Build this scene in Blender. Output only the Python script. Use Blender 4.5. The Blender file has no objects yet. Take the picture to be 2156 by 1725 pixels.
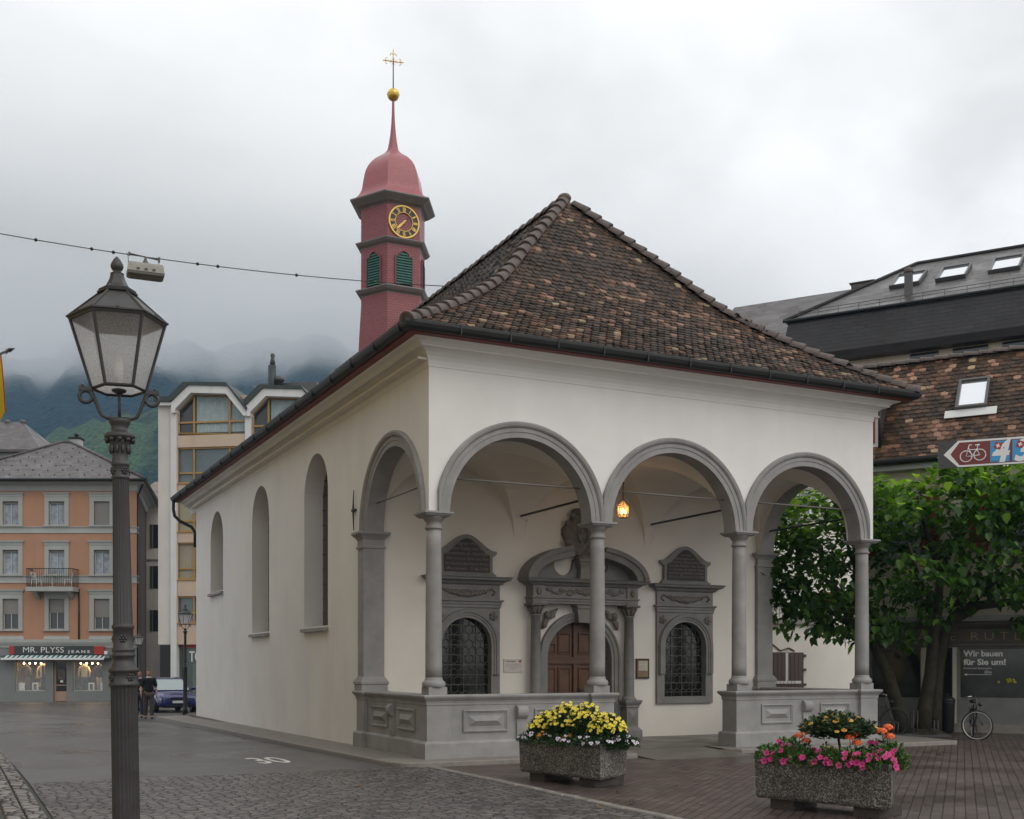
import bpy, bmesh, math, random
from math import sin, cos, pi, sqrt, atan2, radians, hypot
from mathutils import Vector, Matrix
random.seed(7)
S = bpy.context.scene
COL = S.collection

# ---------------------------------------------------------------- camera
# World frame = the chapel's own frame: x along its porch front, y along its nave, z up.
FX, PCX, HZ = 2383.0, 1078.0, 1400.0            # focal length, principal column, horizon row (2156 x 1725 frame)
CAMX, CAMY, CAMZ = -7.506, -18.488, 1.637
YAW = radians(26.298)
RA, RB = cos(YAW), sin(YAW)
cam_d = bpy.data.cameras.new('camera'); cam = bpy.data.objects.new('camera', cam_d); COL.objects.link(cam)
cam.location = (CAMX, CAMY, CAMZ); cam.rotation_euler = (pi / 2, 0, -YAW)
cam_d.sensor_fit = 'HORIZONTAL'; cam_d.sensor_width = 36.0; cam_d.lens = 36.0 * FX / 2156
cam_d.shift_y = (HZ - 862.5) / 2156
cam_d.clip_start = 0.1; cam_d.clip_end = 30000
S.camera = cam

# ---------------------------------------------------------------- sky, sun, exposure
SUN_EL, SUN_AZ = radians(42), radians(152)       # azimuth measured in the world frame, clockwise from +y
W = bpy.data.worlds.new('World'); S.world = W; W.use_nodes = True
nt = W.node_tree; nt.nodes.clear()
def wn(t, **kw):
    n = nt.nodes.new(t)
    for k, v in kw.items(): setattr(n, k, v)
    return n
def wmath(op, a, b=None, c=None, clamp=False):
    n = wn('ShaderNodeMath', operation=op, use_clamp=clamp)
    for i, v in enumerate((a, b, c)):
        if v is None: continue
        if isinstance(v, (int, float)): n.inputs[i].default_value = v
        else: nt.links.new(v, n.inputs[i])
    return n.outputs[0]
sky = wn('ShaderNodeTexSky', sky_type='NISHITA', sun_disc=False)
sky.sun_elevation = SUN_EL; sky.sun_rotation = SUN_AZ
bg1 = wn('ShaderNodeBackground'); bg1.inputs[1].default_value = 0.09
nt.links.new(sky.outputs[0], bg1.inputs[0])
tc = wn('ShaderNodeTexCoord')
sep = wn('ShaderNodeSeparateXYZ'); nt.links.new(tc.outputs['Generated'], sep.inputs[0])
# cloud layer: the direction is carried onto a flat ceiling so that the clouds shrink towards the horizon
zc = wmath('ADD', wmath('MAXIMUM', sep.outputs[2], 0.0), 0.22)
cu, cv = wmath('DIVIDE', sep.outputs[0], zc), wmath('DIVIDE', sep.outputs[1], zc)
cmb = wn('ShaderNodeCombineXYZ'); nt.links.new(cu, cmb.inputs[0]); nt.links.new(cv, cmb.inputs[1])
n1 = wn('ShaderNodeTexNoise'); n1.inputs['Scale'].default_value = 1.9; n1.inputs['Detail'].default_value = 5; n1.inputs['Roughness'].default_value = 0.48
n1.inputs['Distortion'].default_value = 0.35
nt.links.new(cmb.outputs[0], n1.inputs['Vector'])
n2 = wn('ShaderNodeTexNoise'); n2.inputs['Scale'].default_value = 3.3; n2.inputs['Detail'].default_value = 6; n2.inputs['Roughness'].default_value = 0.5
nt.links.new(cmb.outputs[0], n2.inputs['Vector'])
# darker bank of cloud low over the mountains (ahead, to the left of the chapel)
def wdot(v):
    v = Vector(v).normalized()
    n = wn('ShaderNodeVectorMath', operation='DOT_PRODUCT'); n.inputs[1].default_value = v
    nm = wn('ShaderNodeVectorMath', operation='NORMALIZE'); nt.links.new(tc.outputs['Generated'], nm.inputs[0])
    nt.links.new(nm.outputs[0], n.inputs[0]); return n.outputs['Value']
def wsmooth(v, lo, hi):
    n = wn('ShaderNodeMapRange', interpolation_type='SMOOTHSTEP'); nt.links.new(v, n.inputs[0])
    n.inputs[1].default_value = lo; n.inputs[2].default_value = hi; return n.outputs[0]
bank = wsmooth(wdot((0.02, 1.0, 0.24)), 0.80, 0.99)
patch = wsmooth(n1.outputs[0], 0.42, 0.66)
fine = wsmooth(n2.outputs[0], 0.3, 0.75)
br = wmath('SUBTRACT', 1.19, wmath('MULTIPLY', bank, 0.03))
br = wmath('SUBTRACT', br, wmath('MULTIPLY', patch, 0.24))
br = wmath('SUBTRACT', br, wmath('MULTIPLY', fine, 0.09))
# below the horizon nothing but the reflected dimness of the land
gnd = wsmooth(sep.outputs[2], -0.12, 0.02)
br = wmath('MULTIPLY', br, wmath('ADD', 0.25, wmath('MULTIPLY', gnd, 0.75)))
cc = wn('ShaderNodeCombineColor')
nt.links.new(wmath('MULTIPLY', br, 0.985), cc.inputs[0]); nt.links.new(wmath('MULTIPLY', br, 0.992), cc.inputs[1]); nt.links.new(br, cc.inputs[2])
bg2 = wn('ShaderNodeBackground'); nt.links.new(cc.outputs[0], bg2.inputs[0]); bg2.inputs[1].default_value = 0.97
mx = wn('ShaderNodeMixShader'); mx.inputs[0].default_value = 0.97
nt.links.new(bg1.outputs[0], mx.inputs[1]); nt.links.new(bg2.outputs[0], mx.inputs[2])
wo = wn('ShaderNodeOutputWorld'); nt.links.new(mx.outputs[0], wo.inputs[0])

sun_d = bpy.data.lights.new('sun', 'SUN'); sun = bpy.data.objects.new('sun', sun_d); COL.objects.link(sun)
sun_d.energy = 1.0; sun_d.angle = radians(55); sun_d.color = (1.0, 0.96, 0.9)
sd = Vector((sin(SUN_AZ) * cos(SUN_EL), cos(SUN_AZ) * cos(SUN_EL), sin(SUN_EL)))
sun.rotation_euler = sd.to_track_quat('Z', 'Y').to_euler()
S.view_settings.view_transform = 'Standard'; S.view_settings.look = 'None'
S.view_settings.exposure = 0.0; S.view_settings.gamma = 1.0; S.view_settings.use_curve_mapping = False
S.render.engine = 'CYCLES'
S.cycles.use_denoising = True
S.cycles.max_bounces = 28; S.cycles.diffuse_bounces = 4; S.cycles.glossy_bounces = 3; S.cycles.transmission_bounces = 4
S.cycles.volume_bounces = 28; S.cycles.transparent_max_bounces = 8
S.cycles.use_adaptive_sampling = True; S.cycles.adaptive_threshold = 0.015
S.cycles.sample_clamp_indirect = 6.0

# ---------------------------------------------------------------- survey helpers: rays of the photograph met with real planes
def ray(x, y):
    dx, dz = (x - PCX) / FX, (HZ - y) / FX
    return Vector((RA * dx + RB, -RB * dx + RA, dz))
CAM = Vector((CAMX, CAMY, CAMZ))
def on_y(x, y, v):
    d = ray(x, y); return CAM + d * ((v - CAM.y) / d.y)
def on_x(x, y, v):
    d = ray(x, y); return CAM + d * ((v - CAM.x) / d.x)
def on_z(x, y, v):
    d = ray(x, y); return CAM + d * ((v - CAM.z) / d.z)
def at_depth(x, y, t): return CAM + ray(x, y) * t
GZ = -0.10                                        # street level; the chapel's floor is z = 0

# ---------------------------------------------------------------- mesh builder
class MB:
    def __init__(self): self.v = []; self.f = []; self.m = []; self.s = []; self.t = []; self.M = None; self.mi = 0; self.tint = None
    def add(self, vs, fs, smooth=False, mi=None, tint=None):
        o = len(self.v)
        if self.M is not None: vs = [tuple(self.M @ Vector(p)) for p in vs]
        self.v += [tuple(p) for p in vs]
        mi = self.mi if mi is None else mi
        tint = self.tint if tint is None else tint
        for f in fs:
            self.f.append([i + o for i in f]); self.m.append(mi); self.s.append(smooth); self.t.append(tint)
        return self
    def box(self, x0, x1, y0, y1, z0, z1, **k):
        return self.add([(x0, y0, z0), (x1, y0, z0), (x1, y1, z0), (x0, y1, z0), (x0, y0, z1), (x1, y0, z1), (x1, y1, z1), (x0, y1, z1)],
                        [(3, 2, 1, 0), (4, 5, 6, 7), (0, 1, 5, 4), (1, 2, 6, 5), (2, 3, 7, 6), (3, 0, 4, 7)], **k)
    def prism(self, pts, ext, **k):
        n = len(pts); e = Vector(ext); q = [tuple(Vector(p) + e) for p in pts]
        return self.add(list(pts) + q, [tuple(range(n - 1, -1, -1)), tuple(range(n, 2 * n))] + [(i, (i + 1) % n, n + (i + 1) % n, n + i) for i in range(n)], **k)
    def xz(self, pts, y0, y1, **k): return self.prism([(x, y0, z) for x, z in pts], (0, y1 - y0, 0), **k)
    def loops(self, L, closed=True, cap0=True, cap1=True, **k):
        n = len(L[0]); vs = [p for l in L for p in l]; fs = []
        for j in range(len(L) - 1):
            for i in range(n if closed else n - 1):
                i2 = (i + 1) % n
                fs.append((j * n + i, j * n + i2, (j + 1) * n + i2, (j + 1) * n + i))
        if cap0: fs.append(tuple(range(n - 1, -1, -1)))
        if cap1: fs.append(tuple((len(L) - 1) * n + i for i in range(n)))
        return self.add(vs, fs, **k)
    def lathe(self, cx, cy, prof, n=24, ph=0.0, smooth=True, cap0=True, cap1=True, **k):
        L = [[(cx + r * cos(ph + 2 * pi * i / n), cy + r * sin(ph + 2 * pi * i / n), z) for i in range(n)] for r, z in prof]
        return self.loops(L, True, cap0, cap1, smooth=smooth, **k)
    def mould(self, x0, x1, y0, y1, prof, **k):
        L = [[(x0 - o, y0 - o, z), (x1 + o, y0 - o, z), (x1 + o, y1 + o, z), (x0 - o, y1 + o, z)] for o, z in prof]
        return self.loops(L, True, True, True, **k)
    def tube(self, pts, r, n=8, smooth=True, cap=True, **k):
        pts = [Vector(p) for p in pts]; L = []
        up = None
        for i, p in enumerate(pts):
            d = (pts[min(i + 1, len(pts) - 1)] - pts[max(i - 1, 0)]).normalized()
            if up is None:
                up = Vector((0, 0, 1)) if abs(d.z) < 0.9 else Vector((1, 0, 0))
            a = d.cross(up).normalized(); b = a.cross(d).normalized(); up = b
            rr = r[i] if isinstance(r, (list, tuple)) else r
            L.append([tuple(p + a * (rr * cos(2 * pi * j / n)) + b * (rr * sin(2 * pi * j / n))) for j in range(n)])
        return self.loops(L, True, cap, cap, smooth=smooth, **k)
    def ball(self, c, r, n=12, m=8, sc=(1, 1, 1), **k):
        prof = [(max(1e-4, sin(pi * j / m)), -cos(pi * j / m)) for j in range(m + 1)]
        L = [[(c[0] + r * sc[0] * q * cos(2 * pi * i / n), c[1] + r * sc[1] * q * sin(2 * pi * i / n), c[2] + r * sc[2] * z) for i in range(n)] for q, z in prof]
        return self.loops(L, True, True, True, smooth=True, **k)
    def plate(self, x0, x1, z0, z1, ops=(), y=0.0, reveal=0.0, rmi=None, arcn=20, zt=None, **k):
        """a wall face in the plane y with openings (xa, xb, za, zb, arched) and their reveals going to y + reveal"""
        def top(o, x):
            xa, xb, za, zb, ar = o
            if not ar: return zb
            r = (xb - xa) / 2; return zb + sqrt(max(0.0, r * r - (x - (xa + xb) / 2) ** 2))
        cuts = {x0, x1}
        for o in ops:
            cuts |= {o[0], o[1]}
            if o[4]:
                c, r = (o[0] + o[1]) / 2, (o[1] - o[0]) / 2
                cuts |= {c - r * cos(pi * i / arcn) for i in range(1, arcn)}
        xs = sorted(c for c in cuts if x0 - 1e-6 <= c <= x1 + 1e-6)
        zt = zt or (lambda x: z1)
        for a, b in zip(xs, xs[1:]):
            if b - a < 1e-5: continue
            md = (a + b) / 2
            hit = sorted((o for o in ops if o[0] - 1e-6 < md < o[1] + 1e-6), key=lambda o: o[2])
            lo = (z0, z0)
            for o in hit:
                if o[2] - min(lo) > 1e-5: self.add([(a, y, lo[0]), (b, y, lo[1]), (b, y, o[2]), (a, y, o[2])], [(0, 1, 2, 3)], **k)
                lo = (top(o, a), top(o, b))
            self.add([(a, y, lo[0]), (b, y, lo[1]), (b, y, zt(b)), (a, y, zt(a))], [(0, 1, 2, 3)], **k)
        if reveal:
            kk = dict(k)
            if rmi is not None: kk['mi'] = rmi
            for xa, xb, za, zb, ar in ops:
                if ar:
                    c, r = (xa + xb) / 2, (xb - xa) / 2
                    out = [(xa, za)] + [(c - r * cos(pi * i / arcn), zb + r * sin(pi * i / arcn)) for i in range(arcn + 1)] + [(xb, za)]
                    closed = zb > za + 1e-4
                else:
                    out = [(xa, za), (xa, zb), (xb, zb), (xb, za)]; closed = za > z0 + 1e-4
                n = len(out)
                self.add([(p, y, q) for p, q in out] + [(p, y + reveal, q) for p, q in out],
                         [(i, (i + 1) % n, n + (i + 1) % n, n + i) for i in range(n if closed else n - 1)], **kk)
        return self
    def build(self, name, mats, parent=None, world=False, bevel=0.0, fix=True):
        """links ONE mesh object; world=True: the vertices are in world space and are carried into the parent's frame"""
        me = bpy.data.meshes.new(name)
        vs = self.v
        if parent is not None and world:
            inv = WM(parent).inverted(); vs = [tuple(inv @ Vector(p)) for p in vs]
        me.from_pydata(vs, [], self.f)
        if not isinstance(mats, (list, tuple)): mats = [mats]
        for m in mats: me.materials.append(m)
        me.polygons.foreach_set('material_index', self.m)
        me.polygons.foreach_set('use_smooth', self.s)
        if any(t is not None for t in self.t):
            at = me.attributes.new('tint', 'FLOAT_COLOR', 'FACE')
            flat = []
            for t in self.t: flat += list(t or (0.5, 0.5, 0.5)) + [1.0]
            at.data.foreach_set('color', flat)
        if fix:
            bm = bmesh.new(); bm.from_mesh(me); bmesh.ops.recalc_face_normals(bm, faces=bm.faces); bm.to_mesh(me); bm.free()
        me.update()
        o = bpy.data.objects.new(name, me); COL.objects.link(o)
        if parent is not None: o.parent = parent
        if bevel:
            md = o.modifiers.new('bevel', 'BEVEL'); md.width = bevel; md.segments = 2; md.limit_method = 'ANGLE'; md.angle_limit = radians(40); md.harden_normals = False
        return o
def WM(o):
    M = Matrix.LocRotScale(o.location, o.rotation_euler, o.scale)
    return WM(o.parent) @ M if o.parent else M
def tag(o, label=None, cat=None, group=None, kind=None):
    for k, v in (('label', label), ('category', cat), ('group', group), ('kind', kind)):
        if v: o[k] = v
    return o
def thing(name, label, cat, loc=(0, 0, 0), rz=0.0, group=None):
    o = bpy.data.objects.new(name, None); COL.objects.link(o); o.empty_display_size = 0.2
    o.location = loc; o.rotation_euler = (0, 0, rz)
    return tag(o, label, cat, group)
def copy_tree(o, parent=None):
    c = o.copy(); COL.objects.link(c)
    if parent is not None: c.parent = parent
    for ch in list(o.children): copy_tree(ch, c)
    return c
def lettering(txt, size, name, m, parent, loc, rx=pi / 2, rz=0.0, depth=0.004, align='LEFT', sx=1.0, spacing=1.0, bold=0.0, shear=0.0, ry=0.0):
    """raised letters: text turned to a mesh; loc is in the parent's frame"""
    cu_ = bpy.data.curves.new(name, 'FONT'); cu_.body = txt; cu_.size = size; cu_.extrude = depth; cu_.align_x = align; cu_.space_character = spacing
    cu_.offset = bold; cu_.shear = shear; cu_.resolution_u = 4
    t = bpy.data.objects.new(name, cu_); COL.objects.link(t)
    me = bpy.data.meshes.new_from_object(t)
    bpy.data.objects.remove(t); bpy.data.curves.remove(cu_)
    o = bpy.data.objects.new(name, me); COL.objects.link(o)
    me.materials.clear(); me.materials.append(m)
    o.parent = parent; o.location = loc; o.rotation_euler = (rx, ry, rz); o.scale = (sx, 1, 1)
    return o

# ---------------------------------------------------------------- materials
def mat(name, col, rough=0.6, var=0.0, vscale=2.0, bump=0.0, bscale=60.0, metal=0.0, spec=0.5, col2=None, emit=None, estr=0.0, trans=0.0, alpha=None, coat=0.0, rvar=0.0, tint=False, stain=0.0):
    m = bpy.data.materials.new(name); m.use_nodes = True
    n = m.node_tree.nodes; l = m.node_tree.links; b = n['Principled BSDF']
    b.inputs['Base Color'].default_value = (*col, 1); b.inputs['Roughness'].default_value = rough; b.inputs['Metallic'].default_value = metal
    b.inputs['Specular IOR Level'].default_value = spec
    if coat: b.inputs['Coat Weight'].default_value = coat; b.inputs['Coat Roughness'].default_value = 0.08
    if trans: b.inputs['Transmission Weight'].default_value = trans
    if alpha is not None: b.inputs['Alpha'].default_value = alpha
    if emit: b.inputs['Emission Color'].default_value = (*emit, 1); b.inputs['Emission Strength'].default_value = estr
    geo = n.new('ShaderNodeNewGeometry')
    csock = None
    if tint:
        a = n.new('ShaderNodeAttribute'); a.attribute_name = 'tint'; csock = a.outputs['Color']
    if var or col2:
        nz = n.new('ShaderNodeTexNoise'); nz.inputs['Scale'].default_value = vscale; nz.inputs['Detail'].default_value = 6; nz.inputs['Roughness'].default_value = 0.62
        l.new(geo.outputs['Position'], nz.inputs['Vector'])
        rp = n.new('ShaderNodeMapRange'); rp.inputs[1].default_value = 0.32; rp.inputs[2].default_value = 0.68; l.new(nz.outputs[0], rp.inputs[0])
        mxn = n.new('ShaderNodeMix'); mxn.data_type = 'RGBA'; l.new(rp.outputs[0], mxn.inputs[0])
        if csock is None:
            mxn.inputs[6].default_value = (*[c * (1 - var) for c in col], 1)
            mxn.inputs[7].default_value = (*(col2 or [min(1, c * (1 + var)) for c in col]), 1)
        else:
            hi = n.new('ShaderNodeMix'); hi.data_type = 'RGBA'; hi.blend_type = 'MULTIPLY'; hi.inputs[0].default_value = 1; l.new(csock, hi.inputs[6]); hi.inputs[7].default_value = (1 - var, 1 - var, 1 - var, 1)
            l.new(hi.outputs[2], mxn.inputs[6]); l.new(csock, mxn.inputs[7])
        csock = mxn.outputs[2]
        if rvar:
            rr = n.new('ShaderNodeMapRange'); rr.inputs[1].default_value = 0.35; rr.inputs[2].default_value = 0.65
            rr.inputs[3].default_value = max(0.04, rough - rvar); rr.inputs[4].default_value = min(1, rough + rvar)
            l.new(nz.outputs[0], rr.inputs[0]); l.new(rr.outputs[0], b.inputs['Roughness'])
    if stain:
        # vertical rain streaks and blotches
        mp = n.new('ShaderNodeMapping'); mp.inputs['Scale'].default_value = (1.6, 1.6, 0.22); l.new(geo.outputs['Position'], mp.inputs[0])
        ns = n.new('ShaderNodeTexNoise'); ns.inputs['Scale'].default_value = 1.3; ns.inputs['Detail'].default_value = 7; l.new(mp.outputs[0], ns.inputs['Vector'])
        rs = n.new('ShaderNodeMapRange'); rs.inputs[1].default_value = 0.5; rs.inputs[2].default_value = 0.8; rs.inputs[3].default_value = 1.0; rs.inputs[4].default_value = 1 - stain; l.new(ns.outputs[0], rs.inputs[0])
        mm = n.new('ShaderNodeMix'); mm.data_type = 'RGBA'; mm.blend_type = 'MULTIPLY'; mm.inputs[0].default_value = 1
        if csock is None: mm.inputs[6].default_value = (*col, 1)
        else: l.new(csock, mm.inputs[6])
        l.new(rs.outputs[0], mm.inputs[7]); csock = mm.outputs[2]
    if csock is not None: l.new(csock, b.inputs['Base Color'])
    if bump:
        bz = n.new('ShaderNodeTexNoise'); bz.inputs['Scale'].default_value = bscale; bz.inputs['Detail'].default_value = 4
        l.new(geo.outputs['Position'], bz.inputs['Vector'])
        bp = n.new('ShaderNodeBump'); bp.inputs['Strength'].default_value = bump; bp.inputs['Distance'].default_value = 0.02
        l.new(bz.outputs[0], bp.inputs['Height']); l.new(bp.outputs[0], b.inputs['Normal'])
    return m
M = {}
M['plaster'] = mat('lime_plaster', (0.735, 0.715, 0.685), 0.85, 0.05, 0.7, 0.14, 35, stain=0.06)
M['plaster_in'] = mat('porch_plaster', (0.70, 0.655, 0.585), 0.85, 0.05, 0.9, 0.1, 30)  # warmer than the outer plaster: warm bounced light put into the colour
M['stone'] = mat('grey_stone_paint', (0.265, 0.258, 0.247), 0.7, 0.16, 2.2, 0.2, 70, stain=0.16)
M['stone_dk'] = mat('dark_carved_stone', (0.195, 0.19, 0.18), 0.75, 0.16, 4.0, 0.3, 60)
M['carve'] = mat('carved_relief_stone', (0.15, 0.135, 0.12), 0.8, 0.2, 9.0, 0.8, 28)
M['kerb'] = mat('kerb_granite', (0.21, 0.19, 0.165), 0.5, 0.2, 5.0, 0.35, 60, rvar=0.15)
M['gutter'] = mat('weathered_copper_gutter', (0.009, 0.010, 0.009), 0.55, 0.3, 2.0, spec=0.5)
M['soffit'] = mat('red_eaves_board', (0.16, 0.022, 0.02), 0.55, 0.2, 4)
M['iron'] = mat('wrought_iron', (0.014, 0.013, 0.012), 0.5, 0.2, 20)
M['rod'] = mat('painted_tie_rod', (0.15, 0.135, 0.12), 0.6)
M['tile'] = mat('wet_clay_tile', (0.06, 0.045, 0.04), 0.46, 0.45, 9.0, 0.35, 70, tint=True, spec=0.2)
M['ridge'] = mat('clay_ridge_tile', (0.085, 0.062, 0.052), 0.6, 0.4, 6.0, 0.3, 40)
M['underroof'] = mat('roof_underlay', (0.03, 0.024, 0.02), 0.8)
M['wood'] = mat('oak_door_wood', (0.085, 0.034, 0.013), 0.45, 0.35, 5.0, 0.15, 30)
M['glassdark'] = mat('dark_window_glass', (0.012, 0.013, 0.012), 0.08, spec=0.5)
M['lead'] = mat('lead_cames', (0.10, 0.097, 0.082), 0.45, 0.25, 12, metal=0.3)
M['plaque'] = mat('black_inscription_slate', (0.018, 0.013, 0.012), 0.5, 0.3, 6)
M['letter_dim'] = mat('worn_gilt_lettering', (0.20, 0.15, 0.11), 0.6, 0.4, 14)
M['gold'] = mat('gilding', (0.78, 0.50, 0.10), 0.28, 0.15, 6, metal=0.85)
M['goldpaint'] = mat('gilt_paint', (0.72, 0.47, 0.10), 0.4, 0.1, 8, metal=0.25)
M['black'] = mat('black_paint', (0.012, 0.012, 0.013), 0.45)
M['lampiron'] = mat('grey_lamp_enamel', (0.034, 0.031, 0.030), 0.45, 0.2, 9, 0.12, 120, rvar=0.1)
M['white'] = mat('white_paint', (0.72, 0.72, 0.70), 0.5, 0.05, 3)
M['roadwhite'] = mat('road_marking_paint', (0.58, 0.57, 0.53), 0.55, 0.25, 9)
def frosted():
    m = mat('frosted_lamp_glass', (0.88, 0.87, 0.86), 0.4, 0.06, 60, 0.5, 160); n, l = m.node_tree.nodes, m.node_tree.links
    t = n.new('ShaderNodeBsdfTranslucent'); t.inputs[0].default_value = (1.0, 0.99, 0.98, 1)
    c = n.new('ShaderNodeBsdfTransparent'); c.inputs[0].default_value = (0.9, 0.9, 0.9, 1)
    a = n.new('ShaderNodeMixShader'); a.inputs[0].default_value = 0.9; l.new(n['Principled BSDF'].outputs[0], a.inputs[1]); l.new(t.outputs[0], a.inputs[2])
    b = n.new('ShaderNodeMixShader'); nz = n.new('ShaderNodeTexNoise'); nz.inputs['Scale'].default_value = 130; g = n.new('ShaderNodeNewGeometry'); l.new(g.outputs['Position'], nz.inputs['Vector'])
    r = n.new('ShaderNodeMapRange'); r.inputs[1].default_value = 0.35; r.inputs[2].default_value = 0.65; r.inputs[3].default_value = 0.40; r.inputs[4].default_value = 0.60; l.new(nz.outputs[0], r.inputs[0]); l.new(r.outputs[0], b.inputs[0])
    l.new(a.outputs[0], b.inputs[1]); l.new(c.outputs[0], b.inputs[2]); l.new(b.outputs[0], n['Material Output'].inputs[0]); return m
M['frostglass'] = frosted()
M['agg'] = None
# ---------------------------------------------------------------- special surface materials
def nodes_of(m): return m.node_tree.nodes, m.node_tree.links, m.node_tree.nodes['Principled BSDF']
def nmath(n, l, op, a, b=None, clamp=False):
    q = n.new('ShaderNodeMath'); q.operation = op; q.use_clamp = clamp
    for i, v in enumerate((a, b)):
        if v is None: continue
        if isinstance(v, (int, float)): q.inputs[i].default_value = v
        else: l.new(v, q.inputs[i])
    return q.outputs[0]
def nramp(n, l, src, stops):
    r = n.new('ShaderNodeValToRGB'); l.new(src, r.inputs[0])
    e = r.color_ramp.elements
    while len(e) < len(stops): e.new(0.5)
    for q, (p, c) in zip(e, stops): q.position = p; q.color = (*c, 1)
    return r.outputs[0]
def asphalt_mat():
    m = mat('wet_asphalt', (0.05, 0.05, 0.052), 0.5); n, l, b = nodes_of(m)
    g = n.new('ShaderNodeNewGeometry')
    big = n.new('ShaderNodeTexNoise'); big.inputs['Scale'].default_value = 0.35; big.inputs['Detail'].default_value = 5; l.new(g.outputs['Position'], big.inputs['Vector'])
    fin = n.new('ShaderNodeTexNoise'); fin.inputs['Scale'].default_value = 55; fin.inputs['Detail'].default_value = 3; l.new(g.outputs['Position'], fin.inputs['Vector'])
    c = nramp(n, l, nmath(n, l, 'ADD', nmath(n, l, 'MULTIPLY', big.outputs[0], 0.6), nmath(n, l, 'MULTIPLY', fin.outputs[0], 0.4)), [(0.3, (0.060, 0.058, 0.058)), (0.7, (0.118, 0.114, 0.113))])
    l.new(c, b.inputs['Base Color'])
    rr = n.new('ShaderNodeMapRange'); rr.inputs[1].default_value = 0.35; rr.inputs[2].default_value = 0.65; rr.inputs[3].default_value = 0.24; rr.inputs[4].default_value = 0.46
    l.new(big.outputs[0], rr.inputs[0]); l.new(rr.outputs[0], b.inputs['Roughness'])
    bp = n.new('ShaderNodeBump'); bp.inputs['Strength'].default_value = 0.35; bp.inputs['Distance'].default_value = 0.01; l.new(fin.outputs[0], bp.inputs['Height']); l.new(bp.outputs[0], b.inputs['Normal'])
    return m
def cobble_mat(name, scale, c0, c1, joint, rough=0.36, stretch=(1, 1, 1), rz=0.0):
    m = mat(name, c0, rough); n, l, b = nodes_of(m)
    g = n.new('ShaderNodeNewGeometry')
    mp = n.new('ShaderNodeMapping'); mp.inputs['Scale'].default_value = stretch; mp.inputs['Rotation'].default_value = (0, 0, rz); l.new(g.outputs['Position'], mp.inputs[0])
    wob = n.new('ShaderNodeTexNoise'); wob.inputs['Scale'].default_value = 4; l.new(mp.outputs[0], wob.inputs['Vector'])
    ad = n.new('ShaderNodeMix'); ad.data_type = 'VECTOR'; ad.inputs[0].default_value = 0.03; l.new(mp.outputs[0], ad.inputs[4]); l.new(wob.outputs['Color'], ad.inputs[5])
    v1 = n.new('ShaderNodeTexVoronoi'); v1.feature = 'DISTANCE_TO_EDGE'; v1.inputs['Scale'].default_value = scale; v1.inputs['Randomness'].default_value = 0.75; l.new(ad.outputs[1], v1.inputs['Vector'])
    v2 = n.new('ShaderNodeTexVoronoi'); v2.inputs['Scale'].default_value = scale; v2.inputs['Randomness'].default_value = 0.75; l.new(ad.outputs[1], v2.inputs['Vector'])
    big = n.new('ShaderNodeTexNoise'); big.inputs['Scale'].default_value = 0.5; big.inputs['Detail'].default_value = 4; l.new(g.outputs['Position'], big.inputs['Vector'])
    sx = n.new('ShaderNodeSeparateColor'); l.new(v2.outputs['Color'], sx.inputs[0])
    fac = nmath(n, l, 'ADD', nmath(n, l, 'MULTIPLY', sx.outputs[0], 0.65), nmath(n, l, 'MULTIPLY', big.outputs[0], 0.5))
    stone = nramp(n, l, fac, [(0.15, c0), (0.9, c1)])
    edge = n.new('ShaderNodeMapRange'); edge.inputs[1].default_value = 0.02; edge.inputs[2].default_value = 0.10; l.new(v1.outputs['Distance'], edge.inputs[0])
    mx_ = n.new('ShaderNodeMix'); mx_.data_type = 'RGBA'; l.new(edge.outputs[0], mx_.inputs[0]); mx_.inputs[6].default_value = (*joint, 1); l.new(stone, mx_.inputs[7]); l.new(mx_.outputs[2], b.inputs['Base Color'])
    dome = n.new('ShaderNodeMapRange'); dome.inputs[1].default_value = 0.0; dome.inputs[2].default_value = 0.28; dome.interpolation_type = 'SMOOTHSTEP'; l.new(v1.outputs['Distance'], dome.inputs[0])
    fin = n.new('ShaderNodeTexNoise'); fin.inputs['Scale'].default_value = 45; fin.inputs['Detail'].default_value = 3; l.new(g.outputs['Position'], fin.inputs['Vector'])
    h = nmath(n, l, 'ADD', nmath(n, l, 'ADD', dome.outputs[0], nmath(n, l, 'MULTIPLY', fin.outputs[0], 0.25)), nmath(n, l, 'MULTIPLY', sx.outputs[1], 0.5))
    bp = n.new('ShaderNodeBump'); bp.inputs['Strength'].default_value = 0.9; bp.inputs['Distance'].default_value = 0.018; l.new(h, bp.inputs['Height']); l.new(bp.outputs[0], b.inputs['Normal'])
    rr = n.new('ShaderNodeMapRange'); rr.inputs[3].default_value = 0.75; rr.inputs[4].default_value = rough; l.new(edge.outputs[0], rr.inputs[0]); l.new(rr.outputs[0], b.inputs['Roughness'])
    return m
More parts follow.
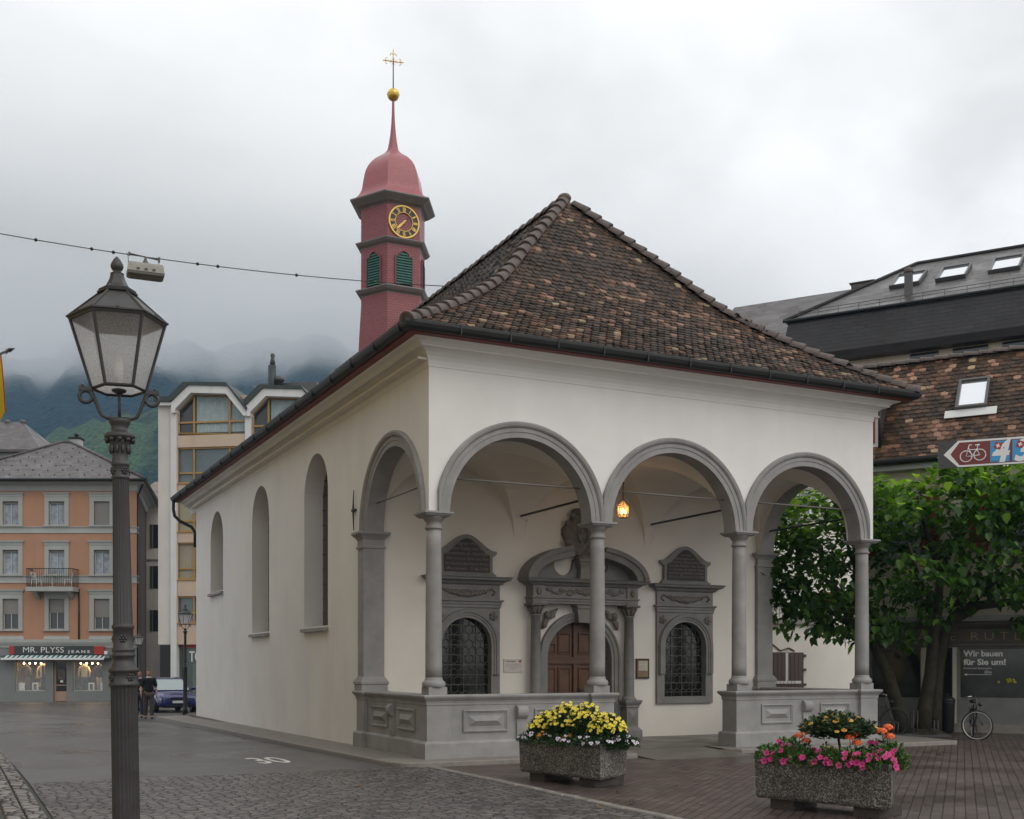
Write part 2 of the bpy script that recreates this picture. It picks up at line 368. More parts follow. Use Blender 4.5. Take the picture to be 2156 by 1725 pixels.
def paver_mat(name, c0, c1, joint, bw, bh, rz, rough=0.38):
    m = mat(name, c0, rough); n, l, b = nodes_of(m)
    g = n.new('ShaderNodeNewGeometry')
    mp = n.new('ShaderNodeMapping'); mp.inputs['Rotation'].default_value = (0, 0, rz); l.new(g.outputs['Position'], mp.inputs[0])
    br_ = n.new('ShaderNodeTexBrick'); br_.inputs['Scale'].default_value = 1.0; br_.inputs['Brick Width'].default_value = bw; br_.inputs['Row Height'].default_value = bh
    br_.inputs['Mortar Size'].default_value = 0.008; br_.inputs['Mortar Smooth'].default_value = 0.35; br_.inputs['Bias'].default_value = 0.0
    br_.inputs['Color1'].default_value = (0, 0, 0, 1); br_.inputs['Color2'].default_value = (1, 1, 1, 1); l.new(mp.outputs[0], br_.inputs['Vector'])
    big = n.new('ShaderNodeTexNoise'); big.inputs['Scale'].default_value = 0.6; big.inputs['Detail'].default_value = 6; l.new(g.outputs['Position'], big.inputs['Vector'])
    sc_ = n.new('ShaderNodeSeparateColor'); l.new(br_.outputs['Color'], sc_.inputs[0])
    fac = nmath(n, l, 'ADD', nmath(n, l, 'MULTIPLY', sc_.outputs[0], 0.45), nmath(n, l, 'MULTIPLY', big.outputs[0], 0.6))
    stone = nramp(n, l, fac, [(0.2, c0), (0.85, c1)])
    mx_ = n.new('ShaderNodeMix'); mx_.data_type = 'RGBA'; l.new(br_.outputs['Fac'], mx_.inputs[0]); l.new(stone, mx_.inputs[6]); mx_.inputs[7].default_value = (*joint, 1); l.new(mx_.outputs[2], b.inputs['Base Color'])
    fin = n.new('ShaderNodeTexNoise'); fin.inputs['Scale'].default_value = 70; fin.inputs['Detail'].default_value = 3; l.new(g.outputs['Position'], fin.inputs['Vector'])
    h = nmath(n, l, 'SUBTRACT', nmath(n, l, 'ADD', nmath(n, l, 'MULTIPLY', fin.outputs[0], 0.25), nmath(n, l, 'MULTIPLY', sc_.outputs[0], 0.3)), br_.outputs['Fac'])
    bp = n.new('ShaderNodeBump'); bp.inputs['Strength'].default_value = 0.8; bp.inputs['Distance'].default_value = 0.012; l.new(h, bp.inputs['Height']); l.new(bp.outputs[0], b.inputs['Normal'])
    rr = n.new('ShaderNodeMapRange'); rr.inputs[1].default_value = 0.35; rr.inputs[2].default_value = 0.65; rr.inputs[3].default_value = rough - 0.1; rr.inputs[4].default_value = rough + 0.14; l.new(big.outputs[0], rr.inputs[0]); l.new(rr.outputs[0], b.inputs['Roughness'])
    return m
def aggregate_mat():
    m = mat('exposed_aggregate_concrete', (0.15, 0.13, 0.11), 0.65); n, l, b = nodes_of(m)
    g = n.new('ShaderNodeTexCoord')
    v = n.new('ShaderNodeTexVoronoi'); v.inputs['Scale'].default_value = 66; l.new(g.outputs['Object'], v.inputs['Vector'])
    v1 = n.new('ShaderNodeTexVoronoi'); v1.feature = 'DISTANCE_TO_EDGE'; v1.inputs['Scale'].default_value = 66; l.new(g.outputs['Object'], v1.inputs['Vector'])
    sx = n.new('ShaderNodeSeparateColor'); l.new(v.outputs['Color'], sx.inputs[0])
    c = nramp(n, l, sx.outputs[0], [(0.0, (0.035, 0.03, 0.026)), (0.4, (0.11, 0.096, 0.08)), (0.75, (0.20, 0.18, 0.155)), (1.0, (0.40, 0.38, 0.34))])
    big = n.new('ShaderNodeTexNoise'); big.inputs['Scale'].default_value = 2.5; big.inputs['Detail'].default_value = 6; l.new(g.outputs['Object'], big.inputs['Vector'])
    rb = n.new('ShaderNodeMapRange'); rb.inputs[1].default_value = 0.35; rb.inputs[2].default_value = 0.65; rb.inputs[3].default_value = 0.6; rb.inputs[4].default_value = 1.1; l.new(big.outputs[0], rb.inputs[0])
    e = n.new('ShaderNodeMapRange'); e.inputs[1].default_value = 0.0; e.inputs[2].default_value = 0.09; e.inputs[3].default_value = 0.35; l.new(v1.outputs['Distance'], e.inputs[0])
    mm = n.new('ShaderNodeMix'); mm.data_type = 'RGBA'; mm.blend_type = 'MULTIPLY'; mm.inputs[0].default_value = 1; l.new(c, mm.inputs[6]); l.new(nmath(n, l, 'MULTIPLY', rb.outputs[0], e.outputs[0]), mm.inputs[7]); l.new(mm.outputs[2], b.inputs['Base Color'])
    bp = n.new('ShaderNodeBump'); bp.inputs['Strength'].default_value = 1.0; bp.inputs['Distance'].default_value = 0.012; l.new(v1.outputs['Distance'], bp.inputs['Height']); l.new(bp.outputs[0], b.inputs['Normal'])
    return m
M['asphalt'] = asphalt_mat()
M['cobble'] = cobble_mat('wet_cobble_setts', 6.6, (0.036, 0.032, 0.030), (0.165, 0.148, 0.140), (0.010, 0.009, 0.008), 0.3, (1, 1.25, 1))
M['sett'] = cobble_mat('gutter_setts', 5.0, (0.09, 0.08, 0.075), (0.24, 0.215, 0.20), (0.016, 0.014, 0.012), 0.38, (1, 0.62, 1))
M['paver'] = paver_mat('brown_clinker_pavers', (0.054, 0.039, 0.034), (0.122, 0.088, 0.076), (0.010, 0.007, 0.006), 0.24, 0.125, radians(-42))
M['slab'] = mat('worn_floor_slab', (0.13, 0.115, 0.10), 0.42, 0.25, 1.2, 0.2, 70, rvar=0.14)
M['agg'] = aggregate_mat()

# ---------------------------------------------------------------- ground and paving (each sheet 4 mm above the one below)
SLOPE = 0.009
def gz(y, k=SLOPE): return GZ - k * max(0.0, y - 1.0)   # the street falls gently away beyond the porch
def sheet(name, pts, dz, m, fall=True):
    """a flat sheet; its part beyond y = 1 follows the fall of the street"""
    mb = MB()
    def clip(keep):
        out = []
        for (x0, y0), (x1, y1) in zip(pts, pts[1:] + pts[:1]):
            a, b = keep(y0), keep(y1)
            if a: out.append((x0, y0))
            if a != b:
                t = (1 - y0) / (y1 - y0); out.append((x0 + (x1 - x0) * t, 1.0))
        return out
    parts = [clip(lambda y: y <= 1.0), clip(lambda y: y > 1.0)] if fall else [pts]
    for q in parts:
        if len(q) > 2: mb.add([(x, y, (gz(y) if fall else GZ) + dz) for x, y in q], [tuple(range(len(q)))])
    return tag(mb.build(name, m), kind='structure')
sheet('ground', [(-4000, -3000), (6000, -3000), (6000, 200), (-4000, 200)], -0.014, mat('town_ground', (0.06, 0.062, 0.055), 0.8, 0.3, 0.02))
sheet('street', [(-6.5, -0.45), (-0.2, -0.45), (-0.2, 22.5), (60, 22.5), (60, 90), (-80, 90), (-80, 12), (-6.62, 8.0)], 0.0, M['asphalt'])
sheet('cobbled_square', [(-6.35, -40), (-0.25, -40), (-0.25, -0.45), (-6.5, -0.45)], 0.001, M['cobble'])
sheet('brick_plaza', [(-0.16, -40), (40, -40), (40, 22.4), (-0.2, 22.4), (-0.2, -0.45)], -0.004, M['paver'], False)
sheet('sidewalk', [(-60, -40), (-7.0, -40), (-7.15, 8.0), (-60, 12)], -0.002, M['sett'])
# drain line of flat stones along the street's left side
mb = MB(); y = -39.0
while y < 8:
    h = random.uniform(0.22, 0.42)
    for k in range(2):
        x = -6.98 - 0.003 * y + 0.22 * k
        mb.mould(x, x + 0.2, y, y + h - 0.02, [(0, gz(y) - 0.05), (0, gz(y) + 0.004 + random.uniform(0, 0.004)), (-0.012, gz(y) + 0.014 + random.uniform(0, 0.004))])
    y += h
tag(mb.build('gutter_stones', M['sett']), kind='structure')
# stone edging between cobbles and brick plaza
mb = MB(); y = -39.0
while y < -0.7:
    h = random.uniform(0.25, 0.6)
    j = random.uniform(-0.015, 0.015)
    mb.mould(-0.27 + j, -0.15 + j, y, y + h - 0.015, [(0, GZ - 0.03), (0, GZ + 0.006), (-0.012, GZ + 0.016 + random.uniform(0, 0.006))])
    y += h
tag(mb.build('plaza_edging', M['kerb']), kind='structure')
# setts in front of the shops at the end of the street
sheet('cobbled_forecourt', [(-10, 47.5), (-4.6, 33.0), (-1.25, 20.2), (-1.2, 22.6), (6.0, 22.6), (6.0, 46), (-7, 51)], 0.004, M['cobble'])
# kerbed slab the chapel stands on: rounded corner stones
def slab_outline():
    pts = [(-1.22, 21.9), (-1.02, 10), (-0.90, 1.4), (-0.86, 0.5)]
    for k in range(7):
        a = pi + k / 6 * pi / 2
        pts.append((-0.28 + 0.58 * cos(a), -0.02 + 0.60 * sin(a)))
    pts += [(1.5, -0.63), (3.3, -0.66), (3.95, -0.60), (4.15, -0.2), (4.15, 0.5), (6.25, 0.5), (6.2, -0.25), (6.4, -0.55), (7.6, -0.6), (10.6, -0.62), (12.2, -0.6), (12.35, 0.2), (12.35, 6), (10.2, 6), (10.2, 21.9)]
    return pts
so = slab_outline(); mb = MB()
cx_, cy_ = 5, 8
def inset(p, d):
    v = Vector((cx_ - p[0], cy_ - p[1])); v.normalize(); return (p[0] + v.x * d, p[1] + v.y * d)
zf = lambda p: -0.0057 * max(0.0, p[1] - 1.0) if p[0] < 5 else 0.0
mb.loops([[(*p, GZ - 0.25) for p in so], [(*p, -0.035 + zf(p)) for p in so], [(*inset(p, 0.012), -0.022 + zf(p)) for p in so], [(*inset(p, 0.035), -0.018 + zf(p)) for p in so], [(*inset(p, 0.9), -0.018 + zf(p)) for p in so]], True, False, True)
tag(mb.build('pavement_slab', M['kerb']), kind='structure')
sheet('porch_floor', [(0.3, 0.42), (10.0, 0.42), (10.0, 3.5), (0.3, 3.5)], 0.088, M['slab'], False)
mb = MB(); mb.loops([[(4.02, -1.1, z0), (6.28, -1.1, z0), (6.28, 0.44, z1), (4.02, 0.44, z1)] for z0, z1 in ((GZ - 0.05, GZ - 0.05), (GZ + 0.003, -0.014))], True, False, True); tag(mb.build('entrance_paving', M['slab']), kind='structure')
# the 30 painted on the asphalt
t30 = lettering('30', 1.0, 'road_marking', M['roadwhite'], None, (0, 0, 0), rx=0, depth=0.001, bold=0.012)
t30.location = (-2.68, 1.30, gz(1.3) + 0.005); t30.rotation_euler = (-0.009, 0, 0); t30.scale = (0.66, 2.0, 1); tag(t30, kind='structure')
# ================================================================ THE CHAPEL
CW, CL = 10.34, 21.2                              # width, length
ZS, ZW = 4.34, 6.90                               # springing of the arches, top of the plain wall
CX1, CX2, CX3, CX4 = 0.16, 3.53, 6.88, 10.18      # porch column axes
XB = [(CX1 + CX2) / 2, (CX2 + CX3) / 2, (CX3 + CX4) / 2]
RI, RE, TW = 1.46, 1.735, 0.36                    # arch radii, arcade thickness
YB = 3.50                                         # the porch's back wall
YA = 1.87                                         # axis of the side arches
chapel = thing('chapel', 'white plastered chapel with tiled hip roof, red bell turret and arcaded porch', 'chapel', (CW / 2, CL / 2, 0))
LEFT = Matrix(((0, 1, 0, 0), (-1, 0, 0, 0), (0, 0, 1, 0), (0, 0, 0, 1)))           # local (s, depth, z) -> world on the plane x = 0
RIGHT = Matrix(((0, -1, 0, CW), (1, 0, 0, 0), (0, 0, 1, 0), (0, 0, 0, 1)))         # on the plane x = CW
def cp(mb, name, m, parent=None, **k): return mb.build(name, m, parent or chapel, world=True, **k)

# ---- walls
NICHES = [(6.92, 2.52), (12.16, 2.52), (17.84, 3.96)]
NW, NTOP = 0.95, 6.50
w = MB()
w.plate(0, CW, ZS, 7.05, [(x - RI, x + RI, ZS, ZS, True) for x in XB], 0.0)
w.plate(0, CW, ZS, 6.4, [(x - RI, x + RI, ZS, ZS, True) for x in XB], TW, mi=1)
w.M = LEFT                                        # s = -y
side_arch = [(-YA - RI, -YA + RI, ZS, ZS, True)]
nops = [(-y - NW, -y + NW, zb, NTOP - NW, True) for y, zb in NICHES]
w.plate(-YB - 0.3, 0, ZS, 7.05, side_arch, 0.0)
w.plate(-YB - 0.3, 0, ZS, 6.4, side_arch, TW, mi=1)
w.plate(-CL, -YB - 0.3, -0.4, 7.05, nops, 0.0, reveal=0.50)
w.M = RIGHT
ra = [(YA - RI, YA + RI, ZS, ZS, True)]
w.plate(0, YB + 0.3, ZS, 7.05, ra, 0.0)
w.plate(0, YB + 0.3, ZS, 6.4, ra, TW, mi=1)
w.plate(YB + 0.3, CL, -0.4, 7.05, [(y - NW, y + NW, zb, NTOP - NW, True) for y, zb in NICHES], 0.0, reveal=0.50)
w.M = None
w.add([(0, CL, -0.4), (CW, CL, -0.4), (CW, CL, 7.05), (0, CL, 7.05)], [(0, 1, 2, 3)])
# gable over the far end
w.add([(-0.3, CL, 7.0), (CW + 0.3, CL, 7.0), (CW / 2, CL, 12.1)], [(0, 1, 2)])
cp(w, 'wall', [M['plaster'], M['plaster_in']])
# ---- porch: back wall and groin vault
MEM = []                                          # openings in the back wall are filled by their stone surrounds
b = MB()
b.plate(0.0, CW, -0.1, 6.3, [(4.20, 5.86, -0.02, 1.78, True), (2.25 - 0.60, 2.25 + 0.60, 0.88, 2.06, True), (7.845 - 0.60, 7.845 + 0.60, 0.88, 2.06, True)], YB, reveal=0.35, mi=0)
b.box(0.0, 0.40, YB - 0.02, YB + 0.297, -0.1, ZS)
b.box(CW - 0.40, CW, YB - 0.02, YB + 0.297, -0.1, ZS)
cp(b, 'porch_wall', M['plaster_in'])
v = MB(); nx, ny = 132, 44
X0, X1, Y0, Y1 = TW, CW - TW, TW, YB
def vz(x, y):
    xc = min(XB, key=lambda c: abs(c - x)); ra_ = 1.55
    za = ZS + (sqrt(max(0, ra_ * ra_ - (x - xc) ** 2)) if abs(x - xc) < ra_ else 0) * 0.98
    yc, ry = (Y0 + Y1) / 2, (Y1 - Y0) / 2
    zb = ZS + 1.50 * sqrt(max(0, 1 - ((y - yc) / ry) ** 2))
    return max(za, zb)
vs = [(X0 + (X1 - X0) * i / nx, Y0 + (Y1 - Y0) * j / ny, vz(X0 + (X1 - X0) * i / nx, Y0 + (Y1 - Y0) * j / ny)) for j in range(ny + 1) for i in range(nx + 1)]
v.add(vs, [(j * (nx + 1) + i, j * (nx + 1) + i + 1, (j + 1) * (nx + 1) + i + 1, (j + 1) * (nx + 1) + i) for j in range(ny) for i in range(nx)], smooth=False)
v.box(-0.2, CW + 0.2, -0.0 + 0.01, CL - 0.01, 7.0, 7.04)
cp(v, 'porch_vault', M['plaster_in'], fix=False)
# ---- archivolts: moulded ring in front, lining of the soffit behind
def archivolt(Mx, c, lim):
    mb = MB(); mb.M = Mx
    N = 40
    prof = [(RI - 0.012, TW + 0.004), (RI - 0.012, -0.018), (RI + 0.085, -0.018), (RI + 0.092, -0.032), (RI + 0.165, -0.032), (RI + 0.175, -0.055),
            (RI + 0.20, -0.075), (RI + 0.245, -0.085), (RE, -0.060), (RE, 0.02)]
    L = []
    for i in range(N + 1):
        a = pi * i / N
        L.append([(max(c - lim, min(c + lim, c - r * cos(a))), y, ZS + r * sin(a)) for r, y in prof])
    mb.loops(L, False, False, False, smooth=False)
    return cp(mb, 'archivolt', M['stone'], fix=False)
I4 = Matrix.Identity(4)
for i, x in enumerate(XB): archivolt(I4, x, [1.683, 1.673, 1.648][i])
archivolt(LEFT, -YA, 1.78); archivolt(RIGHT, YA, 1.78)
# ---- columns with base and capital
def column(cx, cy, z0=1.24, z1=ZS, r=0.150):
    s = MB(); prof = []
    for k in range(13):
        t = k / 12; prof.append((r * (1 - 0.11 * t ** 1.6), z0 + 0.17 + (z1 - 0.30 - z0 - 0.17) * t))
    s.lathe(cx, cy, prof, 28)
    o = cp(s, 'column', M['stone'])
    q = MB(); q.lathe(cx, cy, [(r * 1.0, z0 + 0.172), (r * 1.06, z0 + 0.15), (r * 1.06, z0 + 0.13), (r * 1.16, z0 + 0.115), (r * 1.34, z0 + 0.09), (r * 1.42, z0 + 0.055), (r * 1.36, z0 + 0.015), (r * 1.3, z0 + 0.0)], 28)
    q.build('column_base', M['stone'], o, world=True)
    c = MB(); rt = r * 0.89
    c.lathe(cx, cy, [(rt, z1 - 0.302), (rt * 1.18, z1 - 0.295), (rt * 1.22, z1 - 0.275), (rt * 1.18, z1 - 0.258), (rt * 1.02, z1 - 0.25), (rt * 1.02, z1 - 0.17), (rt * 1.16, z1 - 0.16), (rt * 1.45, z1 - 0.10), (rt * 1.56, z1 - 0.085)], 28)
    c.mould(cx - 0.2, cx + 0.2, cy - 0.2, cy + 0.2, [(0.0, z1 - 0.088), (0.045, z1 - 0.06), (0.05, z1 - 0.04), (0.075, z1 - 0.035), (0.075, z1)])
    c.build('capital', M['stone'], o, world=True)
    return o
for x in (CX1, CX2, CX3, CX4): column(x, 0.165)
# ---- piers that end the side arches
PIER = [(0.0, -0.02), (0.0, 1.22)]
def pier(x0, x1):
    p = MB(); y0, y1 = 3.40, 3.76; z0 = 1.10
    p.mould(x0, x1, y0, y1, [(0.055, z0), (0.055, z0 + 0.13), (0.075, z0 + 0.15), (0.075, z0 + 0.19), (0.03, z0 + 0.26), (0, z0 + 0.3), (0, ZS - 0.34), (0.03, ZS - 0.33), (0.03, ZS - 0.29), (0.005, ZS - 0.28), (0.005, ZS - 0.16),
                             (0.05, ZS - 0.10), (0.10, ZS - 0.05), (0.11, ZS - 0.045), (0.11, ZS)])
    return cp(p, 'pier', M['stone'])
pier(-0.045, 0.40); pier(CW - 0.40, CW + 0.045)
# ---- parapets with moulded rail, pedestals, diamond panels and scroll brackets
RAIL = 1.105
PED = [(0.06, -0.08), (0.06, 0.245), (0.045, 0.265), (0.0, 0.29), (0.0, RAIL - 0.185), (0.012, RAIL - 0.18), (0.014, RAIL - 0.155), (0.01, RAIL - 0.15), (0.02, RAIL - 0.11), (0.06, RAIL - 0.065), (0.075, RAIL - 0.045), (0.08, RAIL - 0.02), (0.062, RAIL)]
def pedestal(x0, x1, y0, y1):
    p = MB(); p.mould(x0, x1, y0, y1, PED)
    p.mould(x0 + 0.06, x1 - 0.06, y0 + 0.06, y1 - 0.06, [(0, RAIL - 0.01), (0, 1.243)])
    return cp(p, 'pedestal', M['stone'])
pedestal(-0.06, 0.41, -0.06, 0.41); pedestal(CX2 - 0.235, CX2 + 0.235, -0.06, 0.41); pedestal(CX3 - 0.235, CX3 + 0.235, -0.06, 0.41); pedestal(CX4 - 0.235, CX4 + 0.235, -0.06, 0.41)
p = MB(); p.mould(-0.05, 0.42, 3.36, 3.82, [(o, z) for o, z in PED]); cp(p, 'pedestal', M['stone'])
p = MB(); p.mould(CW - 0.42, CW + 0.05, 3.36, 3.82, PED); cp(p, 'pedestal', M['stone'])
def parapet(Mx, s0, s1, panels, bracket):
    """run of parapet in a local frame: s along, depth inward, front face at depth 0.02"""
    p = MB(); p.M = Mx
    d0, d1 = 0.02, 0.34; PR = [(o * 0.93, z - 0.003) for o, z in PED]
    L = []
    for s in (s0, s1):
        loop = [(s, d0 - o, z) for o, z in PR] + [(s, d1 + o, z) for o, z in reversed(PR)]
        L.append(loop)
    p.loops(L, True, True, True)
    o = cp(p, 'parapet', M['stone'])
    for a, b_ in panels:
        q = MB(); q.M = Mx; z0, z1 = 0.43, 0.83
        def fr(e, d): return [(a + e, d0 - d, z0 + e), (b_ - e, d0 - d, z0 + e), (b_ - e, d0 - d, z1 - e), (a + e, d0 - d, z1 - e)]
        q.loops([fr(0, -0.005), fr(0, 0.028), fr(0.022, 0.034), fr(0.034, 0.016), fr(0.05, 0.014), fr(0.058, -0.012), fr(0.085, -0.012)], True, False, False)
        h = (z1 - z0) / 2 - 0.085; ia, ib = a + 0.085, b_ - 0.085; zc_ = (z0 + z1) / 2
        m1, m2 = (ia + h * 1.25, ib - h * 1.25) if ib - ia > 2.7 * h else ((ia + ib) / 2 - 0.02, (ia + ib) / 2 + 0.02)
        q.add([(ia, d0 + 0.012, z0 + 0.085), (ib, d0 + 0.012, z0 + 0.085), (ib, d0 + 0.012, z1 - 0.085), (ia, d0 + 0.012, z1 - 0.085), (m1, d0 - 0.055, zc_), (m2, d0 - 0.055, zc_)],
              [(0, 1, 5, 4), (2, 3, 4, 5), (0, 4, 3), (1, 2, 5)])
        q.build('relief_panel', M['stone'], o, world=True)
    if bracket is not None:
        q = MB(); q.M = Mx; hw = 0.095
        out = [(0.02, 0.29)] + [(d0 - 0.035 - 0.012 * sin(pi * t), 0.29 + 0.3 * t) for t in (0, 0.3, 0.6, 1)]
        for k in range(9):
            a = -0.5 * pi + pi * k / 8
            out.append((d0 - 0.03 - 0.10 * cos(a) * 0.95, 0.775 + 0.12 * sin(a)))
        out.append((0.02, 0.90))
        q.prism([(bracket - hw, y, z) for y, z in out], (2 * hw, 0, 0))
        q.prism([(bracket - hw - 0.012, y * 1.0 + 0.006, z) for y, z in out if z > 0.5] , (0.02, 0, 0)); q.prism([(bracket + hw - 0.008, y + 0.006, z) for y, z in out if z > 0.5], (0.02, 0, 0))
        q.build('scroll_bracket', M['stone'], o, world=True)
    return o
parapet(I4, 0.38, CX2 - 0.21, [(0.66, 1.55), (2.10, 2.98)], 1.82)
parapet(I4, CX3 + 0.21, CX4 - 0.21, [(7.33, 8.14), (8.88, 9.68)], 8.50)
parapet(LEFT, -3.40, -0.38, [(-3.08, -2.12), (-1.60, -0.70)], -1.86)
parapet(RIGHT, 0.38, 3.40, [(0.70, 1.60), (2.12, 3.08)], 1.86)
# ---- niches: glass, sill
for k, (y, zb) in enumerate(NICHES):
    g = MB(); g.M = LEFT; g.xz([(-y - NW, zb), (-y + NW, zb)] + [(-y + NW * cos(pi * i / 20), NTOP - NW + NW * sin(pi * i / 20)) for i in range(21)], 0.46, 0.47)
    o = cp(g, 'window', M['glassdark'])
    l_ = MB(); l_.M = LEFT
    for z in [zb + 0.35 * i for i in range(1, int((NTOP - zb) / 0.35))]: l_.box(-y - NW, -y + NW, 0.445, 0.458, z, z + 0.018)
    for s in (-0.48, 0, 0.48): l_.box(-y + s - 0.01, -y + s + 0.01, 0.44, 0.456, zb, NTOP - NW)
    l_.build('glazing_bars', M['lead'], o, world=True)
    s_ = MB(); s_.M = LEFT; s_.loops([[(a, d, z) for d, z in [(0.44, zb - 0.12), (-0.10, zb - 0.12), (-0.10, zb - 0.045), (0.44, zb + 0.035)]] for a in (-y - NW - 0.03, -y + NW + 0.03)], True, True, True)
    s_.build('sill', M['stone'], o, world=True)
for k, (y, zb) in enumerate(NICHES):
    g = MB(); g.M = RIGHT; g.xz([(y - NW, zb), (y + NW, zb)] + [(y + NW * cos(pi * i / 20), NTOP - NW + NW * sin(pi * i / 20)) for i in range(21)], 0.46, 0.47)
    cp(g, 'window', M['glassdark'])
# ---- coved cornice, red eaves board, gutter
def rect_sweep(prof, xe=0.0):
    mb = MB(); L = []
    for o, z in prof: L.append([(-o, -o, z), (CW + o, -o, z), (CW + o, CL + 0.9, z), (-o, CL + 0.9, z)])
    n = 4; vs = [p for l in L for p in l]; fs = []
    for j in range(len(L) - 1):
        for i in (0, 1, 3): fs.append((j * n + i, j * n + (i + 1) % n, (j + 1) * n + (i + 1) % n, (j + 1) * n + i))
    mb.add(vs, fs); return mb
c = rect_sweep([(-0.03, ZW - 0.012), (0.012, ZW - 0.01), (0.012, ZW + 0.012)] + [(0.012 + 0.21 * (1 - cos(t * pi / 2)), ZW + 0.02 + 0.255 * sin(t * pi / 2)) for t in (0, .2, .4, .6, .8, 1)] +
               [(0.245, ZW + 0.28), (0.245, ZW + 0.30)] + [(0.245 + 0.15 * (1 - cos(t * pi / 2)), ZW + 0.305 + 0.07 * sin(t * pi / 2)) for t in (0, .5, 1)] + [(0.41, ZW + 0.39)])
cp(c, 'cornice', M['plaster'], fix=False)
e = rect_sweep([(0.36, ZW + 0.392), (0.55, ZW + 0.395), (0.56, ZW + 0.44), (0.60, ZW + 0.46)])
cp(e, 'eaves_board', M['soffit'], fix=False)
g = rect_sweep([(0.56, ZW + 0.43), (0.60, ZW + 0.405), (0.645, ZW + 0.41), (0.69, ZW + 0.45), (0.712, ZW + 0.51), (0.714, ZW + 0.56), (0.702, ZW + 0.568), (0.69, ZW + 0.556), (0.68, ZW + 0.50), (0.60, ZW + 0.48)])
y_ = -0.4
while y_ < CL:
    g.box(-0.722, -0.60, y_, y_ + 0.025, ZW + 0.40, ZW + 0.568); g.box(CW + 0.60, CW + 0.722, y_, y_ + 0.025, ZW + 0.40, ZW + 0.568); y_ += 1.3
x_ = 0.3
while x_ < CW:
    g.box(x_, x_ + 0.022, -0.722, -0.60, ZW + 0.40, ZW + 0.568); x_ += 0.95
gut = cp(g, 'gutter', M['gutter'], fix=False)
d = MB(); d.tube([(-0.66, CL + 0.6, ZW + 0.42), (-0.66, CL + 0.6, ZW + 0.1), (-0.62, CL + 0.58, ZW - 0.12), (-0.45, CL + 0.5, ZW - 0.3), (-0.1, CL + 0.3, ZW - 0.5), (0.0, CL + 0.2, ZW - 0.7), (0.0, CL + 0.2, ZW - 1.2)], 0.055, 10)
d.build('downpipe', M['gutter'], gut, world=True)
# ---- roof of beaver-tail tiles, laid row by row
EX, ZE, ZR, YP = 0.66, ZW + 0.53, 12.38, 4.39        # eaves overhang and height, ridge height, where the ridge begins
PROF = [(0, 0.0), (.08, .050), (.235, .158), (.39, .278), (.5, .378), (.56, .442), (.64, .548), (.72, .652), (.82, .775), (1, 1.0)]
def pz(s):
    for (a, za), (b_, zb) in zip(PROF, PROF[1:]):
        if s <= b_: return ZE + (ZR - ZE) * (za + (zb - za) * (s - a) / (b_ - a))
    return ZR + (ZR - ZE) * 1.15 * (s - 1)
TCOL = [((0.040, 0.026, 0.017), 36), ((0.068, 0.041, 0.026), 34), ((0.115, 0.064, 0.039), 21), ((0.19, 0.10, 0.062), 11), ((0.31, 0.18, 0.125), 5.5)]
from mathutils import noise as mnoise
def fbm(x, y, z=0.0, o=5): return mnoise.fractal(Vector((x, y, z)), 0.9, 2.0, o, noise_basis='PERLIN_ORIGINAL')
def tcol(x=0.0, y=0.0):
    # groups of renewed and of weathered tiles rather than even scatter
    t = min(0.9999, max(0.0, 0.5 + 0.36 * fbm(x * 0.55, y * 0.55, 3.7, 3) + random.gauss(0, 0.27)))
    t = (t ** 1.05) * sum(wt for _, wt in TCOL)
    for c_, wt in TCOL:
        if t < wt: break
        t -= wt
    if random.random() < 0.012: c_ = (0.36, 0.27, 0.16)
    k = random.uniform(0.75, 1.25); return (c_[0] * k, c_[1] * k, c_[2] * k)
def lay_tiles(mb, frame, run, inside, arc_step=0.165, width=0.178, s_lo=0.0, umin=0.0, umax=1.0, zf=pz):
    """frame(u, s) -> plan point (x, y); u in metres along the eave; inside(u, s) says whether the tile is on this slope"""
    # arc-length table
    tab = [(0.0, 0.0)]; N = 400
    for i in range(1, N + 1):
        s0, s1 = (i - 1) / N, i / N
        tab.append((tab[-1][0] + hypot(run / N, zf(s1) - zf(s0)), s1))
    def s_at(l):
        if l >= tab[-1][0]: return 1.0 + (l - tab[-1][0]) / run
        lo, hi = 0, N
        while hi - lo > 1:
            md = (lo + hi) // 2
            if tab[md][0] <= l: lo = md
            else: hi = md
        (a, sa), (b_, sb) = tab[lo], tab[hi]; return sa + (sb - sa) * (l - a) / (b_ - a)
    l, row = 0.0, 0
    while l < tab[-1][0] - 0.02:
        s0, s1 = s_at(l), s_at(l + arc_step * 1.35)
        u = umin + (width / 2 if row % 2 else 0.0); rowj = random.uniform(-0.006, 0.006)
        while u < umax:
            if inside(u, s0):
                wj = width * 0.485; j = random.uniform(-0.012, 0.012) + rowj; lift = 0.036 + random.uniform(0, 0.02); k = random.uniform(-0.006, 0.006)
                P = []
                for du, ds in ((-wj, 0.16), (-wj * 0.72, 0.04), (0, 0.0), (wj * 0.72, 0.04), (wj, 0.16), (wj, 1.0), (-wj, 1.0)):
                    s = s0 + (s1 - s0) * ds + (j / run if ds < 0.5 else 0)
                    x, y = frame(u + du, s); z = zf(max(s, 0.0)) if s >= 0 else zf(0) + (zf(0.02) - zf(0)) / 0.02 * s
                    P.append((x, y, z + (lift if ds < 0.5 else 0.006) + k * du / wj))
                Q = [(x, y, z - 0.026) for x, y, z in P[:5]]
                mb.add(P + Q, [(0, 1, 2, 3, 4, 5, 6), (0, 1, 8, 7), (1, 2, 9, 8), (2, 3, 10, 9), (3, 4, 11, 10)], tint=tcol(u, l * 1.6))
            u += width
        l += arc_step; row += 1
RF = YP + EX; RS = CW / 2 + EX
rt = MB()
lay_tiles(rt, lambda u, s: (u, -EX + RF * s), RF, lambda u, s: -EX + RS * s + 0.05 < u < CW + EX - RS * s - 0.05, umin=-EX, umax=CW + EX, width=0.165, arc_step=0.152)
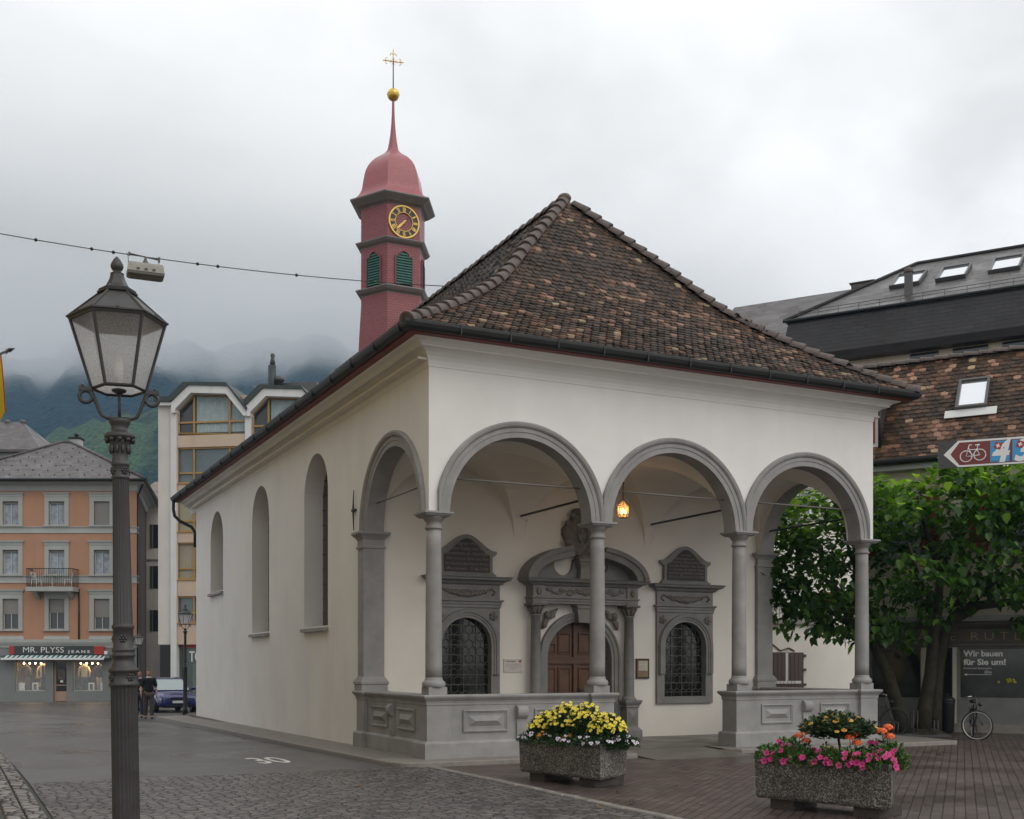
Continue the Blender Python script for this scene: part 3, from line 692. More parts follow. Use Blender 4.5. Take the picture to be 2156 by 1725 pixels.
ye = CL + 0.9
n0_ = len(rt.t)
lay_tiles(rt, lambda u, s: (-EX + RS * s, u), RS, lambda u, s: u > -EX + RF * s + 0.06, umin=-EX, umax=ye, width=0.2, arc_step=0.18)
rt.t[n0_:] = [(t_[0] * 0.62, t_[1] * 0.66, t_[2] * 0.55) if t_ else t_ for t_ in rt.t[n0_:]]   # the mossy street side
lay_tiles(rt, lambda u, s: (CW + EX - RS * s, u), RS, lambda u, s: u > -EX + RF * s + 0.06, umin=-EX, umax=ye, width=0.26, arc_step=0.22)
# deck under the tiles
N = 14; S_ = [i / N for i in range(N + 1)]
dk = []
for s in S_:
    z = pz(s) - 0.03
    dk.append([(-EX + RS * s, ye, z), (-EX + RS * s, -EX + RF * s, z), (CW + EX - RS * s, -EX + RF * s, z), (CW + EX - RS * s, ye, z)])
rt.loops(dk, False, False, False, mi=1)
rt.loops([[p for p in l] for l in [[(q[0][0], q[0][1], q[0][2]) for q in dk], [(q[3][0], q[3][1], q[3][2]) for q in dk]]], False, False, False, mi=1)
roof = cp(rt, 'roof', [M['tile'], M['underroof']], fix=False)
# ridge and hip caps: overlapping half-round tiles
def caps(pts, step=0.42, r=0.13, name='hip_cap'):
    mb = MB(); pts = [Vector(p) for p in pts]
    cum = [0.0]
    for a, b_ in zip(pts, pts[1:]): cum.append(cum[-1] + (b_ - a).length)
    def P(l):
        l = max(0, min(cum[-1], l))
        for i in range(len(pts) - 1):
            if l <= cum[i + 1] + 1e-9: return pts[i].lerp(pts[i + 1], (l - cum[i]) / max(1e-9, cum[i + 1] - cum[i]))
        return pts[-1]
    l = 0.0
    while l < cum[-1] - 0.3:
        a, b_ = P(l - 0.03), P(l + step + 0.03); d_ = (b_ - a).normalized(); sd_ = d_.cross(Vector((0, 0, 1))).normalized(); up = sd_.cross(d_)
        jit = random.uniform(-0.012, 0.012); L = []
        for t, rr, lift in ((0.0, r * 1.0, 0.045), (0.02, r * 1.1, 0.052), (0.15, r * 1.08, 0.048), (1.0, r * 0.86, 0.02)):
            c_ = a.lerp(b_, t) + up * (lift - 0.05) + sd_ * jit
            L.append([tuple(c_ + sd_ * (rr * cos(q)) + up * (rr * sin(q))) for q in [pi * k / 10 for k in range(11)]])
        q_ = random.uniform(0.8, 1.25)
        mb.loops(L, False, True, True, smooth=False)
        l += step * 0.92
    return mb
hipL = [(-EX + RS * s, -EX + RF * s, pz(s)) for s in S_]; hipR = [(CW + EX - RS * s, -EX + RF * s, pz(s)) for s in S_]
caps(hipL[0:]).build('hip_cap', M['ridge'], roof, world=True); caps(hipR, 0.36, 0.15).build('hip_cap', M['ridge'], roof, world=True)
caps([(CW / 2, YP + 0.12, ZR), (CW / 2, ye, ZR)]).build('ridge_cap', M['ridge'], roof, world=True)
b = MB(); b.ball((CW / 2, YP + 0.05, ZR + 0.03), 0.16, 10, 8, (1, 1.2, 0.75)); b.build('ridge_cap', M['ridge'], roof, world=True)
# ---- tie rods of wrought iron
def rod(a, b_, r, m):
    q = MB(); q.tube([a, b_], r, 8); return cp(q, 'tie_rod', m)
ZT = 4.98
for x0, x1 in ((CX1, CX2), (CX2, CX3), (CX3, CX4)):
    h = sqrt(RI ** 2 - (ZT - ZS) ** 2); xc = (x0 + x1) / 2; rod((xc - h - 0.02, 0.18, ZT), (xc + h + 0.02, 0.18, ZT), 0.017, M['rod'])
h = sqrt(RI ** 2 - (ZT - 0.08 - ZS) ** 2)
rod((0.18, YA - h - 0.02, ZT - 0.08), (0.18, YA + h + 0.02, ZT - 0.08), 0.017, M['rod']); rod((CW - 0.18, YA - h - 0.02, ZT - 0.12), (CW - 0.18, YA + h + 0.02, ZT - 0.12), 0.022, M['iron'])
for x in (CX2, CX3): rod((x, 0.30, 4.86), (x, YB + 0.01, 4.86), 0.024, M['iron'])
a = MB(); zc_ = on_x(748, 1075, 0); 
a.tube([(-0.035, zc_.y, zc_.z - 0.42), (-0.05, zc_.y, zc_.z), (-0.035, zc_.y, zc_.z + 0.42)], [0.008, 0.02, 0.008], 8); a.box(-0.06, 0.0, zc_.y - 0.09, zc_.y + 0.09, zc_.z - 0.025, zc_.z + 0.025)
cp(a, 'wall_anchor', M['iron'])
# ---- portal
PX = 5.03
def strip_sides(mb, pts, y0, y1, **k):
    n = len(pts); mb.add([(x, y0, z) for x, z in pts] + [(x, y1, z) for x, z in pts], [(i, (i + 1) % n, n + (i + 1) % n, n + i) for i in range(n)], **k)
def arch_pts(c, r, z0, zs, n=20): return [(c - r, z0)] + [(c - r * cos(pi * i / n), zs + r * sin(pi * i / n)) for i in range(n + 1)] + [(c + r, z0)]
def arch_ring(mb, c, zs, z0, prof, n=24, **k):
    """moulding that runs up both jambs and round the arch; prof = [(radius, y)]"""
    L = [[(c - r, y, z0) for r, y in prof]] + [[(c - r * cos(pi * i / n), y, zs + r * sin(pi * i / n)) for r, y in prof] for i in range(n + 1)] + [[(c + r, y, z0) for r, y in prof]]
    mb.loops(L, False, False, False, **k)
# the portal is a part; its pieces hang below it
p = MB()
arch_ring(p, PX, 1.78, -0.02, [(0.82, YB + 0.3), (0.82, YB - 0.05), (0.88, YB - 0.05), (0.89, YB - 0.075), (0.97, YB - 0.075), (0.98, YB - 0.10), (1.02, YB - 0.10), (1.03, YB + 0.01)])
p.box(PX - 1.02, PX - 0.82, YB - 0.11, YB + 0.1, -0.1, 0.22); p.box(PX + 0.82, PX + 1.02, YB - 0.11, YB + 0.1, -0.1, 0.22)
p.xz([(PX - 0.13, 2.57), (PX + 0.13, 2.57), (PX + 0.19, 2.98), (PX - 0.19, 2.98)], YB - 0.24, YB)
p.xz([(PX - 0.17, 2.88), (PX + 0.17, 2.88), (PX + 0.22, 2.98), (PX - 0.22, 2.98)], YB - 0.27, YB)
portal = cp(p, 'portal', M['stone_dk'])
yc_ = 3.31
for s in (-1, 1):
    x = PX + s * 1.19
    c = MB()
    c.mould(x - 0.15, x + 0.15, yc_ - 0.15, YB, [(0.07, -0.06), (0.07, 0.16), (0.03, 0.2), (0, 0.24), (0, 0.66), (0.02, 0.68), (0.02, 0.72), (0.05, 0.76), (0.07, 0.80), (0.07, 0.84)])
    c.add([(x - 0.11, yc_ - 0.152, 0.29), (x + 0.11, yc_ - 0.152, 0.29), (x + 0.11, yc_ - 0.152, 0.62), (x - 0.11, yc_ - 0.152, 0.62), (x, yc_ - 0.20, 0.455)], [(0, 1, 4), (1, 2, 4), (2, 3, 4), (3, 0, 4)])
    c.lathe(x, yc_, [(0.16, 0.83), (0.17, 0.86), (0.15, 0.885), (0.125, 0.91), (0.118, 0.94), (0.118, 1.5), (0.103, 2.70), (0.118, 2.705), (0.118, 2.73), (0.10, 2.735)], 20)
    o = c.build('portal_column', M['stone_dk'], portal, world=True)
    c = MB(); c.lathe(x, yc_, [(0.10, 2.735), (0.105, 2.80), (0.15, 2.90), (0.14, 2.93)], 16)
    for k in range(8):
        a = 2 * pi * k / 8
        c.tube([(x + 0.10 * cos(a), yc_ + 0.10 * sin(a), 2.74), (x + 0.13 * cos(a), yc_ + 0.13 * sin(a), 2.83), (x + 0.19 * cos(a), yc_ + 0.19 * sin(a), 2.90), (x + 0.18 * cos(a), yc_ + 0.18 * sin(a), 2.865)], [0.02, 0.028, 0.02, 0.012], 6)
    c.mould(x - 0.14, x + 0.14, yc_ - 0.14, yc_ + 0.18, [(0.03, 2.915), (0.05, 2.93), (0.05, 2.97)])
    c.build('portal_capital', M['carve'], portal, world=True)
    # winged head in the spandrel
    c = MB(); hx, hz = PX + s * 0.86, 2.72
    c.ball((hx, YB - 0.10, hz), 0.085, 10, 8, (0.9, 1.0, 1.15))
    c.ball((hx + s * 0.0, YB - 0.175, hz - 0.015), 0.022, 6, 5)
    for k, (ax, az) in enumerate(((-0.30, 0.16), (0.12, -0.30))):
        for t in range(4):
            q = 0.03 * t
            c.tube([(hx + s * (-0.03), YB - 0.07, hz - 0.02 * t), (hx + s * (ax * 0.55), YB - 0.10, hz + az * 0.5 - q), (hx + s * ax * (1 - 0.12 * t), YB - 0.04, hz + az * (1 - 0.08 * t) - q * 0.7)], [0.045, 0.05, 0.012], 6)
    c.build('winged_head', M['carve'], portal, world=True)
e = MB()
e.mould(PX - 1.32, PX + 1.32, yc_ - 0.13, YB + 0.05, [(0.0, 2.97), (0.0, 3.02), (0.02, 3.025), (0.02, 3.07), (0.05, 3.09), (0.05, 3.115), (-0.01, 3.12), (-0.01, 3.35), (0.05, 3.37), (0.09, 3.41), (0.18, 3.44), (0.20, 3.47), (0.24, 3.51)])
for s in (-1, 1): e.mould(PX + s * 1.19 - 0.14, PX + s * 1.19 + 0.14, yc_ - 0.155, YB, [(0, 2.972), (0, 3.36)])
e.build('entablature', M['stone_dk'], portal, world=True)
e = MB()                                          # carved scrollwork of the frieze
for s in (-1, 1):
    for k in range(9):
        x = PX + s * (0.12 + 0.1 * k); zz = 3.235 + 0.05 * sin(k * 1.7)
        e.ball((x, yc_ - 0.125, zz), 0.045 + 0.012 * cos(k * 2.3), 8, 6, (1.5, 0.5, 0.9))
    e.tube([(PX + s * 0.1, yc_ - 0.13, 3.2), (PX + s * 0.4, yc_ - 0.135, 3.28), (PX + s * 0.7, yc_ - 0.13, 3.19), (PX + s * 0.95, yc_ - 0.13, 3.27)], 0.018, 6)
    e.ball((PX + s * 1.19, yc_ - 0.165, 3.235), 0.07, 8, 6, (0.9, 0.5, 1.2))
e.ball((PX, yc_ - 0.13, 3.235), 0.09, 10, 8, (1.3, 0.5, 0.9))
e.build('frieze_carving', M['carve'], portal, world=True)
for s in (-1, 1):                                 # the two horns of the broken pediment
    c = MB(); A0, B0, A1, B1 = 1.53, 0.76, 1.27, 0.52
    t0 = math.acos(0.42 / A0)
    N = 16
    for (a0, b0, a1, b1, yf) in ((A0, B0, A0 - 0.1, B0 - 0.1, yc_ - 0.34), (A0 - 0.1, B0 - 0.1, A1, B1, yc_ - 0.27)):
        L = []
        for i in range(N + 1):
            t = t0 * i / N
            xo, zo, xi, zi = a0 * cos(t), b0 * sin(t), a1 * cos(t), b1 * sin(t)
            L.append([(PX + s * xo, yf, 3.505 + zo), (PX + s * xi, yf + 0.02, 3.505 + zi), (PX + s * xi, YB, 3.505 + zi), (PX + s * xo, YB, 3.505 + zo)])
        c.loops(L, True, True, True)
    # tympanum with the scooped edge
    pts = [(A1 * cos(t0 * i / N), B1 * sin(t0 * i / N)) for i in range(N + 1)]
    pts += [(0.66, 0.40)] + [(0.45 + 0.24 * cos(q), 0.34 + 0.24 * sin(q)) for q in [0.2 - i * (pi * 0.92) / 8 for i in range(9)]] + [(0.20, 0.40), (0.0, 0.42), (0.0, 0.0)]
    c.xz([(PX + s * x, 3.51 + z) for x, z in pts], YB - 0.10, YB)
    c.build('broken_pediment', M['stone_dk'], portal, world=True)
c = MB()                                          # coat of arms on its little pedestal
c.mould(PX - 0.13, PX + 0.13, YB - 0.30, YB, [(0.03, 3.52), (0.0, 3.6), (-0.02, 3.78), (0.03, 3.9), (0.06, 3.93), (0.06, 3.96)])
c.build('crest_pedestal', M['stone_dk'], portal, world=True)
c = MB(); zc_ = 4.52; N = 28; L = []
def crest_r(a):
    return 1.16 * (0.36 + 0.035 * cos(4 * a) + 0.02 * sin(7 * a)) * (1.0 if sin(a) > 0 else 0.96)
for k, (f, y) in enumerate(((1.0, YB), (1.0, YB - 0.10), (0.94, YB - 0.17), (0.80, YB - 0.19), (0.74, YB - 0.13), (0.70, YB - 0.12), (0.5, YB - 0.155), (0.2, YB - 0.175), (0.02, YB - 0.18))):
    L.append([(PX + crest_r(a) * f * cos(a), y, zc_ + 1.28 * crest_r(a) * f * sin(a)) for a in [2 * pi * i / N for i in range(N)]])
c.loops(L, True, True, True, smooth=True)
for a in (0.5, 1.0, 1.57, 2.14, 2.64, 3.5, 4.1, 5.3, 5.9):
    c.ball((PX + 0.40 * cos(a), YB - 0.15, zc_ + 0.51 * sin(a)), 0.08, 8, 6, (1.1, 0.7, 1))
for s in (-1, 1):
    c.tube([(PX + s * 0.05, YB - 0.17, zc_ + 0.05), (PX + s * 0.1, YB - 0.19, zc_ + 0.12), (PX + s * 0.14, YB - 0.19, zc_ - 0.02), (PX + s * 0.06, YB - 0.19, zc_ - 0.18)], 0.022, 6)
c.lathe(PX, YB - 0.14, [(0.19, zc_ + 0.44), (0.24, zc_ + 0.53), (0.2, zc_ + 0.57)], 14)
c.lathe(PX, YB - 0.16, [(0.2, 3.955), (0.17, 4.02), (0.12, 4.08)], 14)
c.build('coat_of_arms', M['carve'], portal, world=True)
# door: two leaves of panelled oak under an arched head
d = MB(); yd = YB + 0.22
d.xz(arch_pts(PX, 0.825, -0.02, 1.78), yd, yd + 0.06)
def panel(x0, x1, z0, z1, e=0.05):
    d.loops([[(x0, yd - 0.001, z0), (x1, yd - 0.001, z0), (x1, yd - 0.001, z1), (x0, yd - 0.001, z1)], [(x0, yd - 0.03, z0), (x1, yd - 0.03, z0), (x1, yd - 0.03, z1), (x0, yd - 0.03, z1)],
             [(x0 + e * .5, yd - 0.03, z0 + e * .5), (x1 - e * .5, yd - 0.03, z0 + e * .5), (x1 - e * .5, yd - 0.03, z1 - e * .5), (x0 + e * .5, yd - 0.03, z1 - e * .5)],
             [(x0 + e, yd - 0.008, z0 + e), (x1 - e, yd - 0.008, z0 + e), (x1 - e, yd - 0.008, z1 - e), (x0 + e, yd - 0.008, z1 - e)]], True, False, False)
    d.add([(x0 + e, yd - 0.008, z0 + e), (x1 - e, yd - 0.008, z0 + e), (x1 - e, yd - 0.008, z1 - e), (x0 + e, yd - 0.008, z1 - e), ], [(0, 1, 2, 3)])
d.box(PX - 0.82, PX + 0.82, yd - 0.06, yd, 1.66, 1.80); d.box(PX - 0.82, PX + 0.82, yd - 0.075, yd, 1.78, 1.81)
for s in (-1, 1):
    for x0, x1 in ((0.10, 0.42), (0.48, 0.76)):
        a, b_ = sorted((PX + s * x0, PX + s * x1))
        panel(a, b_, 0.15, 0.75); panel(a, b_, 0.85, 1.58); panel(a, b_, 1.88, 2.12 if x0 > 0.3 else 2.36)
d.box(PX - 0.045, PX + 0.045, yd - 0.05, yd, 0.0, 2.58)
d.build('door', M['wood'], portal, world=True)
k = MB(); k.tube([(PX + 0.11, yd - 0.03, 1.06), (PX + 0.11, yd - 0.09, 1.06), (PX + 0.2, yd - 0.09, 1.05)], 0.012, 8); k.box(PX + 0.085, PX + 0.135, yd - 0.04, yd - 0.028, 0.95, 1.12)
k.build('door_handle', M['iron'], portal, world=True)

# ---- the two memorial windows beside the door
def memorial(cx, lines, dim):
    hw = 0.785; f = MB(); y = YB - 0.07
    f.plate(cx - hw, cx + hw, 0.74, 3.36, [(cx - 0.58, cx + 0.58, 0.90, 2.06, True)], y, reveal=0.22)
    strip_sides(f, [(cx - hw, 0.74), (cx + hw, 0.74), (cx + hw, 3.36), (cx - hw, 3.36)], y, YB + 0.01)
    arch_ring(f, cx, 2.06, 1.43, [(0.575, y + 0.01), (0.575, y - 0.03), (0.63, y - 0.03), (0.635, y - 0.05), (0.675, y - 0.05), (0.685, y - 0.075), (0.74, y - 0.085), (0.755, y)])
    f.mould(cx - hw - 0.0, cx + hw + 0.0, y - 0.01, YB, [(0.0, 2.845), (0.015, 2.86), (0.015, 2.91), (0.03, 2.93), (0.03, 2.97), (0.065, 2.99), (0.065, 3.025), (0.0, 3.03)])
    f.mould(cx - hw - 0.0, cx + hw + 0.0, y - 0.01, YB, [(0.0, 3.34), (0.05, 3.36), (0.08, 3.40), (0.18, 3.44), (0.19, 3.47), (0.225, 3.50), (0.225, 3.505)])
    c = f; f.mi = 1                               # garland of the frieze, flowers in the spandrels
    for k_ in range(-6, 7):
        x = cx + k_ * 0.075; z = 3.2 - 0.05 * (1 - (k_ / 6) ** 2) + 0.01 * sin(k_ * 4); rr = 0.035 + 0.045 * (1 - abs(k_) / 7)
        c.ball((x, y - 0.02, z), rr, 8, 6, (1, 0.6, 1)); c.ball((x + 0.02, y - 0.035, z + rr * 0.6), rr * 0.55, 7, 5)
    for s in (-1, 1):
        c.tube([(cx + s * 0.45, y - 0.01, 3.2), (cx + s * 0.6, y - 0.02, 3.26), (cx + s * 0.68, y - 0.01, 3.18), (cx + s * 0.6, y, 3.12)], 0.022, 6)
        for k_ in range(5):
            a = k_ * 1.257; c.ball((cx + s * 0.63 + 0.06 * cos(a), y - 0.02, 2.68 + 0.06 * sin(a)), 0.045, 7, 5, (1, 0.6, 1))
        c.ball((cx + s * 0.63, y - 0.045, 2.68), 0.04, 7, 5)
    o = cp(f, 'memorial_window', [M['stone_dk'], M['carve']])
    g = MB(); g.xz(arch_pts(cx, 0.585, 0.89, 2.06), YB + 0.10, YB + 0.115); g.build('pane', M['glassdark'], o, world=True)
    l_ = MB(); r = 0.098; yl = YB + 0.092
    def inside(x, z): return abs(x - cx) < 0.575 and z > 0.90 and (z < 2.06 or (x - cx) ** 2 + (z - 2.06) ** 2 < 0.575 ** 2)
    def bar(a, b_, wd):
        if not (inside(*a) and inside(*b_)): return
        dx, dz = b_[0] - a[0], b_[1] - a[1]; n = hypot(dx, dz); nx_, nz_ = -dz / n * wd, dx / n * wd
        l_.add([(a[0] + nx_, yl, a[1] + nz_), (b_[0] + nx_, yl, b_[1] + nz_), (b_[0] - nx_, yl, b_[1] - nz_), (a[0] - nx_, yl, a[1] - nz_),
                (a[0], yl - 0.006, a[1]), (b_[0], yl - 0.006, b_[1])], [(0, 1, 5, 4), (3, 2, 5, 4)])
    row = 0; z = 0.98
    while z < 2.66:
        x = cx - 0.66 + (r * 0.9 if row % 2 else 0)
        while x < cx + 0.66:
            for k_ in range(6):
                a0, a1 = pi / 6 + k_ * pi / 3, pi / 6 + (k_ + 1) * pi / 3
                bar((x + r * cos(a0), z + r * sin(a0)), (x + r * cos(a1), z + r * sin(a1)), 0.0055)
            x += r * 1.8
        z += r * 1.6; row += 1
    l_.build('leading', M['lead'], o, world=True, fix=False)
    l_ = MB(); z = 1.0
    while z < 2.6:
        h = 0.575 if z < 2.06 else sqrt(max(0, 0.575 ** 2 - (z - 2.06) ** 2))
        l_.box(cx - h, cx + h, YB + 0.075, YB + 0.088, z - 0.006, z + 0.006); z += 0.212
    for s in (-0.29, 0.0, 0.29):
        l_.box(cx + s - 0.006, cx + s + 0.006, YB + 0.078, YB + 0.09, 0.9, 2.06 + sqrt(0.575 ** 2 - s * s))
    l_.build('window_bar', M['lead'], o, world=True)
    # inscription tablet with ogee head
    def ogee(h, e):
        pts = []
        for k_ in range(21):
            t = -1 + k_ / 10; x = t * h
            pts.append((cx + x, 4.06 - e + 0.34 * (0.5 + 0.5 * cos(pi * min(1, abs(t) / 0.93))) ** 0.85))
        return pts
    tb = MB()
    top = ogee(0.70, 0.0)
    tb.xz([(cx - 0.66, 3.505), (cx - 0.66, 3.56), (cx - 0.60, 3.62), (cx - 0.60, 3.93), (cx - 0.66, 3.97), (cx - 0.70, 4.0)] + top + [(cx + 0.70, 4.0), (cx + 0.66, 3.97), (cx + 0.60, 3.93), (cx + 0.60, 3.62), (cx + 0.66, 3.56), (cx + 0.66, 3.505)][::1], YB - 0.10, YB)
    tb.box(cx - 0.68, cx + 0.68, YB - 0.12, YB, 3.506, 3.56)
    t_ = tb.build('tablet', M['stone_dk'], o, world=True)
    ins = MB(); tp = [(cx + (x - cx) * 0.80, z - 0.085) for x, z in top]
    ins.xz([(cx - 0.53, 3.60)] + [(max(cx - 0.53, min(cx + 0.53, x)), z) for x, z in tp] + [(cx + 0.53, 3.60)], YB - 0.112, YB - 0.09)
    ins.build('inscription_slab', M['plaque'], o, world=True)
    for i, (tx, sz) in enumerate(lines):
        q = lettering(tx, sz, 'inscription', M['letter_dim'], o, (0, 0, 0), depth=0.001, align='CENTER')
        q.location = WM(o).inverted() @ Vector((cx, YB - 0.1135, 4.17 - i * dim))
        mw = 0.98 if i else 0.72
        wd = max(1e-3, q.dimensions.x if q.dimensions.x else 1.0)
        xs_ = [vv.co.x for vv in q.data.vertices]; wd = max(xs_) - min(xs_)
        if i >= 1 or wd > mw: q.scale.x = mw / wd
    return o
memorial(2.25, [('unserem Wolk', 0.10), ('die alte Treue und Kraft', 0.10), ('bezeichnen als Vaterland', 0.10), ('Ehre unsrem Gott und Alle', 0.085), ('Im Namen des Herrn Amen', 0.085), ('Anno 1620', 0.08)], 0.105)
memorial(7.845, [('Gott dem', 0.075), ('Allmächtigen zur Ehre', 0.075), ('ist dieses Haus erbauet', 0.075), ('von den Bürgern der Stadt', 0.075), ('in Zeiten grosser Not', 0.075), ('und ihm geweihet worden', 0.075), ('Anno Domini 1620', 0.075)], 0.084)
# ---- bell turret on the ridge
TX, TY, TR = 5.17, 15.764, 1.08
HEX0 = radians(0)                                 # corners on the ridge's cross axis
def shingle_mat(name, c0, c1, rough, bw=0.15, bh=0.11):
    m = mat(name, c0, rough); n, l, b = nodes_of(m)
    g = n.new('ShaderNodeNewGeometry'); s = n.new('ShaderNodeSeparateXYZ'); l.new(g.outputs['Position'], s.inputs[0])
    an = nmath(n, l, 'ARCTAN2', nmath(n, l, 'SUBTRACT', s.outputs[1], TY), nmath(n, l, 'SUBTRACT', s.outputs[0], TX))
    cb = n.new('ShaderNodeCombineXYZ'); l.new(an, cb.inputs[0]); l.new(s.outputs[2], cb.inputs[1])
    k = n.new('ShaderNodeTexBrick'); k.inputs['Scale'].default_value = 1; k.inputs['Brick Width'].default_value = bw; k.inputs['Row Height'].default_value = bh; k.inputs['Mortar Size'].default_value = 0.012; k.inputs['Mortar Smooth'].default_value = 0.6
    k.inputs['Color1'].default_value = (0, 0, 0, 1); k.inputs['Color2'].default_value = (1, 1, 1, 1); l.new(cb.outputs[0], k.inputs['Vector'])
    sc_ = n.new('ShaderNodeSeparateColor'); l.new(k.outputs['Color'], sc_.inputs[0])
    l.new(nramp(n, l, nmath(n, l, 'MULTIPLY', nmath(n, l, 'SUBTRACT', 1.0, nmath(n, l, 'MULTIPLY', k.outputs['Fac'], 0.55)), nmath(n, l, 'ADD', 0.75, nmath(n, l, 'MULTIPLY', sc_.outputs[0], 0.25))), [(0.35, c0), (1.0, c1)]), b.inputs['Base Color'])
    bp = n.new('ShaderNodeBump'); bp.inputs['Strength'].default_value = 0.35; bp.inputs['Distance'].default_value = 0.012; l.new(nmath(n, l, 'SUBTRACT', nmath(n, l, 'MULTIPLY', sc_.outputs[0], 0.5), k.outputs['Fac']), bp.inputs['Height']); l.new(bp.outputs[0], b.inputs['Normal'])
    return m
M['shingle'] = shingle_mat('red_painted_shingles', (0.15, 0.034, 0.039), (0.275, 0.068, 0.075), 0.45, 0.10, 0.08)
M['dome'] = shingle_mat('red_dome_shingles', (0.25, 0.065, 0.073), (0.37, 0.105, 0.115), 0.30, 0.10, 0.08)
M['cornice_t'] = mat('grey_turret_cornice', (0.20, 0.185, 0.178), 0.5, 0.12, 5)
M['louvre'] = mat('green_louvre_paint', (0.028, 0.115, 0.085), 0.5, 0.2, 6)
def hexl(r, z): return [(TX + r * cos(HEX0 + pi * k / 3), TY + r * sin(HEX0 + pi * k / 3), z) for k in range(6)]
t = MB()
HZ3 = 16.1
t.loops([hexl(TR * 1.10, 11.0), hexl(TR * 1.06, 12.0), hexl(TR * 1.0, 13.0), hexl(TR, HZ3)], True, False, False)
turret = cp(t, 'bell_turret', M['shingle'])
def hcorn(prof, name='turret_cornice'):
    c = MB(); c.loops([hexl(TR + o, z) for o, z in prof], True, True, True); return c.build(name, M['cornice_t'], turret, world=True)
hcorn([(o, 13.46 - (13.66 - z) * 0.62) for o, z in [(-0.05, 13.34), (0.0, 13.34), (0.03, 13.40), (0.10, 13.46), (0.16, 13.56), (0.19, 13.62), (0.19, 13.66), (0.02, 13.76)]])
hcorn([(o, 14.95 - (15.29 - z) * 0.55) for o, z in [(-0.05, 14.97), (0.0, 14.97), (0.03, 15.03), (0.10, 15.09), (0.16, 15.18), (0.19, 15.25), (0.19, 15.29), (0.02, 15.38)]])
hcorn([(o, 16.31 - (16.64 - z) * 0.60) for o, z in [(-0.05, 16.17), (0.0, 16.17), (0.04, 16.23), (0.14, 16.30), (0.24, 16.42), (0.33, 16.52), (0.37, 16.58), (0.37, 16.64), (0.1, 16.7)]])
dm = MB()
dkey = [(1.37, 16.33), (1.22, 16.43), (1.07, 16.66), (1.01, 16.97), (0.936, 17.30), (0.80, 17.57), (0.58, 17.80), (0.337, 17.97), (0.20, 18.13), (0.13, 18.45), (0.092, 18.72), (0.055, 19.2), (0.038, 19.78)]
dprof = []
for i in range(len(dkey) - 1):                    # Catmull-Rom through the surveyed outline
    p0, p1, p2, p3 = dkey[max(0, i - 1)], dkey[i], dkey[i + 1], dkey[min(len(dkey) - 1, i + 2)]
    for k in range(4):
        t_ = k / 4; dprof.append(tuple(0.5 * (2 * q1 + (q2 - q0) * t_ + (2 * q0 - 5 * q1 + 4 * q2 - q3) * t_ * t_ + (3 * q1 - q0 - 3 * q2 + q3) * t_ ** 3) for q0, q1, q2, q3 in zip(p0, p1, p2, p3)))
dprof.append(dkey[-1])
dm.loops([hexl(r, z) for r, z in dprof], True, True, True); dm.build('onion_dome', M['dome'], turret, world=True)
b = MB(); b.ball((TX, TY, 19.93), 0.195, 20, 14); b.lathe(TX, TY, [(0.2, 19.915), (0.205, 19.93), (0.2, 19.945)], 20); b.build('gilt_ball', M['gold'], turret, world=True)
cr = MB(); ztop = 21.38
cr.tube([(TX, TY, 20.1), (TX, TY, 21.0)], 0.018, 6, mi=1)
zc_ = 21.0; dx_, dy_ = RA, -RB                    # the arms stand across the street's line of sight
dx_, dy_ = cos(radians(-12)), sin(radians(-12))
cr.tube([(TX, TY, 20.95), (TX, TY, ztop)], 0.016, 6)
cr.tube([(TX - 0.33 * dx_, TY - 0.33 * dy_, zc_), (TX + 0.33 * dx_, TY + 0.33 * dy_, zc_)], 0.016, 6)
for s in (-1, 1):
    for k in (-1, 1):
        cr.tube([(TX + s * 0.20 * dx_, TY + s * 0.20 * dy_, zc_), (TX + s * 0.25 * dx_, TY + s * 0.25 * dy_, zc_ + k * 0.035), (TX + s * 0.24 * dx_, TY + s * 0.24 * dy_, zc_ + k * 0.085), (TX + s * 0.19 * dx_, TY + s * 0.19 * dy_, zc_ + k * 0.10)], 0.012, 5)
    cr.tube([(TX, TY, 21.2), (TX + s * 0.035 * dx_, TY + s * 0.035 * dy_, 21.25), (TX + s * 0.09 * dx_, TY + s * 0.09 * dy_, 21.24), (TX + s * 0.10 * dx_, TY + s * 0.10 * dy_, 21.18)], 0.012, 5)
for k in range(8):
    a = pi / 8 + k * pi / 4; cr.tube([(TX, TY, zc_), (TX + 0.13 * cos(a) * dx_, TY + 0.13 * cos(a) * dy_, zc_ + 0.13 * sin(a))], 0.006, 4)
cr.build('cross', [M['goldpaint'], M['iron']], turret, world=True)
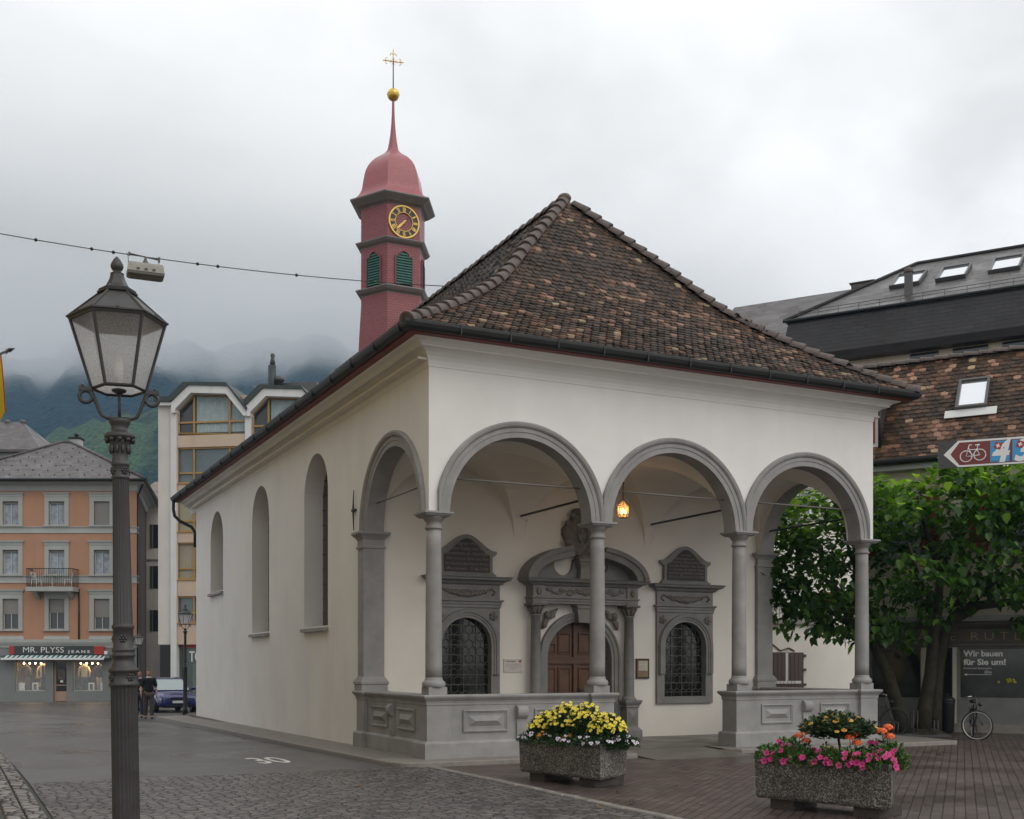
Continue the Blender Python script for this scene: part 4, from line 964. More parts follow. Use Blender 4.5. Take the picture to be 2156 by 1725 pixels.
# clock on the front face, louvred bell openings on each face
FA = TR * cos(pi / 6)
def face_frame(k):                                # local (s, out, z) -> world on hexagon face k (its outward normal at 30 + 60 k degrees)
    a = HEX0 + pi / 6 + k * pi / 3; n_ = (cos(a), sin(a)); t_ = (-sin(a), cos(a))
    return Matrix(((t_[0], n_[0], 0, TX + FA * n_[0]), (t_[1], n_[1], 0, TY + FA * n_[1]), (0, 0, 1, 0), (0, 0, 0, 1)))
for k in range(6):
    F = face_frame(k); lo = MB(); lo.M = F; hw, z0, z1 = 0.27, 13.53, 14.42
    out = [(-hw, z0), (-hw, z1), (-hw * 0.62, z1 + 0.02), (-hw * 0.55, z1 + 0.1), (0, z1 + 0.18), (hw * 0.55, z1 + 0.1), (hw * 0.62, z1 + 0.02), (hw, z1), (hw, z0)]
    lo.prism([(x, 0.006, z) for x, z in out], (0, -0.012, 0), mi=1)
    strip = [(x * 1.1, z if z == z0 else z + 0.03) for x, z in out]
    L = [[(x, 0.0, z) for x, z in strip], [(x, 0.05, z) for x, z in strip], [(x, 0.05, z) for x, z in out], [(x, 0.004, z) for x, z in out]]
    lo.loops(L, True, False, False, mi=2)
    z = z0 + 0.03
    while z < z1 + 0.12:
        h = hw * 0.97 if z < z1 - 0.02 else hw * 0.52
        lo.add([(-h, 0.045, z), (h, 0.045, z), (h, 0.008, z + 0.065), (-h, 0.008, z + 0.065), (-h, 0.045, z + 0.012), (h, 0.045, z + 0.012), (h, 0.008, z + 0.077), (-h, 0.008, z + 0.077)], [(0, 1, 2, 3), (4, 5, 6, 7), (0, 1, 5, 4), (1, 2, 6, 5), (3, 0, 4, 7)])
        z += 0.083
    lo.build('louvred_opening', [M['louvre'], M['black'], M['shingle']], turret, world=True)
NUM = ['XII', 'I', 'II', 'III', 'IIII', 'V', 'VI', 'VII', 'VIII', 'IX', 'X', 'XI']
def clock(k):
    F = face_frame(k); zc_ = 15.51; R_ = 0.50
    c = MB(); c.M = F
    def ring(r0, r1, y0, mi, n=48):
        c.loops([[(r * cos(2 * pi * i / n), y, zc_ + r * sin(2 * pi * i / n)) for i in range(n)] for r, y in ((r0, 0.0), (r0, y0), (r1, y0), (r1, 0.0))], True, False, False, mi=mi)
    ring(0.295, 0.475, 0.035, 1); ring(0.468, R_ + 0.012, 0.055, 0); ring(0.285, 0.300, 0.045, 0)
    def stroke(a, rm, dx0, dz0, dx1, dz1, w_):   # strokes in the numeral's own frame: dx tangential, dz radial
        def P(dx, dz): 
            ca, sa = cos(a), sin(a)
            return ((rm + dz) * ca + dx * sa, (rm + dz) * sa - dx * ca)
        (xa, za), (xb, zb) = P(dx0, dz0), P(dx1, dz1); d_ = hypot(xb - xa, zb - za); nx_, nz_ = -(zb - za) / d_ * w_, (xb - xa) / d_ * w_
        q = [(xa + nx_, za + nz_), (xb + nx_, zb + nz_), (xb - nx_, zb - nz_), (xa - nx_, za - nz_)]
        c.prism([(x, 0.037, zc_ + z) for x, z in q], (0, 0.008, 0), mi=0)
    for h, s in enumerate(NUM):
        a = pi / 2 - h * 2 * pi / 12
        wd = {'I': 0.026, 'V': 0.06, 'X': 0.06}; tot = sum(wd[q] for q in s); x = -tot / 2; hh = 0.062
        for q in s:
            w2 = wd[q] / 2; xm = x + w2
            if q == 'I': stroke(a, 0.385, xm, -hh, xm, hh, 0.0085)
            elif q == 'V': stroke(a, 0.385, xm - w2 * .7, hh, xm, -hh, 0.009); stroke(a, 0.385, xm + w2 * .7, hh, xm, -hh, 0.005)
            else: stroke(a, 0.385, xm - w2 * .7, hh, xm + w2 * .7, -hh, 0.009); stroke(a, 0.385, xm + w2 * .7, hh, xm - w2 * .7, -hh, 0.005)
            x += wd[q]
        stroke(a, 0.385, -tot / 2, hh, tot / 2, hh, 0.0045); stroke(a, 0.385, -tot / 2, -hh, tot / 2, -hh, 0.0045)
    o = c.build('clock_face', [M['goldpaint'], M['black']], turret, world=True)
    h = MB(); h.M = F
    def hand(a, ln, w_, y, mi, tail=0.08):
        ca, sa = cos(a), sin(a)
        pts = [(-tail, -w_ * .6), (0, -w_), (ln * .55, -w_ * 1.7), (ln * .8, -w_ * .7), (ln, 0), (ln * .8, w_ * .7), (ln * .55, w_ * 1.7), (0, w_), (-tail, w_ * .6)]
        h.prism([(p * ca - q * sa, y, zc_ + p * sa + q * ca) for p, q in pts], (0, 0.01, 0), mi=mi)
    hand(radians(226), 0.40, 0.021, 0.062, 0); hand(radians(45), 0.26, 0.010, 0.05, 1)
    h.ball((0, 0.06, zc_), 0.035, 10, 6, (1, 0.5, 1))
    h.build('clock_hand', [M['goldpaint'], M['iron']], turret, world=True)
clock(4); clock(1)
# ================================================================ BUILDINGS ROUND THE SQUARE
class Front:
    """a vertical facade: root frame with x along the facade (to the right seen from the street), y into the house, z up"""
    def __init__(self, name, label, cat, P, ang, group=None):
        self.P = Vector((P[0], P[1], 0)); self.a = ang; self.d = Vector((cos(ang), sin(ang), 0)); self.n = Vector((-sin(ang), cos(ang), 0))
        self.root = thing(name, label, cat, self.P, ang, group)
    def px(self, x, y, off=0.0):
        """pixel -> (s, z) on the plane lying off metres behind the facade"""
        r = ray(x, y); q = self.P + self.n * off
        t = self.n.dot(q - CAM) / self.n.dot(r); w_ = CAM + r * t
        return (w_ - self.P).dot(self.d), w_.z
    def s(self, x, y=1400, off=0.0): return self.px(x, y, off)[0]
    def z(self, x, y, off=0.0): return self.px(x, y, off)[1]
def wcol(name, c, **k): return mat(name, c, 0.8, 0.05, 0.8, 0.1, 30, stain=0.12, **k)
M['curtain'] = mat('net_curtain', (0.30, 0.335, 0.37), 0.9, 0.35, 3)
M['blind'] = mat('grey_roller_blind', (0.22, 0.21, 0.19), 0.8)
M['pane'] = mat('window_pane', (0.03, 0.035, 0.04), 0.06, spec=0.6, alpha=None)
M['ogtrim'] = wcol('grey_green_trim', (0.36, 0.37, 0.345))
M['sash'] = mat('grey_white_sash', (0.40, 0.41, 0.40), 0.5)
M['orange'] = wcol('orange_render', (0.40, 0.215, 0.13))
M['slate'] = mat('grey_slate_roof', (0.085, 0.075, 0.075), 0.5, 0.25, 3.0, 0.4, 16)
M['brownwall'] = wcol('brown_side_wall', (0.06, 0.035, 0.026))
M['shopgrey'] = wcol('grey_shop_wall', (0.19, 0.20, 0.19))
def slate_rows(name, c0, c1, rough, bw, bh, vec='z'):
    """courses of slates: rows follow the height, columns the horizontal run"""
    m = mat(name, c0, rough); n, l, b = nodes_of(m)
    g = n.new('ShaderNodeTexCoord'); s = n.new('ShaderNodeSeparateXYZ'); l.new(g.outputs['Object'], s.inputs[0])
    cb = n.new('ShaderNodeCombineXYZ'); l.new(s.outputs[0], cb.inputs[0]); l.new(s.outputs[2], cb.inputs[1])
    k = n.new('ShaderNodeTexBrick'); k.inputs['Scale'].default_value = 1; k.inputs['Brick Width'].default_value = bw; k.inputs['Row Height'].default_value = bh; k.inputs['Mortar Size'].default_value = bh * 0.06; k.inputs['Mortar Smooth'].default_value = 0.3
    k.inputs['Color1'].default_value = (0, 0, 0, 1); k.inputs['Color2'].default_value = (1, 1, 1, 1); l.new(cb.outputs[0], k.inputs['Vector'])
    sc_ = n.new('ShaderNodeSeparateColor'); l.new(k.outputs['Color'], sc_.inputs[0])
    nz = n.new('ShaderNodeTexNoise'); nz.inputs['Scale'].default_value = 0.9; nz.inputs['Detail'].default_value = 6; l.new(g.outputs['Object'], nz.inputs['Vector'])
    f = nmath(n, l, 'MULTIPLY', nmath(n, l, 'ADD', nmath(n, l, 'MULTIPLY', sc_.outputs[0], 0.45), nmath(n, l, 'MULTIPLY', nz.outputs[0], 0.7)), nmath(n, l, 'SUBTRACT', 1.0, nmath(n, l, 'MULTIPLY', k.outputs['Fac'], 0.7)))
    l.new(nramp(n, l, f, [(0.1, c0), (0.85, c1)]), b.inputs['Base Color'])
    rr = n.new('ShaderNodeMapRange'); rr.inputs[1].default_value = 0.35; rr.inputs[2].default_value = 0.65; rr.inputs[3].default_value = max(0.1, rough - 0.12); rr.inputs[4].default_value = rough + 0.12; l.new(nz.outputs[0], rr.inputs[0]); l.new(rr.outputs[0], b.inputs['Roughness'])
    bp = n.new('ShaderNodeBump'); bp.inputs['Strength'].default_value = 0.7; bp.inputs['Distance'].default_value = 0.02; l.new(nmath(n, l, 'SUBTRACT', nmath(n, l, 'MULTIPLY', sc_.outputs[0], 0.6), k.outputs['Fac']), bp.inputs['Height']); l.new(bp.outputs[0], b.inputs['Normal'])
    return m
M['slate'] = slate_rows('grey_slate_courses', (0.035, 0.03, 0.03), (0.12, 0.104, 0.10), 0.5, 0.4, 0.2)
M['slatewet'] = slate_rows('wet_dark_slates', (0.014, 0.012, 0.011), (0.10, 0.088, 0.08), 0.42, 0.6, 0.22)
M['fascia'] = slate_rows('dark_slate_cladding', (0.006, 0.005, 0.005), (0.021, 0.018, 0.018), 0.55, 0.5, 0.16)
def window(F, s0, s1, z0, z1, frame_m, trim=None, pane_m=None, depth=0.16, bars=(1, 0), blind=0.0, curtain=False, fw=0.06, sill=True, tw=0.16, head=0.0, name='window'):
    """a window part: frame, with pane, blind, curtain and stone trim as its own pieces"""
    f = MB()
    for a, b_ in ((s0, s0 + fw), (s1 - fw, s1)): f.box(a, b_, depth - 0.05, depth + 0.01, z0, z1)
    for a, b_ in ((z0, z0 + fw), (z1 - fw, z1)): f.box(s0 + fw, s1 - fw, depth - 0.048, depth + 0.008, a, b_)
    for i in range(1, bars[0] + 1):
        x = s0 + (s1 - s0) * i / (bars[0] + 1); f.box(x - fw * .45, x + fw * .45, depth - 0.046, depth + 0.006, z0 + fw, z1 - fw)
    for i in range(1, bars[1] + 1):
        z = z0 + (z1 - z0) * i / (bars[1] + 1); f.box(s0 + fw, s1 - fw, depth - 0.043, depth + 0.003, z - fw * .4, z + fw * .4)
    o = f.build(name, frame_m, F.root)
    p = MB(); p.box(s0 + 0.01, s1 - 0.01, depth + 0.012, depth + 0.02, z0 + 0.01, z1 - 0.01); p.build('pane', pane_m or M['pane'], o)
    if curtain:
        c = MB(); n_ = 24; L = []
        for k in range(n_ + 1):
            x = s0 + fw + (s1 - s0 - 2 * fw) * k / n_; y = depth - 0.0 + 0.0105 - (0.006 if k % 2 else 0.0)
            L.append([(x, y, z0 + fw), (x, y, z1 - fw)])
        mid = n_ // 2
        c.loops(L[:mid], False, False, False); c.loops(L[mid + 1:], False, False, False); c.build('curtain', M['curtain'], o, fix=False)
    if blind:
        c = MB(); c.box(s0 + fw * .5, s1 - fw * .5, depth - 0.07, depth - 0.055, z1 - (z1 - z0) * blind, z1 - 0.005); c.build('blind', M['blind'], o)
    if trim:
        t = MB()
        t.box(s0 - tw, s0, -0.05, depth + 0.02, z0, z1); t.box(s1, s1 + tw, -0.05, depth + 0.02, z0, z1); t.box(s0 - tw, s1 + tw, -0.052, depth + 0.02, z1, z1 + tw)
        if head: t.mould(s0 - tw, s1 + tw, -0.06, 0.05, [(0, z1 + tw), (0.02, z1 + tw + 0.05), (0.02, z1 + tw + 0.12), (0.08, z1 + tw + 0.2), (0.10, z1 + tw + head)])
        t.build('window_surround', trim, o)
    if sill:
        t = MB(); t.box(s0 - tw - 0.04, s1 + tw + 0.04, -0.14, depth, z0 - 0.09, z0 - 0.002); t.build('sill', trim or frame_m, o)
    return o
# ---------------------------------------------------------------- orange corner house with the jeans shop
yaw = -YAW
og = Front('corner_house', 'orange rendered corner house with grey window surrounds, balcony and jeans shop below', 'house', at_depth(288, 1478, 68), yaw)
R = og.root; X = og.s; Z = lambda y: og.z(150, y)
gr = gz(50) - 0.06
rows = [(1056, 1106, 1037, 0.35), (1158, 1210, 1140, 0.35), (1261, 1326, 1248, 0.55)]
cols = [(-88, -55), (6, 39), (103, 136), (198, 231)]
w = MB(); ops = []
for c0, c1 in cols:
    for y0, y1, yh, bl in rows: ops.append((X(c0), X(c1), Z(y1), Z(y0), False))
zshop, zeave = Z(1352), Z(1030)
w.plate(X(-108), X(288), zshop, zeave + 0.4, ops, 0.0, reveal=0.2)
w.build('wall', M['orange'], R)
w = MB(); wl, wr, dl, dr = (X(32), X(95)), (X(153), X(216)), X(112), X(141)
sh = [(wl[0], wl[1], Z(1455.5), Z(1390), False), (wr[0], wr[1], Z(1455.5), Z(1390), False), (dl, dr, gr, Z(1391), False)]
w.plate(X(-108), X(288), gr - 0.3, zshop, sh, 0.0, reveal=0.25); w.build('shop_wall', M['shopgrey'], R)
w = MB(); dp = 11.0
SK = 2.9; w.prism([(-0.02, 0.005, gr - 0.3), (-0.02 - SK, dp, gr - 0.3), (-0.14 - SK, dp, gr - 0.3), (-0.14, 0.005, gr - 0.3)], (0, 0, zeave + 0.7 - gr)); w.build('side_wall', M['brownwall'], R)
def trap(mb, y0, prof):
    e = -0.02 - y0
    mb.loops([[(X(-108) - e - o, y0 - o, z), (e + o, y0 - o, z), (e + o - SK, dp + e + o, z), (X(-108) - e - o, dp + e + o, z)] for o, z in prof], True, True, True)
t = MB()
for ya, yb_ in ((1109, 1123), (1212, 1228)):
    t.mould(X(-108), X(288), -0.02, 0.3, [(0.03, Z(yb_)), (0.03, Z(yb_) + 0.08), (0.0, Z(yb_) + 0.1), (0.0, Z(ya) - 0.1), (0.05, Z(ya) - 0.06), (0.06, Z(ya))])
t.mould(X(-108), X(288), -0.02, 0.3, [(0.02, Z(1364)), (0.04, Z(1360)), (0.10, Z(1356)), (0.14, Z(1352)), (0.14, Z(1347))])
trap(t, -0.02, [(0.04, Z(1034)), (0.06, Z(1030)), (0.10, Z(1024)), (0.30, Z(1020)), (0.62, Z(1018)), (0.62, Z(1015))])
t.build('cornice', M['ogtrim'], R)
for k, (c0, c1) in enumerate(cols):
    for j, (y0, y1, yh, bl) in enumerate(rows):
        window(og, X(c0), X(c1), Z(y1), Z(y0), M['sash'], M['ogtrim'], curtain=(j < 2 and k != 3) or (k, j) == (3, 1), blind={(3, 0): 0.97, (1, 2): 0.5, (0, 2): 0.5, (2, 2): 0.45, (3, 2): 0.6}.get((k, j), 0.10), bars=(1, 0), head=0.3 if j else 0.26, tw=0.26)
    a = MB(); a.mould(X(c0) - 0.3, X(c1) + 0.3, -0.03, 0.05, [(0, Z(1350)), (0.03, Z(1346)), (-0.04, Z(1338)), (-0.04, Z(1331))]); a.build('window_apron', M['ogtrim'], R)
# roof: hipped slate with ridge
ov = 0.75; zr0 = Z(1013)
rf = MB(); a0, a1 = X(-108) - ov, X(288) + ov; rx, rz = og.px(150, 932, 5.6)
sl = [[(a0, -ov, zr0), (a1, -ov, zr0), (rx + 0.4, 5.6, rz), (rx - 1, 5.6, rz)]]
rf.add([(a0, -ov, zr0), (a1, -ov, zr0), (a1 - SK, dp + ov, zr0), (a0, dp + ov, zr0), (rx, 5.6, rz), (rx - 0.6, 5.6, rz)], [(0, 1, 4, 5), (1, 2, 4), (2, 3, 5, 4), (3, 0, 5), (0, 1, 2, 3)])
roofo = rf.build('roof', M['slate'], R)
g = MB(); trap(g, -ov, [(-0.02, zr0 - 0.14), (0.06, zr0 - 0.12), (0.11, zr0 - 0.04), (0.11, zr0 + 0.02)]); g.build('gutter', M['gutter'], roofo)
g = MB(); g.tube([(a0, -ov, zr0 + 0.03), (rx - 0.6, 5.6, rz + 0.03), (rx, 5.6, rz + 0.03), (a1, -ov, zr0 + 0.03)], 0.10, 6); g.tube([(rx, 5.6, rz + 0.03), (a1 - SK, dp + ov, zr0 + 0.03)], 0.10, 6); g.build('ridge_cap', M['slate'], roofo)
sx, sz = og.px(107, 975, 2.4)
k = MB(); k.M = Matrix.Translation((sx, 2.4, sz - 0.06)) @ Matrix.Rotation(atan2(rz - zr0, 6.3), 4, 'X'); k.box(-0.32, 0.32, -0.42, 0.42, 0, 0.1); k.box(-0.26, 0.26, -0.36, 0.36, 0.1, 0.106, mi=1); k.build('skylight', [M['white'], M['frostglass']], roofo)
cxx, czz = og.px(160, 962, 6.5); k = MB(); k.box(cxx - 0.32, cxx + 0.32, 6.3, 6.9, czz - 0.8, og.z(160, 926, 6.5)); k.mould(cxx - 0.32, cxx + 0.32, 6.3, 6.9, [(0.0, og.z(160, 926, 6.5)), (0.1, og.z(160, 926, 6.5) + 0.05), (0.1, og.z(160, 922, 6.5))], mi=1)
k.lathe(cxx, 6.6, [(0.12, og.z(160, 922, 6.5)), (0.12, og.z(160, 917, 6.5)), (0.2, og.z(160, 916, 6.5)), (0.02, og.z(160, 911, 6.5))], 10, mi=1); k.build('chimney', [M['ogtrim'], M['gutter']], roofo)
sg = MB()                                         # rows of snow guards on the slates
for rr in range(7):
    tt = 0.1 + rr * 0.12; yy = -ov + (5.6 + ov) * tt; zz = zr0 + (rz - zr0) * tt
    xa, xb = a0 + (rx - 0.6 - a0) * tt, a1 + (rx - a1) * tt; x = xa + 0.3 + (0.45 if rr % 2 else 0)
    while x < xb - 0.3:
        sg.box(x, x + 0.04, yy - 0.05, yy + 0.03, zz - 0.02, zz + 0.05); x += 0.9
sg.build('snow_guard', M['iron'], roofo)['kind'] = 'stuff'
dpn = MB(); dpn.tube([(X(167), -0.06, Z(1240)), (X(167), -0.06, Z(1349))], 0.05, 8); dpn.tube([(X(288) + 0.3, 0.2, Z(1018)), (X(288) - 0.05, 0.15, Z(1050)), (X(288) - 0.02, 0.1, gr)], 0.06, 8); dpn.build('downpipe', M['gutter'], R)
# balcony
b0, b1 = X(68), X(167); zb0, zb1 = Z(1247), Z(1238)
bc = MB(); bc.box(b0, b1, -0.95, -0.01, zb0, zb1)
for s in (b0 + 0.4, b1 - 0.4): bc.prism([(s - 0.1, -0.01, zb0), (s - 0.1, -0.7, zb0), (s - 0.1, -0.01, zb0 - 0.45)], (0.2, 0, 0))
bal = bc.build('balcony', M['ogtrim'], R)
rl = MB(); zt_ = Z(1200)
for a, b_ in (((b0 + .04, -0.05), (b0 + .04, -0.92)), ((b0 + .04, -0.92), (b1 - .04, -0.92)), ((b1 - .04, -0.92), (b1 - .04, -0.05))):
    L_ = hypot(b_[0] - a[0], b_[1] - a[1]); n_ = int(L_ / 0.13)
    rl.tube([(*a, zt_), (*b_, zt_)], 0.025, 6); rl.tube([(*a, zb1 + 0.1), (*b_, zb1 + 0.1)], 0.015, 6)
    for i in range(n_ + 1):
        q = (a[0] + (b_[0] - a[0]) * i / n_, a[1] + (b_[1] - a[1]) * i / n_); rl.tube([(*q, zb1), (*q, zt_)], 0.012, 5, smooth=False)
rl.build('railing', M['iron'], bal)
def garden_chair(px_, face):
    c = MB()
    for x in (-0.2, 0.2):
        for y in (-0.2, 0.2): c.tube([(x, y, 0), (x * 0.9, y * 0.9, 0.44)], 0.016, 5)
    c.box(-0.21, 0.21, -0.21, 0.21, 0.44, 0.46)
    for x in (-0.2, -0.1, 0, 0.1, 0.2): c.tube([(x, 0.2, 0.45), (x * 1.05, 0.27, 0.88)], 0.013, 5)
    c.tube([(-0.22, 0.27, 0.88), (0.22, 0.27, 0.88)], 0.016, 5)
    o = c.build('garden_chair', M['white']); o.location = WM(R) @ Vector((X(px_), -0.5, zb1 + 0.002)); o.rotation_euler = (0, 0, yaw + face); return o
tag(garden_chair(84, radians(70)), 'white wire garden chair at the left end of the balcony', 'chair', 'white chairs on the balcony')
tag(garden_chair(150, radians(-70)), 'white wire garden chair at the right end of the balcony', 'chair', 'white chairs on the balcony')
c = MB(); c.lathe(0, 0, [(0.3, 0.68), (0.3, 0.71)], 16); c.tube([(0, 0, 0), (0, 0, 0.68)], 0.025, 6); c.lathe(0, 0, [(0.2, 0), (0.18, 0.03)], 12)
o = c.build('garden_table', M['white']); o.location = WM(R) @ Vector((X(117), -0.5, zb1 + 0.002)); tag(o, 'small white round garden table between the balcony chairs', 'table')
# shop front: sign, awning, display windows
M['signgrey'] = mat('dark_grey_sign', (0.035, 0.04, 0.037), 0.5); M['signred'] = mat('red_sign_panel', (0.36, 0.022, 0.016), 0.45); M['lampwarm'] = mat('spot_lamp', (1, 0.85, 0.6), 0.5, emit=(1.0, 0.66, 0.30), estr=14)
s_ = MB(); s_.box(X(32), X(200), -0.16, -0.02, Z(1378), Z(1360.5)); s_.box(X(22.5), X(32) - 0.003, -0.17, -0.02, Z(1378), Z(1360.5), mi=1); s_.box(X(200) + 0.003, X(221), -0.18, -0.02, Z(1378), Z(1361), mi=1)
sgn = s_.build('shop_sign', [M['signgrey'], M['signred']], R)
hgt = Z(1362.5) - Z(1374.5)
def fit(o, width):
    xs_ = [v_.co.x for v_ in o.data.vertices]; o.scale.x = width / (max(xs_) - min(xs_)); return o
fit(lettering('MR. PLYSS', hgt * 1.42, 'lettering', M['white'], sgn, (X(49.5), -0.165, Z(1374.3)), bold=-0.004), X(135) - X(49.5))
fit(lettering('J E A N S', hgt * 0.62, 'lettering', M['white'], sgn, (X(146), -0.165, Z(1374.8)), bold=0.004), X(192) - X(146))
lf = MB(); lf.box(X(221) + 0.04, X(221) + 0.22, -0.25, -0.02, Z(1378), Z(1371)); lf.build('alarm_box', M['white'], R)
aw = MB(); n_ = 42; x0_, x1_ = X(12), X(227)
for i in range(n_):
    xa, xb = x0_ + (x1_ - x0_) * i / n_, x0_ + (x1_ - x0_) * (i + 1) / n_
    aw.add([(xa, -0.12, Z(1380)), (xb, -0.12, Z(1380)), (xb, -0.62, Z(1386)), (xa, -0.62, Z(1386)), (xa, -0.12, Z(1380) - 0.02), (xb, -0.12, Z(1380) - 0.02), (xb, -0.62, Z(1386) - 0.02), (xa, -0.62, Z(1386) - 0.02)], [(0, 1, 2, 3), (4, 5, 6, 7), (2, 3, 7, 6)], mi=i % 2)
aw.box(x0_, x1_, -0.68, -0.62, Z(1389.5), Z(1385.5), mi=1); aw.box(x0_ - 0.25, x0_ - 0.02, -0.6, -0.02, Z(1386), Z(1380), mi=2); aw.box(x1_ + 0.02, x1_ + 0.3, -0.6, -0.02, Z(1386), Z(1380), mi=2)
aw.build('awning', [mat('green_awning_stripe', (0.01, 0.12, 0.12), 0.7), M['white'], M['shopgrey']], R)
M['shopglass'] = mat('shop_glass', (0.9, 0.92, 0.92), 0.03, trans=0.0, alpha=0.12)
M['brownint'] = mat('brown_shop_interior', (0.05, 0.026, 0.013), 0.7, 0.4, 3)
it = MB(); zt2 = Z(1388)
it.box(X(26), X(222), 3.4, 3.5, gr, zt2 + 0.3); it.box(X(26), X(222), 0.26, 3.4, zt2 + 0.15, zt2 + 0.2); it.box(X(26), X(222), 0.26, 3.4, gr - 0.02, gr + 0.02); it.box(X(26) - 0.05, X(26), 0.26, 3.4, gr, zt2 + 0.2); it.box(X(222), X(222) + 0.05, 0.26, 3.4, gr, zt2 + 0.2)
for a, b_ in ((wl[0], wl[1]), (wr[0], wr[1])): it.box(a, b_, 0.26, 1.3, Z(1458), Z(1455.5) - 0.01)
random.seed(11)
for i in range(11):                               # shelves with folded clothes along the back wall
    x = X(30) + (X(220) - X(30)) * i / 11
    for j in range(5):
        it.box(x, x + 0.42, 2.9, 3.35, gr + 0.35 + 0.5 * j, gr + 0.37 + 0.5 * j, mi=1)
        if random.random() < 0.8: it.box(x + 0.05, x + 0.36, 2.92, 3.3, gr + 0.372 + 0.5 * j, gr + 0.4 + 0.5 * j + random.uniform(0.05, 0.25), mi=random.choice((0, 2, 3, 3)))
inter = it.build('shop_interior', [M['brownint'], mat('shelf_wood', (0.2, 0.11, 0.05), 0.5), mat('beige_cloth', (0.45, 0.34, 0.2), 0.8), mat('dark_denim', (0.03, 0.035, 0.05), 0.8)], R)
for nm, (a, b_) in (('l', wl), ('r', wr)):
    f = MB(); z0, z1 = Z(1455.5), Z(1390)
    for q0, q1 in ((a, a + 0.05), (b_ - 0.05, b_)): f.box(q0, q1, 0.15, 0.2, z0, z1)
    f.box(a + 0.05, b_ - 0.05, 0.151, 0.199, z0, z0 + 0.06); f.box(a + 0.05, b_ - 0.05, 0.151, 0.199, z1 - 0.05, z1)
    o = f.build('display_window', M['ogtrim'], R); p = MB(); p.box(a + 0.05, b_ - 0.05, 0.172, 0.178, z0 + 0.06, z1 - 0.05); p.build('pane', M['shopglass'], o)
    for i in range(5):
        l_ = MB(); x = a + (b_ - a) * (i + 0.6) / 5.2; l_.ball((x, 0.75, z1 - 0.2), 0.055, 8, 6); l_.tube([(x, 0.75, z1 + 0.05), (x, 0.75, z1 - 0.15)], 0.02, 5, mi=1); l_.build('spot_lamp', [M['lampwarm'], M['black']], o)
    ld = bpy.data.lights.new('shop_light', 'AREA'); ld.energy = 45; ld.color = (1, 0.70, 0.38); ld.shape = 'RECTANGLE'; ld.size = (b_ - a) * 0.9; ld.size_y = 0.5
    lo = bpy.data.objects.new('shop_light', ld); COL.objects.link(lo); lo.parent = R; lo.location = ((a + b_) / 2, 0.8, z1 - 0.08)
d = MB(); yd = 0.22
d.box(dl, dl + 0.10, yd - 0.04, yd + 0.02, gr, Z(1391)); d.box(dr - 0.10, dr, yd - 0.04, yd + 0.02, gr, Z(1391)); d.box(dl + 0.1, dr - 0.1, yd - 0.038, yd + 0.018, Z(1394), Z(1391)); d.box(dl + 0.1, dr - 0.1, yd - 0.038, yd + 0.018, gr + 0.05, Z(1456)); d.box(dl + 0.1, dr - 0.1, yd - 0.038, yd + 0.018, Z(1444), Z(1442))
do_ = d.build('shop_door', mat('beige_door_frame', (0.36, 0.24, 0.17), 0.5), R); p = MB(); p.box(dl + 0.1, dr - 0.1, yd - 0.012, yd - 0.004, Z(1456), Z(1394)); p.build('pane', M['glassdark'], do_)
M['faintletter'] = mat('faint_door_lettering', (0.28, 0.22, 0.2), 0.6)
for i, tx in enumerate(('DIESEL', 'LEVIS', 'BIG STAR', 'STREET')):
    q = lettering(tx, 0.2, 'lettering', M['faintletter'], do_, ((dl + dr) / 2, yd - 0.016, Z(1414.5 + 5.6 * i)), align='CENTER', depth=0.001)
    fit(q, min(0.5, (X(133) - X(118))))
p = MB(); p.box((dl + dr) / 2 - 0.07, (dl + dr) / 2 + 0.1, yd - 0.02, yd - 0.013, Z(1437), Z(1433)); p.build('door_notice', M['white'], do_)
# clothes on display
M['cloth_cream'] = mat('cream_jacket', (0.62, 0.50, 0.32), 0.85, 0.1, 8); M['cloth_dark'] = mat('dark_trousers', (0.03, 0.032, 0.035), 0.8, 0.2, 8)
M['cloth_pattern'] = mat('patterned_dress', (0.5, 0.38, 0.22), 0.85, 0.75, 7, col2=(0.06, 0.03, 0.02))
def dummy(px_, z0, top_m, bot_m, label, open_=False, y=0.65, sc=1.0, legs=True, slim=1.0):
    t = thing('clothes_dummy', label, 'clothes dummy', WM(R) @ Vector((X(px_), y, z0)), yaw)
    c = MB(); w_ = 0.21 * slim
    L = []
    for z, a, b_ in ((0.78, 0.19, 0.12), (0.95, 0.17, 0.11), (1.15, 0.20, 0.13), (1.32, 0.22, 0.13), (1.40, 0.19, 0.11), (1.45, 0.08, 0.07), (1.50, 0.055, 0.055)):
        L.append([(a * slim * cos(q), b_ * sin(q), (z - 0.78) + (0.72 if legs else 0.0)) for q in [2 * pi * i / 14 for i in range(14)]])
    c.loops(L, True, True, True, smooth=True); zt3 = 0.72 if legs else 0.0
    for s in (-1, 1): c.tube([(s * w_ * .95, 0, zt3 + 0.56), (s * (w_ + 0.09), -0.01, zt3 + 0.3), (s * (w_ + 0.08), -0.05, zt3 + 0.02)], [0.07, 0.06, 0.045], 8)
    c.build('jacket', top_m, t)
    if open_:
        k = MB(); k.prism([(-0.05, -0.135, zt3 + 0.6), (0.05, -0.135, zt3 + 0.6), (0.07, -0.125, zt3), (-0.07, -0.125, zt3)], (0, -0.008, 0)); k.build('shirt', M['cloth_dark'], t)
    if legs:
        k = MB()
        for s in (-1, 1): k.tube([(s * 0.085, 0, 0.74), (s * 0.09, 0, 0.4), (s * 0.09, 0.0, 0.0)], [0.105, 0.08, 0.07], 10)
        k.build('trousers', bot_m, t)
    t.scale = (sc, sc, sc); return t
zf_ = Z(1455.5)
dummy(83, zf_, M['cloth_cream'], M['cloth_dark'], 'dummy in an open cream jacket over a black shirt in the shop window', True, sc=1.15, slim=1.15)
